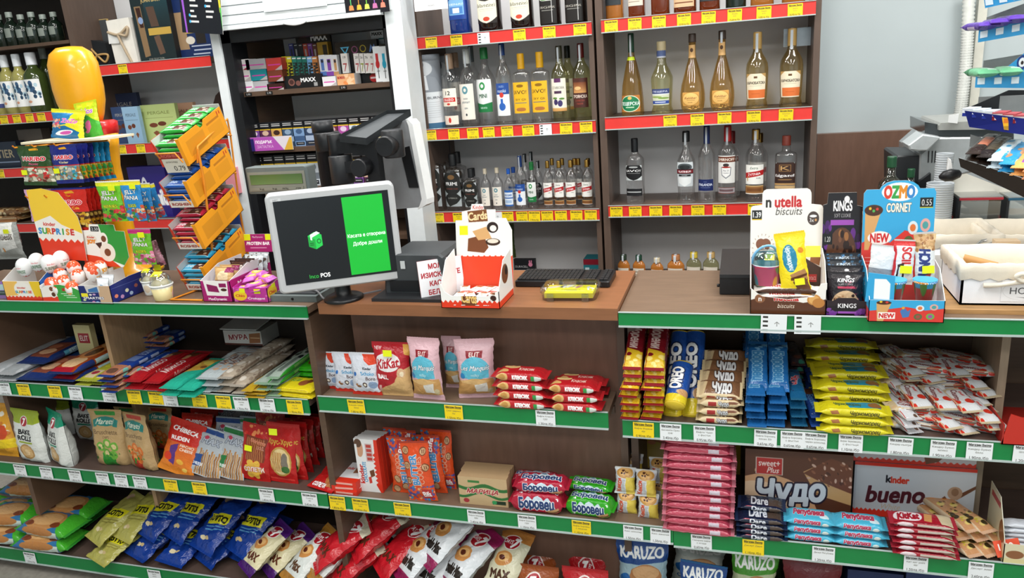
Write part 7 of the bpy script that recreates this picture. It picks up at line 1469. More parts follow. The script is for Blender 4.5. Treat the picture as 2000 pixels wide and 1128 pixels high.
# ================================================================== snacks on the counter shelves
S2,S2C,S2R,S3,S3C,S3R,S4=Z2+.0005,Z2+.0125,Z2-.0035,Z3+.0005,Z3-.0005,Z3-.0055,Z4+.0005
def inrow(x0,x1,yb,z,L_,H,n,mt,sc,label,rz=90,z0=0,cat='snack bar',name='snack_bar',seed=1,jit=2.0,Y=None,group=None,**k):
    p0=PZ(x0,yb,z) if Y is None else PY(x0,yb,Y);p1=PY(x1,yb,p0.y);W=abs(p1.x-p0.x)
    kit=bar(name,cat,L_,W*.97,H,mt,cardm(sc),seed,**k)
    for i in range(n):
        lb=label if n==1 else label+', '+up(i,n)
        kit.put(lb,TR((p0.x+p1.x)/2+rnd.uniform(-1,1)*.002,p0.y+L_/2+rnd.uniform(0,.006),z+z0+i*H*.97,rz=rz+rnd.uniform(-jit,jit)),group)
    return p0
def xstack(x0,x1,yb,z,W,H,n,mt,sc,label,rz=0,z0=0,cat='snack bar',name='snack_bar',seed=1,jit=1.5,dx=0,Y=None,off=0,**k):
    p0=PZ(x0,yb,z) if Y is None else PY(x0,yb,Y);p1=PY(x1,yb,p0.y);L_=p1.x-p0.x
    kit=bar(name,cat,L_*.93,W,H,mt,cardm(sc),seed,**k)
    for i in range(n):
        lb=label if n==1 else label+', '+up(i,n)
        kit.put(lb,TR((p0.x+p1.x)/2+dx*i+rnd.uniform(-1,1)*.003,p0.y+W/2+off*i,z+z0+i*H*.98,rz=rz+rnd.uniform(-jit,jit)))
    return p0,L_
def sbag(x0,x1,yt,yb,z,mt,sc,label,d=.04,rz=0,rx=0,ry=0,sticker=None,seed=1,cat='snack bag',name='snack_bag',Y=None,grow=1.0,**k):
    if Y is None: p,w,h=fit(x0,x1,yt,yb,z)
    else: p,w,h=fitY(x0,x1,yt,yb,Y,z)
    kit=bag(name,cat,w,h*.965*grow,d,mt,seed,seal=cardm(sc),sticker=sticker,**k)
    kit.put(label,TR(p.x,p.y+d/2,z,rz=rz,rx=rx,ry=ry));return p,w,h
def lie(xc,yb,z,w,h,d,mt,sc,label,rz=0,rx=-70,ry=0,seed=1,cat='snack bag',name='snack_bag',Y=None,sticker=None,**k):
    """bag lying back: lower edge at the pixel"""
    p=PZ(xc,yb,z) if Y is None else PY(xc,yb,Y)
    kit=bag(name,cat,w,h,d,mt,seed,seal=cardm(sc),sticker=sticker,**k)
    kit.put(label,TR(p.x,p.y,p.z+d*.45,rz=rz,rx=rx,ry=ry))
D_=design
# ------------------------------------------------------------------ left unit, upper shelf
grey=D_('wafer_grey',160,56,'aab0b4',[('b',30,0,0,1,1,['c8cccf','8c9296','b8bcc0'],.04,3),('r',.3,.72,.7,.84,'6c7278')])
strud=D_('strudel_blue',160,80,'1f3570',[('p',[(.1,.05),(.55,.0),(.6,.5),(.08,.55)],'8a4a38'),('e',.25,.3,.1,.14,'e8b890'),('e',.42,.25,.08,.12,'c87a58'),('r',.62,.0,.95,.55,'20406c'),('r',.35,.66,.85,.9,'b8d4dc'),('r',.30,.66,.38,.9,'5ab0d0'),('t','ЩРУДЕЛ',.6,.78,.12,.4,'5a6c80',{'b': .03})])
strua=D_('strudel_orange',160,80,'a8481c',[('e',.2,.3,.14,.2,'e8c090'),('e',.5,.3,.2,.18,'d88a48'),('e',.5,.3,.14,.1,'5a2c14'),('e',.8,.25,.12,.14,'e0a868'),('r',0,0,.08,.5,'b02030'),('r',.0,.6,.3,1,'2a3c80'),('r',.32,.66,.85,.92,'c0dce0'),('r',.86,.62,1,1,'2a9aa8')])
ygr=D_('wafer_yellowgreen',160,56,'b8b830',[('r',.05,.1,.3,.5,'d8c8a0'),('e',.2,.3,.06,.12,'a83040'),('t','ЛИМОН',.6,.3,.2,.4,'e8e830',{'b': .05}),('r',.0,.62,1,1,'7a9430'),('r',.3,.7,.7,.86,'d8d870')])
for j,(x0,x1) in enumerate(((-70,-34),(-34,2),(2,38))): inrow(x0,x1,742+j*1,S2,.30,.019,2,grey,'b4b8bc','grey-white wafer bar at the far left, column %s' % ('nearest the edge','in the middle','beside the blue strudel bars')[j],cat='wafer bar',seed=j)
inrow(38,100,745,S2,.26,.026,1,strud,'22386c','blue strudel bar with cherry picture, lower',seed=3,cat='strudel bar')
inrow(42,96,728,S2,.24,.026,1,strud,'22386c','blue strudel bar with cherry picture, upper',z0=.026,seed=5,cat='strudel bar')
inrow(100,152,748,S2,.26,.026,2,strua,'22386c','orange and blue strudel bar with apple picture',seed=6,cat='strudel bar')
for j,(x0,x1) in enumerate(((152,182),(180,208))): inrow(x0,x1,752,S2,.20,.012,2,ygr,'a8b040','yellow-green wafer bar, %s column' % ('left' if j==0 else 'right'),seed=j+7,cat='wafer bar')
ec=D_('pale_card_print',80,96,'cfc690',[('r',.2,.25,.85,.55,'a02c34'),('t','ELIT',.52,.40,.16,.52,'e8e0d8',{'b': .06})],bump=0)
q=PY(176,690,1.80);o=link('card_box',MB().box((0,0,.045),(.065,.02,.11),cardm('c8bf8c'),{'f': ec}).build('card_box'),None,TR(q.x,1.80,PY(176,690,1.80).z));tag(o,'pale yellow card box with red badge beside the wooden divider','box')
cream=D_('wafer_blue_rolls',170,64,'1b3f92',[('r',0,0,.28,.6,'b8785a'),('e',.1,.3,.06,.2,'6a4a3c'),('r',.0,.62,.3,1,'c89878'),('e',.2,.8,.05,.16,'7ac8b8'),('r',.42,.12,.60,.5,'6a86c0'),('r',.45,.70,.62,.92,'a8b8d8'),('t','ЕСКИМО',.8,.3,.26,.3,'a8c0e8',{'b': .05}),('r',.68,.70,.84,.92,'a8b8d8')])
for j,(x0,x1) in enumerate(((200,232),)): inrow(x0,x1,768,S2,.21,.0165,4,cream,'1c3c88','blue and tan cream wafer bar in the front stack',seed=9,cat='wafer bar')
inrow(232,262,757,S2,.19,.0165,3,cream,'1c3c88','blue and tan cream wafer bar in the second stack',seed=10,cat='wafer bar')
for j,(x0,x1) in enumerate(((270,300),(300,328))): inrow(x0,x1,700,S2,.15,.0165,3 if j==0 else 2,cream,'1c3c88','blue and tan cream wafer bar deep in the shelf, %s stack' % ('left' if j==0 else 'right'),Y=1.83,z0=.035,seed=12+j,cat='wafer bar')
red=D_('bar_red_script',170,60,'b01c24',[('e',.85,.3,.12,.2,'6a3c24'),('e',.72,.2,.08,.12,'c89868'),('t','Миксо',.4,.3,.26,.46,'f4e8e4',{'b': .05,'sh': .3}),('t','Миксо',.4,.8,.2,.4,'e8d0c8',{'sh': .3}),('r',.0,.6,1,.64,'7a1018')])
for j,(x0,x1) in enumerate(((246,282),(284,318),(312,346))): inrow(x0,x1,762+j*3,S2,.22,.022,2 if j<2 else 1,red,'a81c26','red bar with white script, %s column' % ('left','middle','right')[j],seed=14+j,cat='chocolate bar')
teal=D_('bar_teal_yellow',150,60,'2bb498',[('p',[(.4,0),(1,0),(1,.6),(.55,.6)],'d8a848'),('b',10,.6,0,1,.6,['8a5a30','e8d060'],.05,3),('r',0,.6,1,1,'26a890')])
for j,(x0,x1) in enumerate(((318,354),(352,386))): inrow(x0,x1,774+j*3,S2,.20,.019,2,teal,'2bb498','teal bar with yellow tail, %s pair' % ('left' if j==0 else 'right'),seed=18+j,cat='wafer bar')
wbr=D_('bar_white_brown',150,60,'b9c3c6',[('b',12,.1,.05,.9,.6,['8a5048','5a2c24','d0a888'],.05,3),('t','Мура',.6,.3,.26,.4,'6a4c48',{'b': .04,'sh': .3}),('r',0,.62,1,.7,'7a98a0'),('r',0,.82,1,1,'30282c')])
for j,(x0,x1) in enumerate(((388,416),(408,436))): inrow(x0,x1,768,S2,.19,.019,3,wbr,'b0babe','white and brown wafer bar, %s column under the white carton' % ('left' if j==0 else 'right'),seed=21+j,cat='wafer bar')
mur=D_('wafer_carton_print',160,70,'b4b6b4',[('t','МУРА',.38,.45,.34,.5,'7a2c34',{'b': .06,'out':('d8d8d4',.05),'rot':-4}),('p',[(.68,.2),(.98,.1),(.95,.8),(.66,.85)],'8a5a3c'),('r',.7,.45,.95,.5,'d8b890'),('r',0,.88,1,1,'4a2c28')],bump=0)
p,w,h=fitY(434,507,648,676,1.83);k=Kit('wafer_carton','carton',MB().box((0,.06,h/2),(w,.10,h),cardm('a8a8a4'),{'f': mur}).build('carton'));k.add('open_lid',MB().box((0,.04,h+.010),(w*.96,.08,.003),cardm('b8bcbc')).build('open_lid'),TR(0,0,0,rx=6));k.put('white wafer carton with dark red capitals on top of the bars',TR(p.x,1.83,p.z))
inrow(432,505,690,S2,.12,.020,int(max(1,(p.z-S2)/.020)),wbr,'b0babe','white and brown bars packed below the carton',Y=1.80,seed=28,cat='wafer bar')
nou=D_('clear_nougat',150,56,'b8aa98',[('b',50,0,0,1,1,['d0c4b0','988878','c4b6a4','e0d8cc'],.04,5),('r',.2,.7,.6,.82,'907c6c')],rough=.2)
for j,(x0,x1) in enumerate(((430,458),(455,483))): inrow(x0,x1,768+j*3,S2,.22,.020,3 if j==0 else 2,nou,'b0a89c','clear-wrapped beige nougat bar, %s column' % ('left' if j==0 else 'right'),seed=24+j,cat='nougat bar')
inrow(488,520,725,S2,.16,.020,3,nou,'a8a090','clear-wrapped beige nougat bar behind the yellow strips',Y=1.76,seed=27,cat='nougat bar')
yst=D_('bar_yellow_thin',140,50,'c8a428',[('r',.2,.1,.8,.5,'d8d0c0'),('r',0,.6,1,.7,'6a3a20')])
for j,(x0,x1) in enumerate(((478,500),(498,522))): inrow(x0,x1,777,S2,.18,.010,3,yst,'c8a430','thin yellow bar, %s column' % ('left' if j==0 else 'right'),seed=30+j,cat='wafer bar')
wgn=D_('bar_white_green',150,60,'a8b8ac',[('b',8,.5,0,1,.5,['20242a','3a4438'],.05,3),('r',.1,.2,.5,.4,'707c74'),('r',0,.6,1,1,'3aa038'),('r',.3,.7,.8,.9,'8ac070')])
for j,(x0,x1) in enumerate(((505,530),(528,552))): inrow(x0,x1,775,S2,.24,.017,3+j,wgn,'8cac90','white and green bar, %s column' % ('left' if j==0 else 'right'),seed=33+j,cat='wafer bar')
gch=D_('choc_green',140,80,'38b020',[('e',.6,.3,.14,.14,'7a3c20'),('e',.7,.22,.1,.1,'a84a30'),('t','Млечен',.3,.25,.12,.4,'8adc60'),('r',0,.7,1,.75,'208810')])
ych=D_('choc_yellow',140,80,'e4d020',[('e',.62,.3,.14,.12,'9a5430'),('e',.74,.2,.08,.1,'7a3c20'),('t','БЕЛИ',.3,.2,.12,.36,'5a9a40',{'b': .04}),('r',0,.7,1,.75,'b8a010')])
xstack(555,628,745,S2,.12,.016,3,gch,'38a828','flat green chocolate bar behind the yellow ones',Y=1.71,seed=36,cat='chocolate bar',end=.05)
xstack(538,612,778,S2,.085,.016,2,ych,'d8c428','flat yellow chocolate bar with berry picture',seed=37,cat='chocolate bar',rz=-4,end=.05)

# ------------------------------------------------------------------ left unit, middle shelf
pld=D_('bag_plaid_orange',128,160,'e0a030',[('b',26,0,.05,1,.75,['e8c888','3a2420','f0e8d8','c87828'],.05,6),('p',[(0,.72),(1,.62),(1,.8),(0,.9)],'f0d020'),('e',.7,.5,.2,.14,'c84a28')])
sbag(-42,24,800,896,S3,pld,'d89a38','orange plaid croissant bag at the far left edge',rx=-10,d=.05)
sbag(10,66,788,880,S3,pld,'d89a38','orange plaid croissant bag behind the green bread chips',Y=1.76,rx=-12,d=.05,seed=4)
def bake(nm,c): return D_('bread_chips_'+nm,128,190,'d9dcd8',[('r',0,0,1,.24,c),('p',[(0,.2),(.5,.30),(1,.2),(1,.24),(.5,.34),(0,.24)],'d9dcd8'),('e',.48,.20,.15,.105,'d8d8d8'),('e',.48,.20,.13,.09,'a82430'),('t','7',.47,.20,.12,.1,W_,{'b': .08,'sh': .2}),('t','BAKE',.5,.39,.085,.56,'1c1c1e',{'b': .08}),('t','ROLLS',.5,.50,.085,.62,'1c1c1e',{'b': .08}),('r',.25,.57,.75,.60,c),('e',.5,.77,.26,.15,'b88a50'),('e',.5,.77,.22,.12,'d8b078'),('e',.5,.78,.10,.06,'e8c898')])
bkg,bkt=bake('green','96a828'),bake('teal','12906e')
sbag(76,134,786,872,S3,bkg,'8a9a28','olive-topped bread chips bag at the back',Y=1.80,d=.045,boxy=True,sb=0)
sbag(137,190,780,872,S3,bkt,'128a68','teal-topped bread chips bag behind, by the divider',Y=1.78,d=.045,boxy=True,sb=0,seed=4)
sbag(32,91,806,903,S3,bkg,'8a9a28','olive-topped bread chips bag in the front row',d=.045,boxy=True,sb=0,seed=2,rz=-6)
sbag(90,144,810,910,S3,bkt,'128a68','teal-topped bread chips bag in the front row',d=.055,boxy=True,sb=0,seed=3,rz=-22)
def brus(nm,c,c2): return D_('crouton_'+nm,128,190,'b99a6c',[('r',.2,.0,.8,.08,c),('e',.5,.18,.36,.08,'2a8078'),('p',[(.1,.16),(.25,.12),(.25,.26),(.12,.28)],'2a8078'),('p',[(.9,.16),(.75,.12),(.75,.26),(.88,.28)],'2a8078'),('t','Maretti',.5,.18,.09,.56,'e8e4d0',{'sh': .3,'b': .03}),('t','Bruschette',.5,.36,.08,.84,'5a4430'),('t','CHIPS',.5,.45,.04,.3,'5a4430'),('r',.3,.74,.7,1,c)]+[('e',x,y,.12,.085,c2) for x,y in ((.3,.62),(.52,.56),(.72,.62),(.45,.74),(.64,.78))]+[('e',x,y,.07,.05,'d8c890' if nm=='lime' else 'f0a060') for x,y in ((.3,.62),(.52,.56),(.72,.62),(.45,.74))]+[('b',10,.05,.6,.95,.92,['2a6a28','3a8a30'],.04,3)])
brg,brr=brus('lime','2a8a34','6aa83c'),brus('tomato','b83424','d8702c');
sbag(222,272,800,880,S3,brg,'b09060','crouton bag behind the front pair',Y=1.76,d=.04,boxy=True,sb=0,seed=6)
sbag(284,334,800,885,S3,brr,'b09060','crouton bag behind, next to the red nacho bags',Y=1.76,d=.045,boxy=True,sb=0,seed=7)
sbag(188,248,806,910,S3,brg,'b09060','lime crouton bag with green label, in front by the divider',d=.045,boxy=True,sb=0,seed=8,rz=4)
sbag(246,308,815,918,S3,brr,'b09060','tomato crouton bag with red label, in front',d=.045,boxy=True,sb=0,seed=9,rz=-14,ry=-3)
nch=D_('nacho_bag',128,210,'c8281c',[('g',0,.4,1,1,'d8602a','e08828'),('t','CHIBECA',.52,.16,.08,.76,W_,{'b': .08,'sh': .1,'rot': 3}),('t','RUDEN',.45,.32,.07,.7,W_,{'b': .08,'rot':-4}),('t','NACHO',.7,.44,.05,.4,'f4e8e0',{'b': .05}),('t','CHEESE',.7,.51,.05,.4,'f4e8e0',{'b': .05}),('p',[(.2,.5),(.45,.42),(.42,.85),(.25,.8)],'5c3484'),('e',.2,.7,.12,.08,'d83c20'),('e',.6,.75,.1,.05,'e8b040'),('e',.75,.88,.08,.04,'f0c860')])
sbag(358,412,806,870,S3,nch,'c03020','red nacho stick bag, rearmost of its row',Y=1.80,rx=-20,d=.02)
sbag(338,398,818,890,S3,nch,'c03020','red nacho stick bag, second of its row',Y=1.72,rx=-20,d=.02,seed=3)
sbag(302,372,834,928,S3,nch,'c83020','red and orange nacho stick bag in front, leaning',rx=-24,d=.024,seed=5,ry=12)
def stx(nm,c,lab): return D_('stick_bag_'+nm,128,210,'b4bac0',[('r',0,0,1,.10,c),('t','MAX',.5,.24,.13,.62,'b8c0cc',{'b': .05,'sh': .2,'out':('5a6070',.04)}),('e',.3,.18,.08,.04,'c04058')]+[('p',[(.2+.07*i,.42+.04*(i*7 % 3)),(.25+.07*i,.42+.04*(i*7 % 3)),(.22+.075*i,.98),(.17+.075*i,.98)],('b07c48','c8965c','98683a')[i % 3]) for i in range(11)]+[('p',[(0,.58),(.35,.54),(.3,.8),(0,.84)],c),('t',lab,.2,.76,.06,.4,W_,{'b': .05})])
sxb,sxg=stx('cheese','2a4c8c','CHEESE'),stx('herbs','2a7a40','HERBS')
for i in range(4):
    sbag(392+i*26,448+i*26,796-i*1,862,S3,sxb if i % 2==0 else sxg,'a8b0b8','silver stick bag in the rear pile, %s from the left' % NTH[i],Y=1.80+.02*(i % 2),rx=-30,d=.02,seed=i)
for i in range(2):
    sbag(398+i*46,452+i*46,826,895,S3,sxb if i==0 else sxg,'a8b0b8','silver stick bag of the middle layer, %s' % ('left' if i==0 else 'right'),Y=1.70,rx=-26,d=.02,seed=5+i)
sbag(362,424,850,934,S3,sxb,'b8c0c8','front silver stick bag with blue cheese badge',rx=-26,d=.022,seed=8,ry=12);sbag(410,470,850,938,S3,sxg,'b8c0c8','front silver stick bag with green herb badge',rx=-26,d=.022,seed=9,ry=10)
sol=D_('salty_sticks_red',128,210,'b41c1a',[('b',10,.1,.0,.9,.2,['c83028','e08850'],.05,3),('p',[(.15,.18),(.9,.2),(.85,.62),(.2,.62)],'7a3420')]+[('r',.2+.07*i,.22,.24+.07*i,.62,'a86a40') for i in range(9)]+[('t','Вегетта',.6,.27,.06,.5,'d88a70',{'b': .03,'rot': 8}),('t','ООД',.7,.37,.05,.3,'d8a8a0')]+[('e',.48+.2*math.cos(a),.78+.11*math.sin(a),.14,.07,'e8b848',math.degrees(a)) for a in [R(60*i) for i in range(6)]]+[('t','СОЛЕТИ',.5,.78,.08,.72,'f4e8d8',{'b': .06,'out':('a02820',.04),'rot':-6})])
khr=D_('crunch_sticks_red',128,210,'b81a1a',[('t','Хрус-Хрус',.5,.28,.085,.86,'d8c048',{'b': .04}),('e',.5,.62,.40,.26,'c0984c'),('e',.5,.62,.35,.225,'e0c890')]+[('r',.2+.065*i,.46,.235+.065*i,.80,'b07838') for i in range(6)]+[('e',.66,.62,.12,.16,'7c7468'),('e',.66,.75,.14,.06,'3a6a30'),('r',.1,.92,.9,.95,'d84038')])
for i in range(5):
    sbag(532+i*13,588+i*13,830-i*5,925-i*3,S3,khr if i<2 else sol,'a81c1c','red pretzel stick bag in the receding row, %s' % NTH[i+1],Y=1.66+i*.042,d=.024,seed=i,rz=0)
sbag(482,540,812,880,S3,sol,'a81c1c','red pretzel bag lying on top behind the sticks bag',Y=1.72,d=.024,rx=-16,seed=8)
sbag(464,522,838,942,S3,sol,'a81c1c','red pretzel bag with yellow flower of sticks',d=.026,seed=9,rx=-10,ry=8,sticker=(-.18,.60,.024))
sbag(520,577,836,946,S3,khr,'a81c1c','red pretzel bag with yellow script and oval window',d=.026,seed=10,rx=-8,ry=3,sticker=None)
tag(link('price_slip',sticker_mesh(.026,'d8e820'),None,TR(PY(533,843,1.63).x,1.63,PY(533,843,1.63).z,rx=-10)),'fluorescent yellow price slip on the red pretzel bags','price slip')
spn=D_('panda_free_sticks',170,110,'b81c1c',[('b',8,.6,.1,.95,.8,['c89058','a86a34'],.03,3)]+[('p',[(.45+.05*i,.30),(.48+.05*i,.30),(.60+.05*i,.85),(.56+.05*i,.85)],'c08a50') for i in range(7)]+[('e',.6,.12,.2,.1,'d84a40'),('t','Бобби',.62,.12,.09,.3,'f0e0d8'),('t','СОЛЕТИ',.40,.84,.13,.62,W_,{'b': .08,'out':('6a1010',.04)})])
lie(624,960,S3,.098,.085,.016,spn,'b02020','flat red pretzel stick pack lying in front of the row',rx=-76,rz=-16)
xstack(583,668,962,S3,.07,.012,1,D_('plain_red_pack',64,32,'b01c1c',[]),'b02020','red pretzel pack under the flat one',seed=3) if 0 else None

# ------------------------------------------------------------------ left unit, bottom shelf
crs=D_('croissant_pack',170,100,'2d6ea0',[('p',[(0,.0),(.25,0),(.2,.3),(0,.4)],'48b030'),('p',[(.75,.0),(1,0),(1,1),(.9,1),(.8,.5)],'48b030'),('e',.48,.42,.34,.30,'c08850',-6),('e',.48,.36,.26,.18,'d8a870',-6),('e',.22,.52,.09,.10,'7a3c20'),('e',.74,.48,.09,.10,'7a3c20'),('r',.2,.74,.85,1,'d0dcd4'),('e',.45,.76,.32,.12,'b87c44')],rough=.22)
CK=bar('croissant_bag','croissant bag',.205,.11,.050,crs,cardm('3aa038'),5)
for i,(px,py_,Y,dz,rz) in enumerate(((20,1063,1.66,0,8),(108,1080,1.655,0,4),(-30,1056,1.78,.0,4),(40,1045,1.78,.0,10),(112,1052,1.67,.045,-3),(35,1026,1.69,.052,7),(152,1015,1.76,.052,2),(150,1050,1.78,0,0),(80,985,1.80,.095,5))):
    q=PY(px,py_,Y);CK.put('croissant bag with golden croissant picture, '+('front left, lowest','front middle, lowest','far left behind, lowest','second row, lowest','middle one of the front pile','upper left of the pile','upper right of the pile by the divider','hidden low behind the upper right one','topmost at the back')[i],TR(q.x,Y,S4+dz,rz=rz))
grd=D_('green_foil_bag',64,64,'2a7a2c',[('b',12,0,0,1,1,['3a9a3c','1c5a20','7ac870'],.1,3)])
sbag(70,150,935,1010,S4+.10,grd,'2a8a30','dark green foil bag at the back above the croissants',Y=1.86,rx=-20)
def lot(nm,c,w2): return D_('nuts_bag_'+nm,128,220,c,[('p',[(.18,.42),(.86,.30),(.90,.48),(.22,.60)],'e0d828'),('t','LOTTO',.53,.45,.10,.58,'20241c',{'b': .1,'rot':-10}),('p',[(.3,.62),(.9,.52),(.9,.54),(.3,.64)],w2),('p',[(.3,.67),(.9,.57),(.9,.59),(.3,.69)],w2),('e',.42,.80,.09,.035,'e0d0a8'),('e',.55,.78,.07,.03,'c8b080'),('e',.2,.1,.14,.07,'c8a888'),('r',0,.95,1,1,c)],rough=.2,bump=.5,bscale=35)
loo,lob=lot('olive','b0aa58','8a8440'),lot('blue','14398c','5a98c8')
lie(188,1104,S4,.12,.15,.030,loo,'a8a458','olive nuts bag lying lowest over the shelf edge',rx=-74,rz=-20,seed=3,wr=2)
lie(182,1066,S4+.035,.115,.19,.038,loo,'a8a458','upper olive nuts bag with yellow name band',rx=-66,rz=-24,seed=4,wr=1.6)
lie(236,1062,S4+.045,.11,.19,.038,loo,'b8ac68','olive nuts bag beside the blue ones, folded',rx=-64,rz=-18,seed=5,wr=2)
for i,(px,py_,dz,rz,rx,lb) in enumerate(((262,1098,.0,-20,-72,'lowest, left'),(330,1112,.0,-10,-74,'lowest, middle'),(395,1108,0,-26,-72,'lowest, right'),(462,1104,.0,-18,-74,'low one beside the striped pastries'),(283,1058,.055,-22,-62,'upper row, first'),(335,1062,.060,-24,-60,'upper row, second'),(392,1086,.045,-22,-58,'upper row, third, name fully seen'),(458,1090,.040,-26,-58,'upper row, fourth, nearest the pastries'))):
    lie(px,py_,S4+dz,.125,.19,.042,lob,'16388a','glossy blue nuts bag, '+lb,rx=rx,rz=rz,seed=i,wr=2.2)

def d7(nm,top,body,low,tx,txc,art=True): return D_('pastry_bag_'+nm,140,220,body,([('r',0,0,1,.16,top)] if top else [])+[('e',.5,.20,.27,.13,'f0e8e4'),('e',.5,.20,.24,.115,'a81c28'),('t','7',.62,.20,.16,.16,W_,{'b': .1,'sh': .2}),('t','DAYS',.40,.20,.07,.26,W_,{'b': .06})]+([('e',.46,.48,.28,.12,'c88a4c',-14),('e',.46,.46,.18,.07,'e0b070',-14),('e',.42,.47,.09,.04,'5a2818')] if art else [])+[('t',tx,.52,.72,.13,.7,txc,{'b': .08,'rot':-6})]+([('p',[(0,.88),(1,.84),(1,1),(0,1)],low)] if low else []),rough=.22,bump=.5,bscale=35)
pmx=d7('violet','4a1c6c','d8cfa8','4a1c6c','MAX','5a2c1c');pgo=d7('gold','b07a30','d8dcd8','b07a30','Max','5a3c28');prd=d7('red','d4ccb4','c01c28','c01c28','MAX','5a2c1c',False);pdb=d7('double','8c1c50','d4d8dc','8c1c50','Double Max','2a2420')
lie(478,1126,S4+.02,.10,.17,.045,pmx,'4a2070','cream and violet pastry bag in front, first',rx=-60,rz=-34,seed=1,wr=1.6)
lie(520,1130,S4+.0,.10,.17,.045,pmx,'4a2070','cream and violet pastry bag lying beside and below',rx=-62,rz=-36,seed=2,wr=1.6)
lie(560,1150,S4+.03,.10,.19,.045,pgo,'a87838','white and gold pastry bag, first of three',rx=-60,rz=-36,seed=3,wr=1.6)
lie(605,1142,S4+.05,.10,.19,.045,pgo,'a87838','white and gold pastry bag, second of three',rx=-62,rz=-36,seed=4,wr=1.6)
lie(655,1110,S4+.06,.10,.17,.045,pgo,'a87838','white and gold pastry bag, third, behind the red ones',rx=-62,rz=-30,seed=5,wr=1.6,Y=1.66)
for i,(px,py_,Y,rz,lb) in enumerate(((636,1112,1.60,-38,'left'),(665,1150,1.60,-36,'lowest'),(710,1092,1.64,-34,'topmost with cream upper half'),(760,1128,1.62,-30,'right'))):
    lie(px-22,py_+2,0,.115,.19,.05,prd,'b81c28','glossy red pastry bag, '+lb,rx=-62,rz=rz-16,seed=6+i,Y=Y,wr=1.8)
for i,(px,py_,Y,rz,lb) in enumerate(((762,1092,1.72,-26,'behind the red bags'),(800,1142,1.60,-30,'lowest left'),(850,1112,1.62,-28,'topmost, whole name seen'),(890,1162,1.60,-26,'lower, in front'),(838,1170,1.60,-20,'under the others'))):
    lie(px-25,py_,0,.115,.20,.05,pdb,'8c1c50','white and plum pastry bag, '+lb,rx=-58,rz=rz-16,seed=12+i,Y=Y,wr=1.4)
lie(968,1170,0,.105,.17,.045,d7('cream','b87a3c','d0ccb0',None,'MAX','4a2c1c'),'a8682c','cream pastry bag with red badge beside the white and plum ones',rx=-48,rz=-20,seed=18,Y=1.61)
def mini_(nm,c): return D_('mini_pastry_'+nm,140,170,'d8d4b8',[('r',0,0,1,.40,c),('e',.5,.26,.20,.17,'f0e8e4'),('e',.5,.26,.175,.15,'a81c28'),('t','7',.46,.25,.18,.12,W_,{'b': .1,'sh': .2}),('t','DAYS',.58,.27,.05,.2,W_,{'b': .06,'rot':-60}),('t','mini',.5,.62,.20,.5,'5a3020',{'b': .08}),('e',.5,.9,.3,.1,'c08850')],rough=.22,bump=.4)
mb,mr,mg=mini_('brown','9a4c20'),mini_('red','b81c24'),mini_('grey','6a6c64')
sbag(1036,1108,1052,1200,S4,mb,'8a4420','brown-topped mini pastry bag at the back',Y=1.82,d=.05,grow=1.0)
sbag(1008,1094,1082,1260,S4 ,mb,'8a4420','brown-topped mini pastry bag in the middle row',Y=1.72,d=.05)
sbag(1000,1092,1114,1260,S4,mb,'8a4420','brown-topped mini pastry bag foremost',Y=1.63,d=.05)
sbag(1145,1196,1052,1200,S4,mg,'6a6c64','grey-topped mini pastry bag under the shelf edge',Y=1.84,d=.04)
sbag(1106,1190,1084,1260,S4,mr,'a81c24','red-topped mini pastry bag, rear one',Y=1.72,d=.05)
sbag(1098,1188,1120,1260,S4,mr,'a81c24','red-topped mini pastry bag, foremost',Y=1.63,d=.05)
def karu(nm,c,c2,tx): return D_('roll_bag_'+nm,150,170,c,[('t','KARUZO',.5,.12,.13,.86,W_,{'b': .08,'rot':-3}),('p',[(0,.3),(1,.22),(1,1),(0,1)],c2),('e',.58,.46,.34,.20,'b87c4c'),('e',.58,.38,.28,.10,'d8a878'),('r',.42,.46,.74,.56,'e8e0e0'),('r',.48,.46,.70,.58,'2a1c38'),('e',.16,.52,.12,.09,'2a6ab0'),('t',tx,.25,.70,.08,.42,'2a5a98',{'b': .04}),('t','Croissant',.66,.74,.07,.5,'3a2420',{'b': .04})],rough=.25,bump=.4)
kbl,kgr=karu('blue','1c4a90','a8c4d0','Blueberry'),karu('green','4c9a30','c8d0a8','Hazelnut')
kwh=karu('white','c8d0cc','d0d4cc','Choco')
sbag(1204,1306,1066,1250,S4,kbl,'1c4a90','blue croissant roll bag with berry picture',Y=1.70,d=.05)
sbag(1306,1408,1062,1220,S4,kwh,'1c5a90','white croissant roll bag tilted at the back',Y=1.80,d=.05,ry=6)
sbag(1316,1408,1108,1260,S4,kbl,'1c5a90','blue croissant roll bag in front of the white one',Y=1.66,d=.05,ry=5)
sbag(1418,1510,1084,1250,S4,kgr,'3c8a28','green croissant roll bag',Y=1.70,d=.05,ry=4)
sbag(1452,1530,1072,1200,S4,D_('dark_olive_bag',64,64,'3c4a2c',[('b',8,0,0,1,1,['58683c','28301c'],.1,3)]),'3c4a2c','dark olive bag standing behind the green roll bag',Y=1.80,d=.04)
mlk=D_('dark_red_cake_bag',160,120,'6c1420',[('p',[(.1,.5),(.9,.4),(1,1),(.1,1)],'d8d4d0'),('t','Milkina',.55,.60,.22,.7,'20242c',{'b': .07,'sh': .2})])
sbag(1528,1645,1098,1250,S4,mlk,'6c1420','dark red cake bag with black script',Y=1.68,d=.05)
for i,(x0,x1,c,lb) in enumerate(((1652,1760,'1c2c58','dark blue'),(1765,1880,'2a3c6c','blue-grey'))): bx('cake_carton',lb+' carton at the bottom right corner','carton',x0,x1,1116,1250,1.70,.12,cardm(c),z=S4)

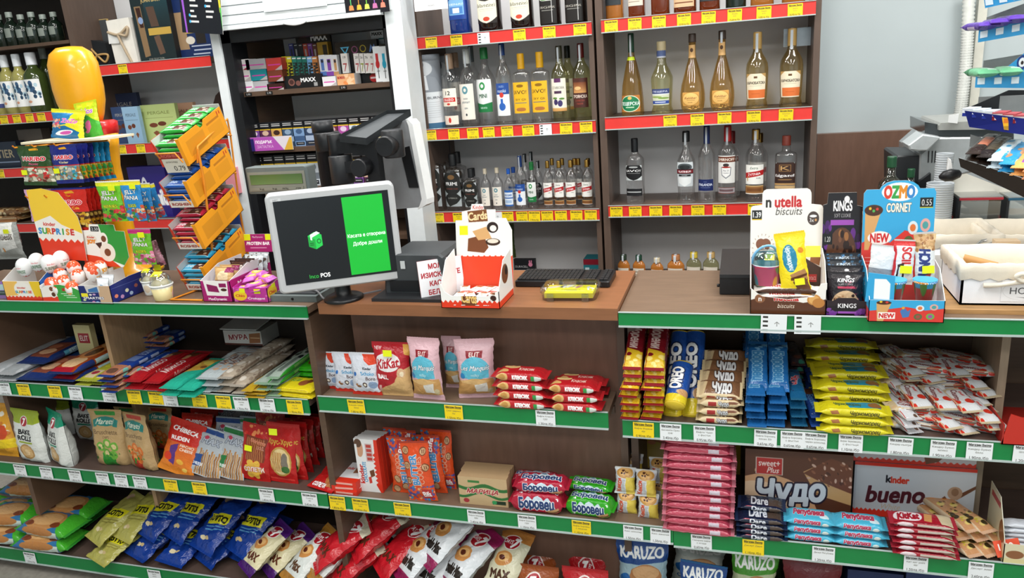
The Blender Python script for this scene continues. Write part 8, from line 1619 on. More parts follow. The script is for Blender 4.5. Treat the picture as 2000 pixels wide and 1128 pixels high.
# ------------------------------------------------------------------ middle unit, upper shelf
bons=D_('white_praline_bag',128,180,'d4d8e2',[('p',[(.45,0),(1,0),(1,.22),(.7,.26),(.5,.14)],'d84428'),('t','Kinder',.62,.34,.055,.42,'20242c',{'b': .05}),('t','Schoko',.62,.46,.085,.62,'3c8ec0',{'b': .05}),('t','Bons',.72,.58,.085,.42,'5a4a4c',{'b': .04}),('e',.78,.74,.16,.09,'8aa0c0'),('e',.50,.74,.08,.06,'3a2420'),('e',.5,.74,.05,.035,'e8e0d0'),('e',.28,.78,.08,.03,'8a5c38'),('e',.2,.74,.05,.03,'a8744c'),('e',.15,.48,.06,.05,'2a6ab8'),('p',[(0,.92)]+[(i/10,.90+.03*(i % 2)) for i in range(11)]+[(1,1),(0,1)],'c83024')])
for i,(x0,x1,Yo) in enumerate(((614,664,.05),(647,700,.03),(681,738,.0))):
    sbag(x0,x1,692+(2-i)*-1,770+i*1.5,S2C,bons,'d4d8e0','white and blue praline bag, %s of three' % ('rearmost','middle','front')[i],Y=1.655-.012*i,d=.02,seed=i,rx=-4)
kkb=D_('red_ball_bag',140,180,'b01c28',[('p',[(.0,.95),(.3,.80),(.6,.70),(.75,.5),(1,.42),(1,1),(0,1)],'d8b078'),('e',.44,.33,.36,.17,'e8e4e4'),('t','KitKat',.45,.34,.17,.64,'b01c28',{'b': .05,'sh': .15,'rot':-6}),('t','BALL',.28,.60,.08,.34,W_,{'b': .08}),('e',.80,.52,.12,.09,'d8b088'),('e',.82,.54,.06,.05,'f0e0c0'),('p',[(.82,0),(1,0),(1,.22),(.88,.18)],'d8a048'),('t','NEW',.16,.08,.06,.2,'e8c8c8',{'b': .04}),('r',.12,.78,.2,.9,'d8a8a0')])
sbag(730,803,674,778,S2C,kkb,'a81c28','red chocolate ball bag with cream wave',d=.04,seed=3,rx=-3,sticker=(.0,.86,.024))
elm=D_('pink_marquis_bag',140,200,'d8b0b8',[('r',.30,.15,.72,.26,'8c1c28'),('t','ELIT',.51,.205,.07,.36,'f4e8e0',{'b': .03}),('e',.5,.44,.38,.20,'5cb4cc'),('r',.12,.44,.88,.60,'5cb4cc'),('p',[(.0,.66),(.4,.60),(.95,.62),(1,.90),(0,.92)],'c8985c'),('p',[(.45,.72),(.8,.68),(.78,.86),(.5,.86)],'e0dcd4'),('p',[(0,.66),(.5,.60),(.9,.66),(.45,.72)],'dcb478'),('t','Les Marquis',.5,.42,.08,.84,'eef4f6',{'b': .03,'sh': .3,'out':('1c2c3c',.03)}),('t','milky',.5,.54,.05,.3,'d8ecf0',{'sh': .2}),('e',.14,.56,.07,.05,'2a80b8'),('e',.86,.84,.08,.05,'c8b890')])
sbag(862,900,660,779,S2C,elm,'d0a8b0','pink marshmallow wafer bag standing behind the other two',Y=1.69,d=.04,seed=2)
sbag(801,864,664,786,S2C,elm,'d0a8b0','pink marshmallow wafer bag next to the red ball bag',d=.045,seed=4,rz=-4)
sbag(892,966,667,784,S2C,elm,'d0a8b0','pink marshmallow wafer bag standing alone on the right',d=.05,seed=6,rz=10)
kls=D_('red_biscuit_pack',170,90,'b81c24',[('e',.16,.42,.12,.10,'d8a868'),('e',.3,.18,.16,.10,'e0c080'),('t','класик',.52,.78,.17,.30,W_,{'b': .07}),('e',.16,.80,.12,.17,'d8b070'),('e',.16,.80,.07,.1,'c0904c'),('r',.74,.74,.95,.92,'d8e0d8'),('r',.74,.74,.81,.92,'3a9a4c'),('t','Класик',.62,.3,.14,.3,'f0d8c8',{'b': .05})])
xstack(966,1070,798,S2C,.055,.0245,4,kls,'b81c24','red biscuit pack in the taller left stack',seed=3,cat='biscuit pack',name='biscuit_pack',pw=4)
xstack(1070,1172,804,S2C,.052,.0245,3,kls,'b81c24','red biscuit pack in the lower right stack',seed=5,cat='biscuit pack',name='biscuit_pack',pw=4,jit=2.5)
xstack(1082,1184,792,S2C,.045,.0245,2,kls,'b81c24','red biscuit pack behind the right stack',seed=6,cat='biscuit pack',name='biscuit_pack',pw=4,Y=1.685,jit=2)

# ------------------------------------------------------------------ middle unit, lower shelf
kch=D_('kinder_carton',120,220,'e4e4e4',[('p',[(1,0),(.86,0)]+[(.84-.10*(i % 2),.25+.04*i) for i in range(16)]+[(.9,1),(1,1)],'d83420'),('e',.2,.18,.16,.16,'c89878'),('e',.16,.08,.16,.08,'5a4030'),('r',.02,.1,.1,.32,'e4e4e4'),('r',.46,.08,.76,.42,'c8b0b0')]+[('r',.5,.10+.08*i,.72,.155+.08*i,'b84038') for i in range(4)]+[('t','kinder',.16,.66,.10,.36,'c02c28',{'b': .06,'rot':-90}),('t','CHOCOLATE',.32,.62,.08,.38,'2a8ac0',{'b': .02,'rot':-90}),('p',[(.52,.6),(.72,.56),(.74,.68),(.56,.72)],'6a3c20'),('p',[(.44,.72),(.56,.70),(.58,.82),(.46,.84)],'c83a30')],bump=0)
for i in range(4):
    bx('chocolate_carton','tall white and red chocolate carton, %s of the receding four' % ('front','second','third','rearmost')[i],'chocolate',698+i*6.5,742+i*6.5,858-i*4,966-i*3,1.645+i*.018,.014,cardm('e0e0e0'),{'f': kch,'r': cardm('d83420'),'l': cardm('e8e4e0')},z=S3C,rz=0)
kfl=D_('flat_carton_top',110,80,'e0e0e2',[('t','kinder',.3,.3,.14,.36,'c02c28',{'b': .05}),('p',[(.5,.2),(.9,.1),(.85,.5),(.55,.55)],'8a5a3c'),('r',0,.8,1,1,'d83420')],bump=0)
p,w,h=fit(650,697,945,966,S3C)
k=Kit('chocolate_carton','chocolate',MB().box((0,.05,.0065),(w,.10,.013),cardm('d83420'),{'t': kfl}).build('carton'))
k.add('printed_edge',MB().box((0,-.0006,.0065),(w*.7,.001,.005),cardm('e8a89c')).build('printed_edge'))
for i in range(3): k.put('flat white and red chocolate carton lying by the tall ones, '+up(i,3),TR(p.x,p.y+.002*i,S3C+.0132*i,rz=rnd.uniform(-3,3)))
but=D_('butter_cookie_bag',120,230,'d84c20',[('b',60,0,.70,1,1,['4a64a8','d85828','5a4890','3c88b8','e0a070'],.05,3),('r',.55,.78,.9,.96,'b83030'),('t','Bifa',.72,.87,.10,.28,W_,{'b': .06,'rot':-5}),('t','BUTTER',.42,.44,.13,.50,'4a8ac0',{'b': .07,'rot':-90,'out':('e8e0e0',.04)}),('t','COOKIES',.64,.45,.10,.46,'d8a088',{'b': .04,'rot':-90})]+[x for (cx,cy,a) in ((.18,.12,20),(.8,.14,-25),(.84,.40,30),(.15,.62,-15),(.16,.36,40)) for x in [('e',cx,cy,.13,.07,'7a4428',a),('e',cx,cy,.11,.05,'c8a078',a),('p',[(cx-.05,cy-.03),(cx-.02,cy-.03),(cx-.01,cy+.03),(cx-.04,cy+.03)],'6a3c24'),('p',[(cx+.02,cy-.03),(cx+.05,cy-.03),(cx+.06,cy+.03),(cx+.03,cy+.03)],'6a3c24')]])
but2=D_('butter_cookie_bag_turned',120,230,'d84c20',[('b',60,0,.0,1,.30,['4a64a8','d85828','5a4890','3c88b8','e0a070'],.05,3),('r',.42,.04,.78,.24,'b83030'),('t','Bifa',.6,.13,.11,.28,W_,{'b': .06,'rot':-80}),('t','BUTTER',.66,.54,.14,.50,'4a8ac0',{'b': .07,'rot': 90,'out':('e8e0e0',.04)}),('t','COOKIES',.40,.46,.10,.40,'d8a088',{'b': .04,'rot': 90})]+[x for (cx,cy,a) in ((.3,.72,60),(.6,.86,-25),(.2,.92,30)) for x in [('e',cx,cy,.15,.08,'7a4428',a),('e',cx,cy,.13,.06,'c8a078',a)]])
sbag(752,796,838,950,S3C,but2,'a83c28','orange butter cookie bag at the back left',Y=1.71,d=.022,seed=1)
sbag(772,815,842,950,S3C,but2,'a83c28','orange butter cookie bag at the back, second',Y=1.695,d=.02,seed=8)
sbag(825,870,840,955,S3C,but2,'a83c28','orange butter cookie bag at the back right',Y=1.71,d=.022,seed=2)
sbag(842,884,842,962,S3C,but,'a83c28','orange butter cookie bag at the right end of its group',Y=1.685,d=.022,seed=3)
sbag(822,866,852,972,S3C,but2,'a83c28','orange butter cookie bag leaning in the second row, right',Y=1.66,d=.022,seed=4,ry=-3)
sbag(758,806,856,970,S3C,but2,'a83c28','orange butter cookie bag next to the tall white cartons',Y=1.645,d=.024,seed=5)
sbag(790,846,868,990,S3C,but,'a83c28','orange butter cookie bag in front, hanging over the rail',Y=1.615,d=.026,seed=6,ry=-5,rx=-3)
mar=D_('beige_wafer_carton',170,120,'c4a880',[('p',[(0,.30)]+[(i/16,.30+.08*math.sin(i*.55)) for i in range(17)]+[(1,.42)]+[(1-i/16,.42+.07*math.sin((16-i)*.55)) for i in range(17)],'2c6c34'),('p',[(0,.55)]+[(i/16,.58+.10*math.sin(i*.5+1)) for i in range(17)]+[(1-i/16,.68+.09*math.sin((16-i)*.5+1)) for i in range(17)],'2c6c34'),('t','МАРИЦА',.5,.50,.15,.80,'a83c40',{'b': .07,'sh': .3,'out':('f0e0d0',.05)}),('r',.2,.12,.44,.2,'3a7a3c'),('e',.14,.86,.06,.08,'a83a40'),('r',.68,.80,.95,.93,'2a3c2c'),('e',.72,.86,.05,.07,'3a9a5c')],rough=.3,bump=.1)
for i in range(5):
    bx('wafer_carton','beige and green wafer pack, %s of the receding five' % ('front','second','third','fourth','rearmost')[i],'wafers',897+i*3.5+(i % 2)*1.6,991+i*3.5-(i % 3),933-i*7,991-i*5,1.632+i*.026,.022,cardm('b89a74'),{'f': mar},z=S3C)
def bor(nm,c,c2): return D_('wafer_pack_'+nm,180,150,c,[('p',[(.2,.30),(.34,.16),(.42,.22),(.52,.08),(.64,.22),(.72,.16),(.86,.32)],'c8dce8'),('p',[(.30,.26),(.34,.16),(.40,.24)],'6a94b4'),('p',[(.47,.18),(.52,.08),(.58,.2)],'6a94b4'),('t','Боровец',.5,.30,.16,.80,'203c70',{'b': .08,'out':(W_,.05)}),('t','4',.2,.48,.12,.1,W_,{'b': .08}),('t','Вафли',.15,.10,.05,.2,c2,{'b': .04}),('r',0,.56,1,.60,c),('p',[(.2,.82),(.34,.68),(.42,.74),(.52,.62),(.64,.74),(.72,.68),(.86,.84)],'c8dce8'),('t','Боровец',.5,.80,.14,.74,'203c70',{'b': .08,'out':(W_,.05)}),('t','4',.18,.94,.10,.1,W_,{'b': .08}),('p',[(.65,.90),(.92,.84),(.96,.94),(.72,.99)],'c89868'),('p',[(.66,.93),(.94,.88),(.95,.90),(.68,.96)],'5a3420'),('t','Вафли',.15,.66,.05,.2,c2,{'b': .04}),('t','4',.9,.68,.08,.1,W_,{'b': .08})])
brd_,bgn=bor('red','b01c38','f0e0c8'),bor('green','2ca01c','e8d840')
xstack(995,1103,998,S3C,.052,.055,1,brd_,'a81c34','large red wafer pack with mountain picture, lower',seed=3,cat='wafers',name='wafer_pack',pw=5,end=.05)
xstack(1006,1110,998,S3C,.055,.034,1,brd_,'a81c34','red wafer pack with mountain picture, upper',seed=4,cat='wafers',name='wafer_pack',pw=5,z0=.056,end=.05)
xstack(998,1100,985,S3C,.040,.055,1,brd_,'a81c34','red wafer pack behind the front stack',seed=5,cat='wafers',name='wafer_pack',pw=5,Y=1.700,end=.05)
xstack(1102,1200,1006,S3C,.050,.048,1,bgn,'2c981c','green wafer pack with mountain picture, lower',seed=6,cat='wafers',name='wafer_pack',pw=5,end=.05,rz=-6)
xstack(1108,1196,998,S3C,.048,.020,1,bgn,'2c981c','green wafer pack with mountain picture, lying on top',seed=7,cat='wafers',name='wafer_pack',pw=5,z0=.048,Y=1.66,end=.05,rz=-5)

# ------------------------------------------------------------------ right unit, upper shelf
mor=D_('bar_maroon_yellow',170,64,'7c1420',[('p',[(.72,0),(1,0),(1,.6),(.62,.6)],'e0b828'),('b',8,.75,.0,1,.6,['7c1420','f0d878'],.04,3),('t','Морени',.38,.3,.30,.5,'e8d0c8',{'b': .05,'sh': .3}),('r',.78,.64,1,1,'d8a824'),('e',.9,.8,.06,.12,'e8dcc8'),('t','Морени',.6,.82,.2,.3,'e0c0b0',{'sh': .3})])
def tilted(x0,x1,ys,n,Y,kit_,label,z,H,lean=0):
    pass
p0=PZ(1214,820,S2R)
for c_ in range(2):
    xa,xb=((1214,1252),(1254,1296))[c_]
    inrow(xa,xb,822,S2R,.16,.0185,5,mor,'8c1824','maroon and yellow wafer bar, %s front column' % ('left' if c_==0 else 'right'),rz=-90,seed=40+c_,cat='wafer bar',jit=4)
    # upper bars tilted on the stack, then the rear columns reaching the top
    q=PY((xa+xb)/2+6,740,1.66);W=PY(xb,800,1.62).x-PY(xa,800,1.62).x
    kt=bar('snack_bar','wafer bar',.15,W*.95,.018,mor,cardm('8c1824'),44+c_)
    for i in range(3): kt.put('maroon and yellow wafer bar tilted on the %s column, %s' % ('left' if c_==0 else 'right',up(i,3)),TR(q.x,1.70,S2R+.112+i*.019,rz=-90,ry=24))
    xa2,xb2=((1232,1268),(1268,1305))[c_]
    inrow(xa2,xb2,700,S2R,.14,.0185,11,mor,'8c1824','maroon and yellow wafer bar, %s rear column' % ('left' if c_==0 else 'right'),rz=-90,seed=47+c_,cat='wafer bar',Y=1.775,jit=5)
ore=D_('blue_cookie_tube',110,230,'1c4c9c',[('r',0,.82,1,1,'e0c828'),('t','OREO',.42,.42,.14,.60,W_,{'b': .1,'rot':-90,'out':('14244c',.06)}),('e',.7,.76,.2,.08,'c89868'),('r',.0,0,.05,1,'e0c828')])
def tubepack(px,py0,py1,Yb,Yt,wpx,label):
    a_,b_=PY(px[0],py0,Yb),PY(px[1],py1,Yt);L_=(b_-a_).length;r=wpx/2*dep(a_)/F
    m=MB();m.grid([[(r*math.cos(a),r*math.sin(a)*.85,z) for a in [R(-90-180+360*i/20) for i in range(21)]] for z in (0,L_)],[[(((i/20)-.25)*1.6+.1,v) for i in range(21)] for v in (0,1)],ore)
    k=Kit('cookie_tube','cookie pack',m.build('cookie_tube'))
    k.add('folded_end',MB().lathe([(.2*r,-.008),(.9*r,-.004),(r,0)],cardm('d8bc30'),14,sy=.85).build('folded_end'));k.add('folded_end',MB().lathe([(r,L_),(.9*r,L_+.004),(.2*r,L_+.008)],cardm('d8bc30'),14,sy=.85).build('folded_end'))
    zax=(b_-a_).normalized();xax=Vector((1,0,0));yax=zax.cross(xax).normalized();xax=yax.cross(zax).normalized()
    M=Matrix((( xax.x,yax.x,zax.x,a_.x),(xax.y,yax.y,zax.y,a_.y),(xax.z,yax.z,zax.z,a_.z),(0,0,0,1)))
    k.put(label,M)
tubepack((1313,1330),812,652,1.66,1.80,38,'blue and yellow cookie tube standing behind, left')
tubepack((1352,1358),812,652,1.66,1.80,40,'blue and yellow cookie tube standing behind, right')
tubepack((1318,1334),790,714,1.615,1.70,42,'short blue and yellow cookie tube lying in front')
chu=D_('bar_brown_bubble',170,70,'7a5438',[('p',[(0,.0),(.2,.1),(.12,.6),(0,.6)],'c8b088'),('t','Чудо',.56,.28,.34,.6,'d8d8d8',{'b': .12,'out':('2c1c1c',.06)}),('r',0,.56,1,.62,'d0b890'),('r',0,.62,1,1,'d8c49c'),('r',.2,.72,.40,.92,'a02828'),('t','Чудо',.58,.80,.18,.3,'c8ccd0',{'b': .1,'out':('3a2824',.05)}),('p',[(.7,.68),(.95,.66),(.9,.78),(.7,.8)],'7a4c34')])
p0,L_=xstack(1362,1448,828,S2R,.045,.021,3,chu,'c8b48c','brown and cream wafer bar in the receding pile, front',seed=50,cat='wafer bar')
for i in range(4): 
    q=1.655+.034*i;kt=bar('snack_bar','wafer bar',L_*.93,.05,.021,chu,cardm('c8b48c'),52+i) if i==0 else kt
    kt.put('brown and cream wafer bar sloping back, %s' % (NTH[i] if i else 'first above the front'),TR(p0.x+L_/2+.004*i,q,S2R+.062+.012*i,rx=28,rz=rnd.uniform(-2,2)))
    if i<3: xstack(1362+6*i,1446+6*i,800,S2R,.042,.021,3,chu,'c8b48c','brown and cream wafer bar hidden low in pile row %s' % NTH[i+1],seed=56+i,cat='wafer bar',Y=1.668+.044*i)
bbl=D_('bar_bright_blue',170,64,'1d5c98',[('t','Боровец',.55,.3,.30,.66,'3a78a8',{'b': .09,'out':('90b8d0',.05)}),('r',0,.6,1,.64,'184c80'),('b',6,.0,.0,.2,.6,['3c86c0','70a8d0'],.04,3)],rough=.2)
for c_,(xa,xb) in enumerate(((1456,1496),(1497,1536))):
    inrow(xa,xb,836,S2R,.15,.019,5,bbl,'2468a8','bright blue wafer bar, %s front column' % ('left' if c_==0 else 'right'),rz=-90,seed=60+c_,cat='wafer bar',jit=3)
    kt=bar('snack_bar','wafer bar',.13,.044,.017,bbl,cardm('2468a8'),64)
    q=PY((xa+xb)/2+4,770,1.66)
    kt.put('bright blue wafer bar lying tilted, middle tier, %s' % ('left' if c_==0 else 'right'),TR(q.x,1.70,S2R+.108,rz=-90,ry=28))
    q=PY((xa+xb)/2-3,690,1.80)
    inrow(xa-6,xb-8,700,S2R,.10,.019,7,bbl,'2468a8','bright blue wafer bar, %s rear column' % ('left' if c_==0 else 'right'),rz=-90,seed=67+c_,cat='wafer bar',Y=1.785)
    kt.put('bright blue wafer bar standing tilted at the back, %s' % ('left' if c_==0 else 'right'),TR(q.x,1.81,S2R+.150,rz=-90,ry=38))
dbl=D_('bar_teal_red',150,60,'155078',[('t','Чоко',.5,.3,.26,.4,'b83038',{'b': .1,'out':('c8d8e0',.04),'rot': 10}),('b',14,0,0,1,1,['2a88a0','1c3c60'],.04,3)],rough=.2)
dch=D_('bar_navy_choc',150,70,'1c3c7c',[('e',.2,.3,.16,.24,'5a3424'),('t','Боровец',.62,.3,.22,.5,'5a88b8',{'b': .06})],rough=.2)
inrow(1538,1572,838,S2R,.15,.022,4,dbl,'1c5c80','dark teal wafer bar with red badge, front column',rz=-86,seed=70,cat='wafer bar')
inrow(1536,1566,760,S2R,.14,.020,5,D_('bar_dark_red_leaf',120,50,'2c2428',[('b',14,0,0,1,1,['a82028','2a6a58','5a3428'],.06,3)]),'3a2428','dark bar with red and green foil, rear column',rz=-86,seed=71,cat='wafer bar',Y=1.78)
inrow(1574,1606,838,S2R,.14,.022,2,dch,'2a50a0','navy chocolate-picture wafer bar, front',rz=-84,seed=72,cat='wafer bar')
inrow(1570,1602,790,S2R,.12,.022,3,dch,'2a50a0','navy chocolate-picture wafer bar, behind',rz=-84,seed=73,cat='wafer bar',Y=1.76)
chm=D_('bar_yellow_sailor',170,80,'d8cc1c',[('p',[(.4,.2),(.9,.1),(.9,.45),(.45,.5)],'2a8aa8'),('e',.82,.3,.1,.14,'8a5a38'),('t','Черноморец',.42,.3,.14,.4,'3a5a40',{'b': .05,'sh': .2}),('p',[(.16,.74),(.27,.70),(.30,.84),(.19,.88)],'a86c40'),('t','Черноморец',.66,.79,.15,.42,'4a4418',{'b': .04,'sh': .25}),('r',0,.56,1,.60,'b8ac18')])
p0,L_=xstack(1598,1744,848,S2R,.05,.0215,3,chm,'d0c420','yellow wafer bar in the front stack',seed=80,cat='wafer bar',dx=-.003)
for i in range(5):
    xstack(1592-i*5,1738-i*8,790,S2R,.05,.0215,3+(1 if i<2 else 0),chm,'d0c420','yellow wafer bar in the %s row' % NTH[i+1],seed=82+i,cat='wafer bar',Y=1.672+.048*i,z0=0.012*i,jit=2.5)
kbn=D_('bar_white_red_small',120,50,'d4d4d8',[('b',16,0,0,1,1,['b83028','5a4438','e8e8ec'],.04,3),('r',0,.6,1,.66,'b83028')])
inrow(1738,1774,850,S2R,.15,.016,3,kbn,'d0d0d4','small white dotted bar beside the yellow stack',rz=-70,seed=90,cat='chocolate bar')
inrow(1722,1752,780,S2R,.14,.018,4,kbn,'d0d0d4','small white dotted bar behind the first',rz=-70,seed=91,cat='chocolate bar',Y=1.72)
cou=D_('bar_country',160,110,'d0d2d4',[('b',7,.6,.1,1,.9,['c83020','d83c28'],.10,5),('r',0,0,.14,1,'c8b490'),('b',5,.0,.4,.3,.9,['6a4430','c8a880'],.05,3),('t','Country',.42,.38,.16,.5,'7a4a4c',{'b': .07,'rot': 12,'out':('d8d0d0',.03)}),('t','kinder',.36,.18,.09,.26,'c02c28',{'b': .05}),('r',0,.62,1,.68,'c8b490'),('r',.3,.72,.8,.8,'7a5a44')])
rr_=random.Random(5);kt=[bar('snack_bar','chocolate bar',.098,.042,.017,cou,cardm('c8b898'),95+i) for i in range(3)]
cells=[(1762,0),(1812,0),(1862,0),(1908,0)]
wq=[]
for lay in range(6):
    for c_ in range(4):
        for rw in range(3):
            if rw==0 and lay>3: continue
            if rw==0 and c_==3 and lay>2: continue
            px=1772+c_*46+(10 if lay % 2 else 0)-rw*4;Y=1.662+rw*.075+lay*.008
            q=PY(px,850,1.66);wq.append((q.x,Y,lay,c_,rw))
names_r=('front','middle','rear')
for i,(X,Y,lay,c_,rw) in enumerate(wq):
    kt[i % 3].put('country bar in the white-red heap, %s row, %s column, %s layer up' % (names_r[rw],NTH[c_],NTH[lay]),TR(X+rr_.uniform(-.006,.006),Y+rr_.uniform(-.01,.01),S2R+lay*.0172,rz=rr_.choice((-62,-70,-78,-20,-8,12)) if rw==0 or lay>2 else -70,rx=rr_.uniform(-4,4),ry=rr_.uniform(-4,8)))
rbx=D_('red_open_carton',120,110,'c02c20',[('e',.62,.72,.14,.12,'e08858'),('t','12',.62,.72,.12,.2,'f0e0c8',{'b': .05}),('b',5,.3,.75,.6,.95,['b85c40'],.06,3)],bump=0)
q=PZ(1968,868,S2R)
k=Kit('sweets_carton','display box',MB().prism([(0,0),(.15,-.0),(.15,.045),(.03,.062),(.012,.068)],0,.003,rbx).build('front_panel'))
k.add('side_panel',MB().box((.002,.09,.022),(.003,.18,.044),cardm('a82820')).build('side_panel'));k.add('carton_floor',MB().box((.075,.09,.001),(.15,.18,.002),cardm('902018')).build('carton_floor'))
k.put('red open carton of sweets at the far right edge',TR(q.x-.012,q.y,S2R))
# ------------------------------------------------------------------ right unit, middle shelf
cak=D_('cake_pack_cream',110,150,'c8ccd0',[('e',.5,.20,.42,.20,'c0904c'),('e',.5,.18,.32,.12,'d8a860'),('b',8,.3,.1,.7,.25,['3a2018','5a3424'],.05,3),('r',.56,.36,1,1,'d8c050'),('t','Кекси',.22,.66,.16,.5,'c04828',{'b': .07,'rot':-90}),('r',.35,.45,.5,.8,'b0b4b8')])
for i,(px,Y,dz) in enumerate(((1224,1.660,0),(1266,1.648,0),(1222,1.665,.055),(1262,1.655,.058),(1290,1.72,0),(1288,1.725,.055),(1240,1.73,0),(1238,1.735,.055))):
    q=PY(px,1000,Y);kit=bag('cake_pack','cake',.052,.064,.030,cak,i,seal=cardm('c8c8c0'))
    kit.put('white and yellow small cake pack, '+('lower left, front','lower right, front','upper left, front','upper right, front','lower, by the pink stack','upper, by the pink stack','lower, behind','upper, behind')[i],TR(q.x,Y,S3R+dz+(.001 if dz else 0),rx=-24 if dz else -14))
ybx=D_('yellow_wafer_case',220,130,'b89c28',[('p',[(.30,.45),(.48,.36),(.56,.70),(.36,.86)],'3a2018'),('b',14,.32,.4,.52,.8,['c8b8a0','6a4028'],.03,3),('t','Черноморец',.1,.4,.10,.6,'7a6820',{'rot': 90,'b': .02}),('b',6,.18,.04,.32,.2,['c87848','a86030'],.04,3)],bump=0)
bx('wafer_case','yellow cardboard case standing behind the pink stack','carton',1236,1446,858,1000,1.895,.02,cardm('a88c28'),{'f': ybx},z=S3R)
pnk=D_('pink_wafer_sheet',200,90,'b8485c',[('b',60,0,0,1,.6,['c85868','a03850','d87888'],.03,5),('r',.35,.12,.66,.42,'c83428'),('t','ЯГОДА',.5,.27,.12,.26,'e8b060',{'b': .05}),('r',0,.60,1,.66,'8c2c40'),('r',0,.84,1,.88,'e08898'),('r',.68,.70,.84,.86,'c8bcc8')],rough=.15)
kpk=bar('wafer_sheet','glazed wafer',1,1,1,pnk,cardm('c86878'),3) if 0 else None
p0,L_=xstack(1296,1432,1040,S3R,.085,.0205,12,pnk,'c87888','pink glazed wafer pack in the tall stack',seed=100,cat='glazed wafer',name='wafer_sheet',pw=4,end=.05,jit=3,off=.002)
film=clear('crinkly_film','f0e8ea',.10,.08)
dar=D_('bar_navy_dare',150,70,'171f38',[('t','Dare',.45,.3,.30,.5,'d8dce4',{'b': .06}),('r',.66,.2,.96,.5,'4a3c34'),('t','Dare',.44,.78,.26,.44,'d8dce4',{'b': .06}),('r',.68,.68,.94,.92,'4a3c34'),('r',.1,.94,.6,.96,'3c5ca8'),('e',.2,.66,.08,.03,'b84050')],rough=.2)
xstack(1438,1534,1052,S3R,.06,.0145,4,dar,'182848','dark navy bar pack in the stack of five',seed=101,cat='chocolate bar',pw=4)
xstack(1440,1530,1044,S3R,.055,.014,1,dar,'182848','dark navy bar pack, topmost, set back on its stack',seed=102,cat='chocolate bar',pw=4,z0=.058,Y=1.632)
rep=D_('bar_sky_republic',180,80,'4ab0d0',[('e',.8,.42,.1,.1,'d0e8f0'),('t','Република',.48,.26,.20,.74,'b03050',{'b': .1,'sh': .15,'out':('d8e8f0',.04)}),('t','Република',.44,.76,.17,.66,'b03050',{'b': .1,'sh': .15,'out':('d8e8f0',.04)}),('e',.82,.84,.07,.08,'e0ece8'),('r',.55,.86,.78,.88,'c8e4ec')],rough=.22)
xstack(1534,1634,1056,S3R,.055,.021,3,rep,'48a8c8','sky blue bar with red script, left stack',seed=103,cat='chocolate bar',name='snack_bar',pw=3.4)
xstack(1630,1734,1066,S3R,.055,.021,3,rep,'48a8c8','sky blue bar with red script, right stack',seed=104,cat='chocolate bar',pw=3.4)
cbx_=D_('big_wafer_case',300,190,'5a3424',[('e',.2,.95,.5,.6,'d0a078'),('e',.12,.82,.34,.36,'e0c0a0'),('e',.18,.24,.10,.06,'d0a878',-30),('p',[(.55,.28),(.80,.08),(1,.20),(1,.72),(.68,.60)],'c09868'),('p',[(.55,.30),(.80,.06),(1,.16),(1,.55),(.70,.40)],'6a3c28'),('b',40,.60,.08,1,.5,['8a5840','c8a898','4a281c'],.02,5,.5)]+[('p',[(.56,.42+.05*i),(.70,.48+.05*i),(.70,.50+.05*i),(.56,.44+.05*i)],'8a5c38') for i in range(4)]+[('r',.10,.11,.36,.36,'c8b8b0'),('r',.11,.12,.35,.35,'b82c2c'),('t','sweet+',.23,.19,.09,.20,'f4e4e0',{'b': .04}),('t','Plus',.27,.29,.08,.11,'f4e4e0',{'b': .03,'sh': .3}),('t','Чудо',.44,.57,.30,.66,'ccd4de',{'b': .09,'sh': .15,'out':('241c2c',.05),'rot':-4}),('t','PEANUT',.68,.88,.07,.24,'e8e8ec',{'b': .08,'rot':-4}),('t','WAFER CAKE',.68,.955,.045,.28,'d8d8dc',{'b': .05,'rot':-4})],bump=0)
bx('wafer_case','large brown wafer case with white bubble lettering at the back','carton',1455,1664,882,1010,1.705,.03,cardm('6a4430'),{'f': cbx_},z=S3R)
bub=D_('bueno_case',320,150,'c6ccd4',[('r',0,0,1,.06,'d83424'),('r',0,.06,.02,1,'b8bec8'),('p',[(0,.9)]+[(i/24*.45,.86+.04*(i % 2)) for i in range(25)]+[(.45,1),(0,1)],'d83424'),('t','k',.29,.28,.13,.05,'22242c',{'b': .08}),('t','inder',.385,.29,.12,.15,'d03a28',{'b': .07}),('t','bueno',.36,.56,.30,.48,'54222c',{'b': .05,'sh': .2,'rot':-3}),('t','White',.32,.80,.10,.2,'c8b49c',{'sh': .3}),('p',[(.56,.72),(.62,.86),(.78,.66),(.80,.62),(.76,.52),(.74,.56),(.74,.64),(.62,.78),(.59,.70)],'6a4430'),('p',[(.84,.52),(1,.30),(1,.36),(.86,.58)],'6a4430'),('e',.84,.46,.06,.12,'b09078'),('e',.84,.44,.03,.07,'8a6850')],bump=0)
p,w,h=fitY(1668,1902,896,1010,1.86,S3R)
bx('bueno_case','long white case with dark red rounded lettering at the back','carton',1667,1905,908,1010,1.752,.035,cardm('b8bec8'),{'f': bub},z=S3R)
bx('bueno_case','white and red case lid lying on the long white case','carton',1667,1908,886,907,1.755,.04,cardm('d83424'),{'f': D_('case_lid',200,30,'ccc8cc',[('p',[(0,.6)]+[(i/40,.55+.2*(i % 2)) for i in range(41)]+[(1,1),(0,1)],'d83424'),('p',[(.58,.1),(.75,.0),(.7,.6),(.6,.9)],'6a4430')],bump=0)})
kit_=D_('bar_kitkat_white',170,64,'a01c2c',[('e',.26,.28,.24,.26,'e4dce0'),('t','KitKat',.27,.28,.26,.36,'a01c2c',{'b': .1,'sh': .15,'rot':-4}),('p',[(.55,.05),(.68,.1),(.64,.5),(.52,.45)],'c89058'),('p',[(.74,0),(1,0),(1,.6),(.80,.6)],'c8b898'),('r',0,.60,1,.64,'701420'),('e',.2,.8,.14,.14,'d8c8cc'),('r',.40,.72,1,.86,'c0b4a8')],rough=.25)
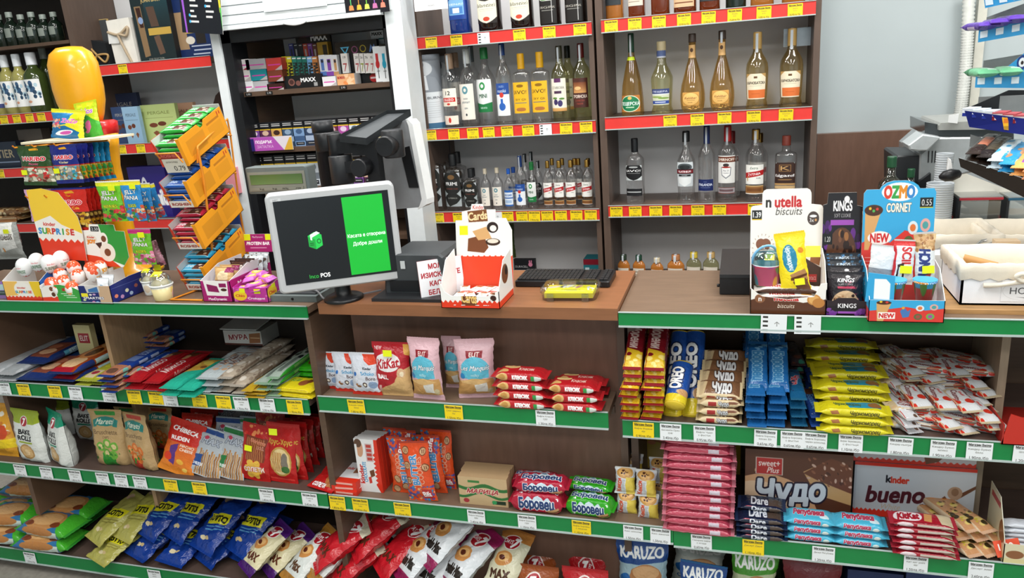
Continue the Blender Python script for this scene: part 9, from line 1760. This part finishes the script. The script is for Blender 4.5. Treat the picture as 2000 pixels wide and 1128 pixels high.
xstack(1746,1874,1086,S3R,.05,.0150,6,kit_,'a02434','red and cream wafer finger bar in the front stack',seed=110,cat='wafer bar',dx=-.002,jit=3)
snk=D_('bar_orange_cream',180,64,'c89468',[('b',8,.3,.1,.9,.5,['d8c040','3a3018','e0c878'],.05,3),('e',.12,.3,.12,.2,'e08a30'),('e',.12,.3,.05,.1,'b84020'),('r',.0,.62,1,1,'d8c0a0'),('b',14,.3,.1,.9,.55,['5a4420','c8b838'],.02,6)])
for i,(px,py_,Y,dz,rz) in enumerate(((1880,1100,1.625,0,-62),(1910,1104,1.63,0,-58),(1944,1100,1.64,0,-55),(1868,1080,1.655,.022,-64),(1900,1082,1.655,.022,-60),(1936,1076,1.67,.022,-58),(1884,1060,1.69,.044,-62),(1912,1062,1.69,.044,-60))):
    q=PY(px,py_,1.62);kt=bar('snack_bar','chocolate bar',.15,.040,.020,snk,cardm('d8b090'),115+i)
    kt.put('orange and cream long bar in the fan-like pile, '+('bottom left','bottom middle','bottom right','second layer left','second layer middle','second layer right','top left','top right')[i],TR(q.x-.015,min(Y,1.655)+.060,S3R+dz*.95,rz=rz))
q=PY(1968,1085,1.62);tag(link('price_flag',MB().box((0,0,0),(.05,.001,.034),cardm('e0502c'),{'f': D_('red_flag',64,44,'e0502c',[('t','1.50',.45,.4,.4,.6,W_,{'b': .04})],bump=0)}).build('price_flag'),None,TR(q.x,1.625,S3R+.03,rx=-30,ry=-14)),'orange-red price flag at the front of the long bars','price flag')
kdp=D_('kinder_open_carton',120,120,'d8d0b0',[('e',.2,.5,.16,.2,'8a5a38'),('r',.4,.1,.9,.2,'b83028'),('r',0,.7,1,1,'d8cc98')],bump=0)
PD=display('display_box','cream open carton of small white bars at the right edge',1956,2070,1106,S3R,.12,.050,.13,kdp,kdp,cardm('d8d4c0'),None,side_slope=False)
kt=bar('snack_bar','chocolate bar',.085,.03,.011,D_('bar_white_tiny',120,44,'c8ccd4',[('r',.5,.2,.9,.5,'b83034'),('r',.5,.7,.9,.9,'b83034')]),cardm('c0c4cc'),4)
for i in range(7): kt.put('small white and red bar in the cream carton, '+up(i,7),TR(PD[0].x,PD[0].y+.04,S3R+.004+i*.0112,rz=rnd.uniform(-3,3)))
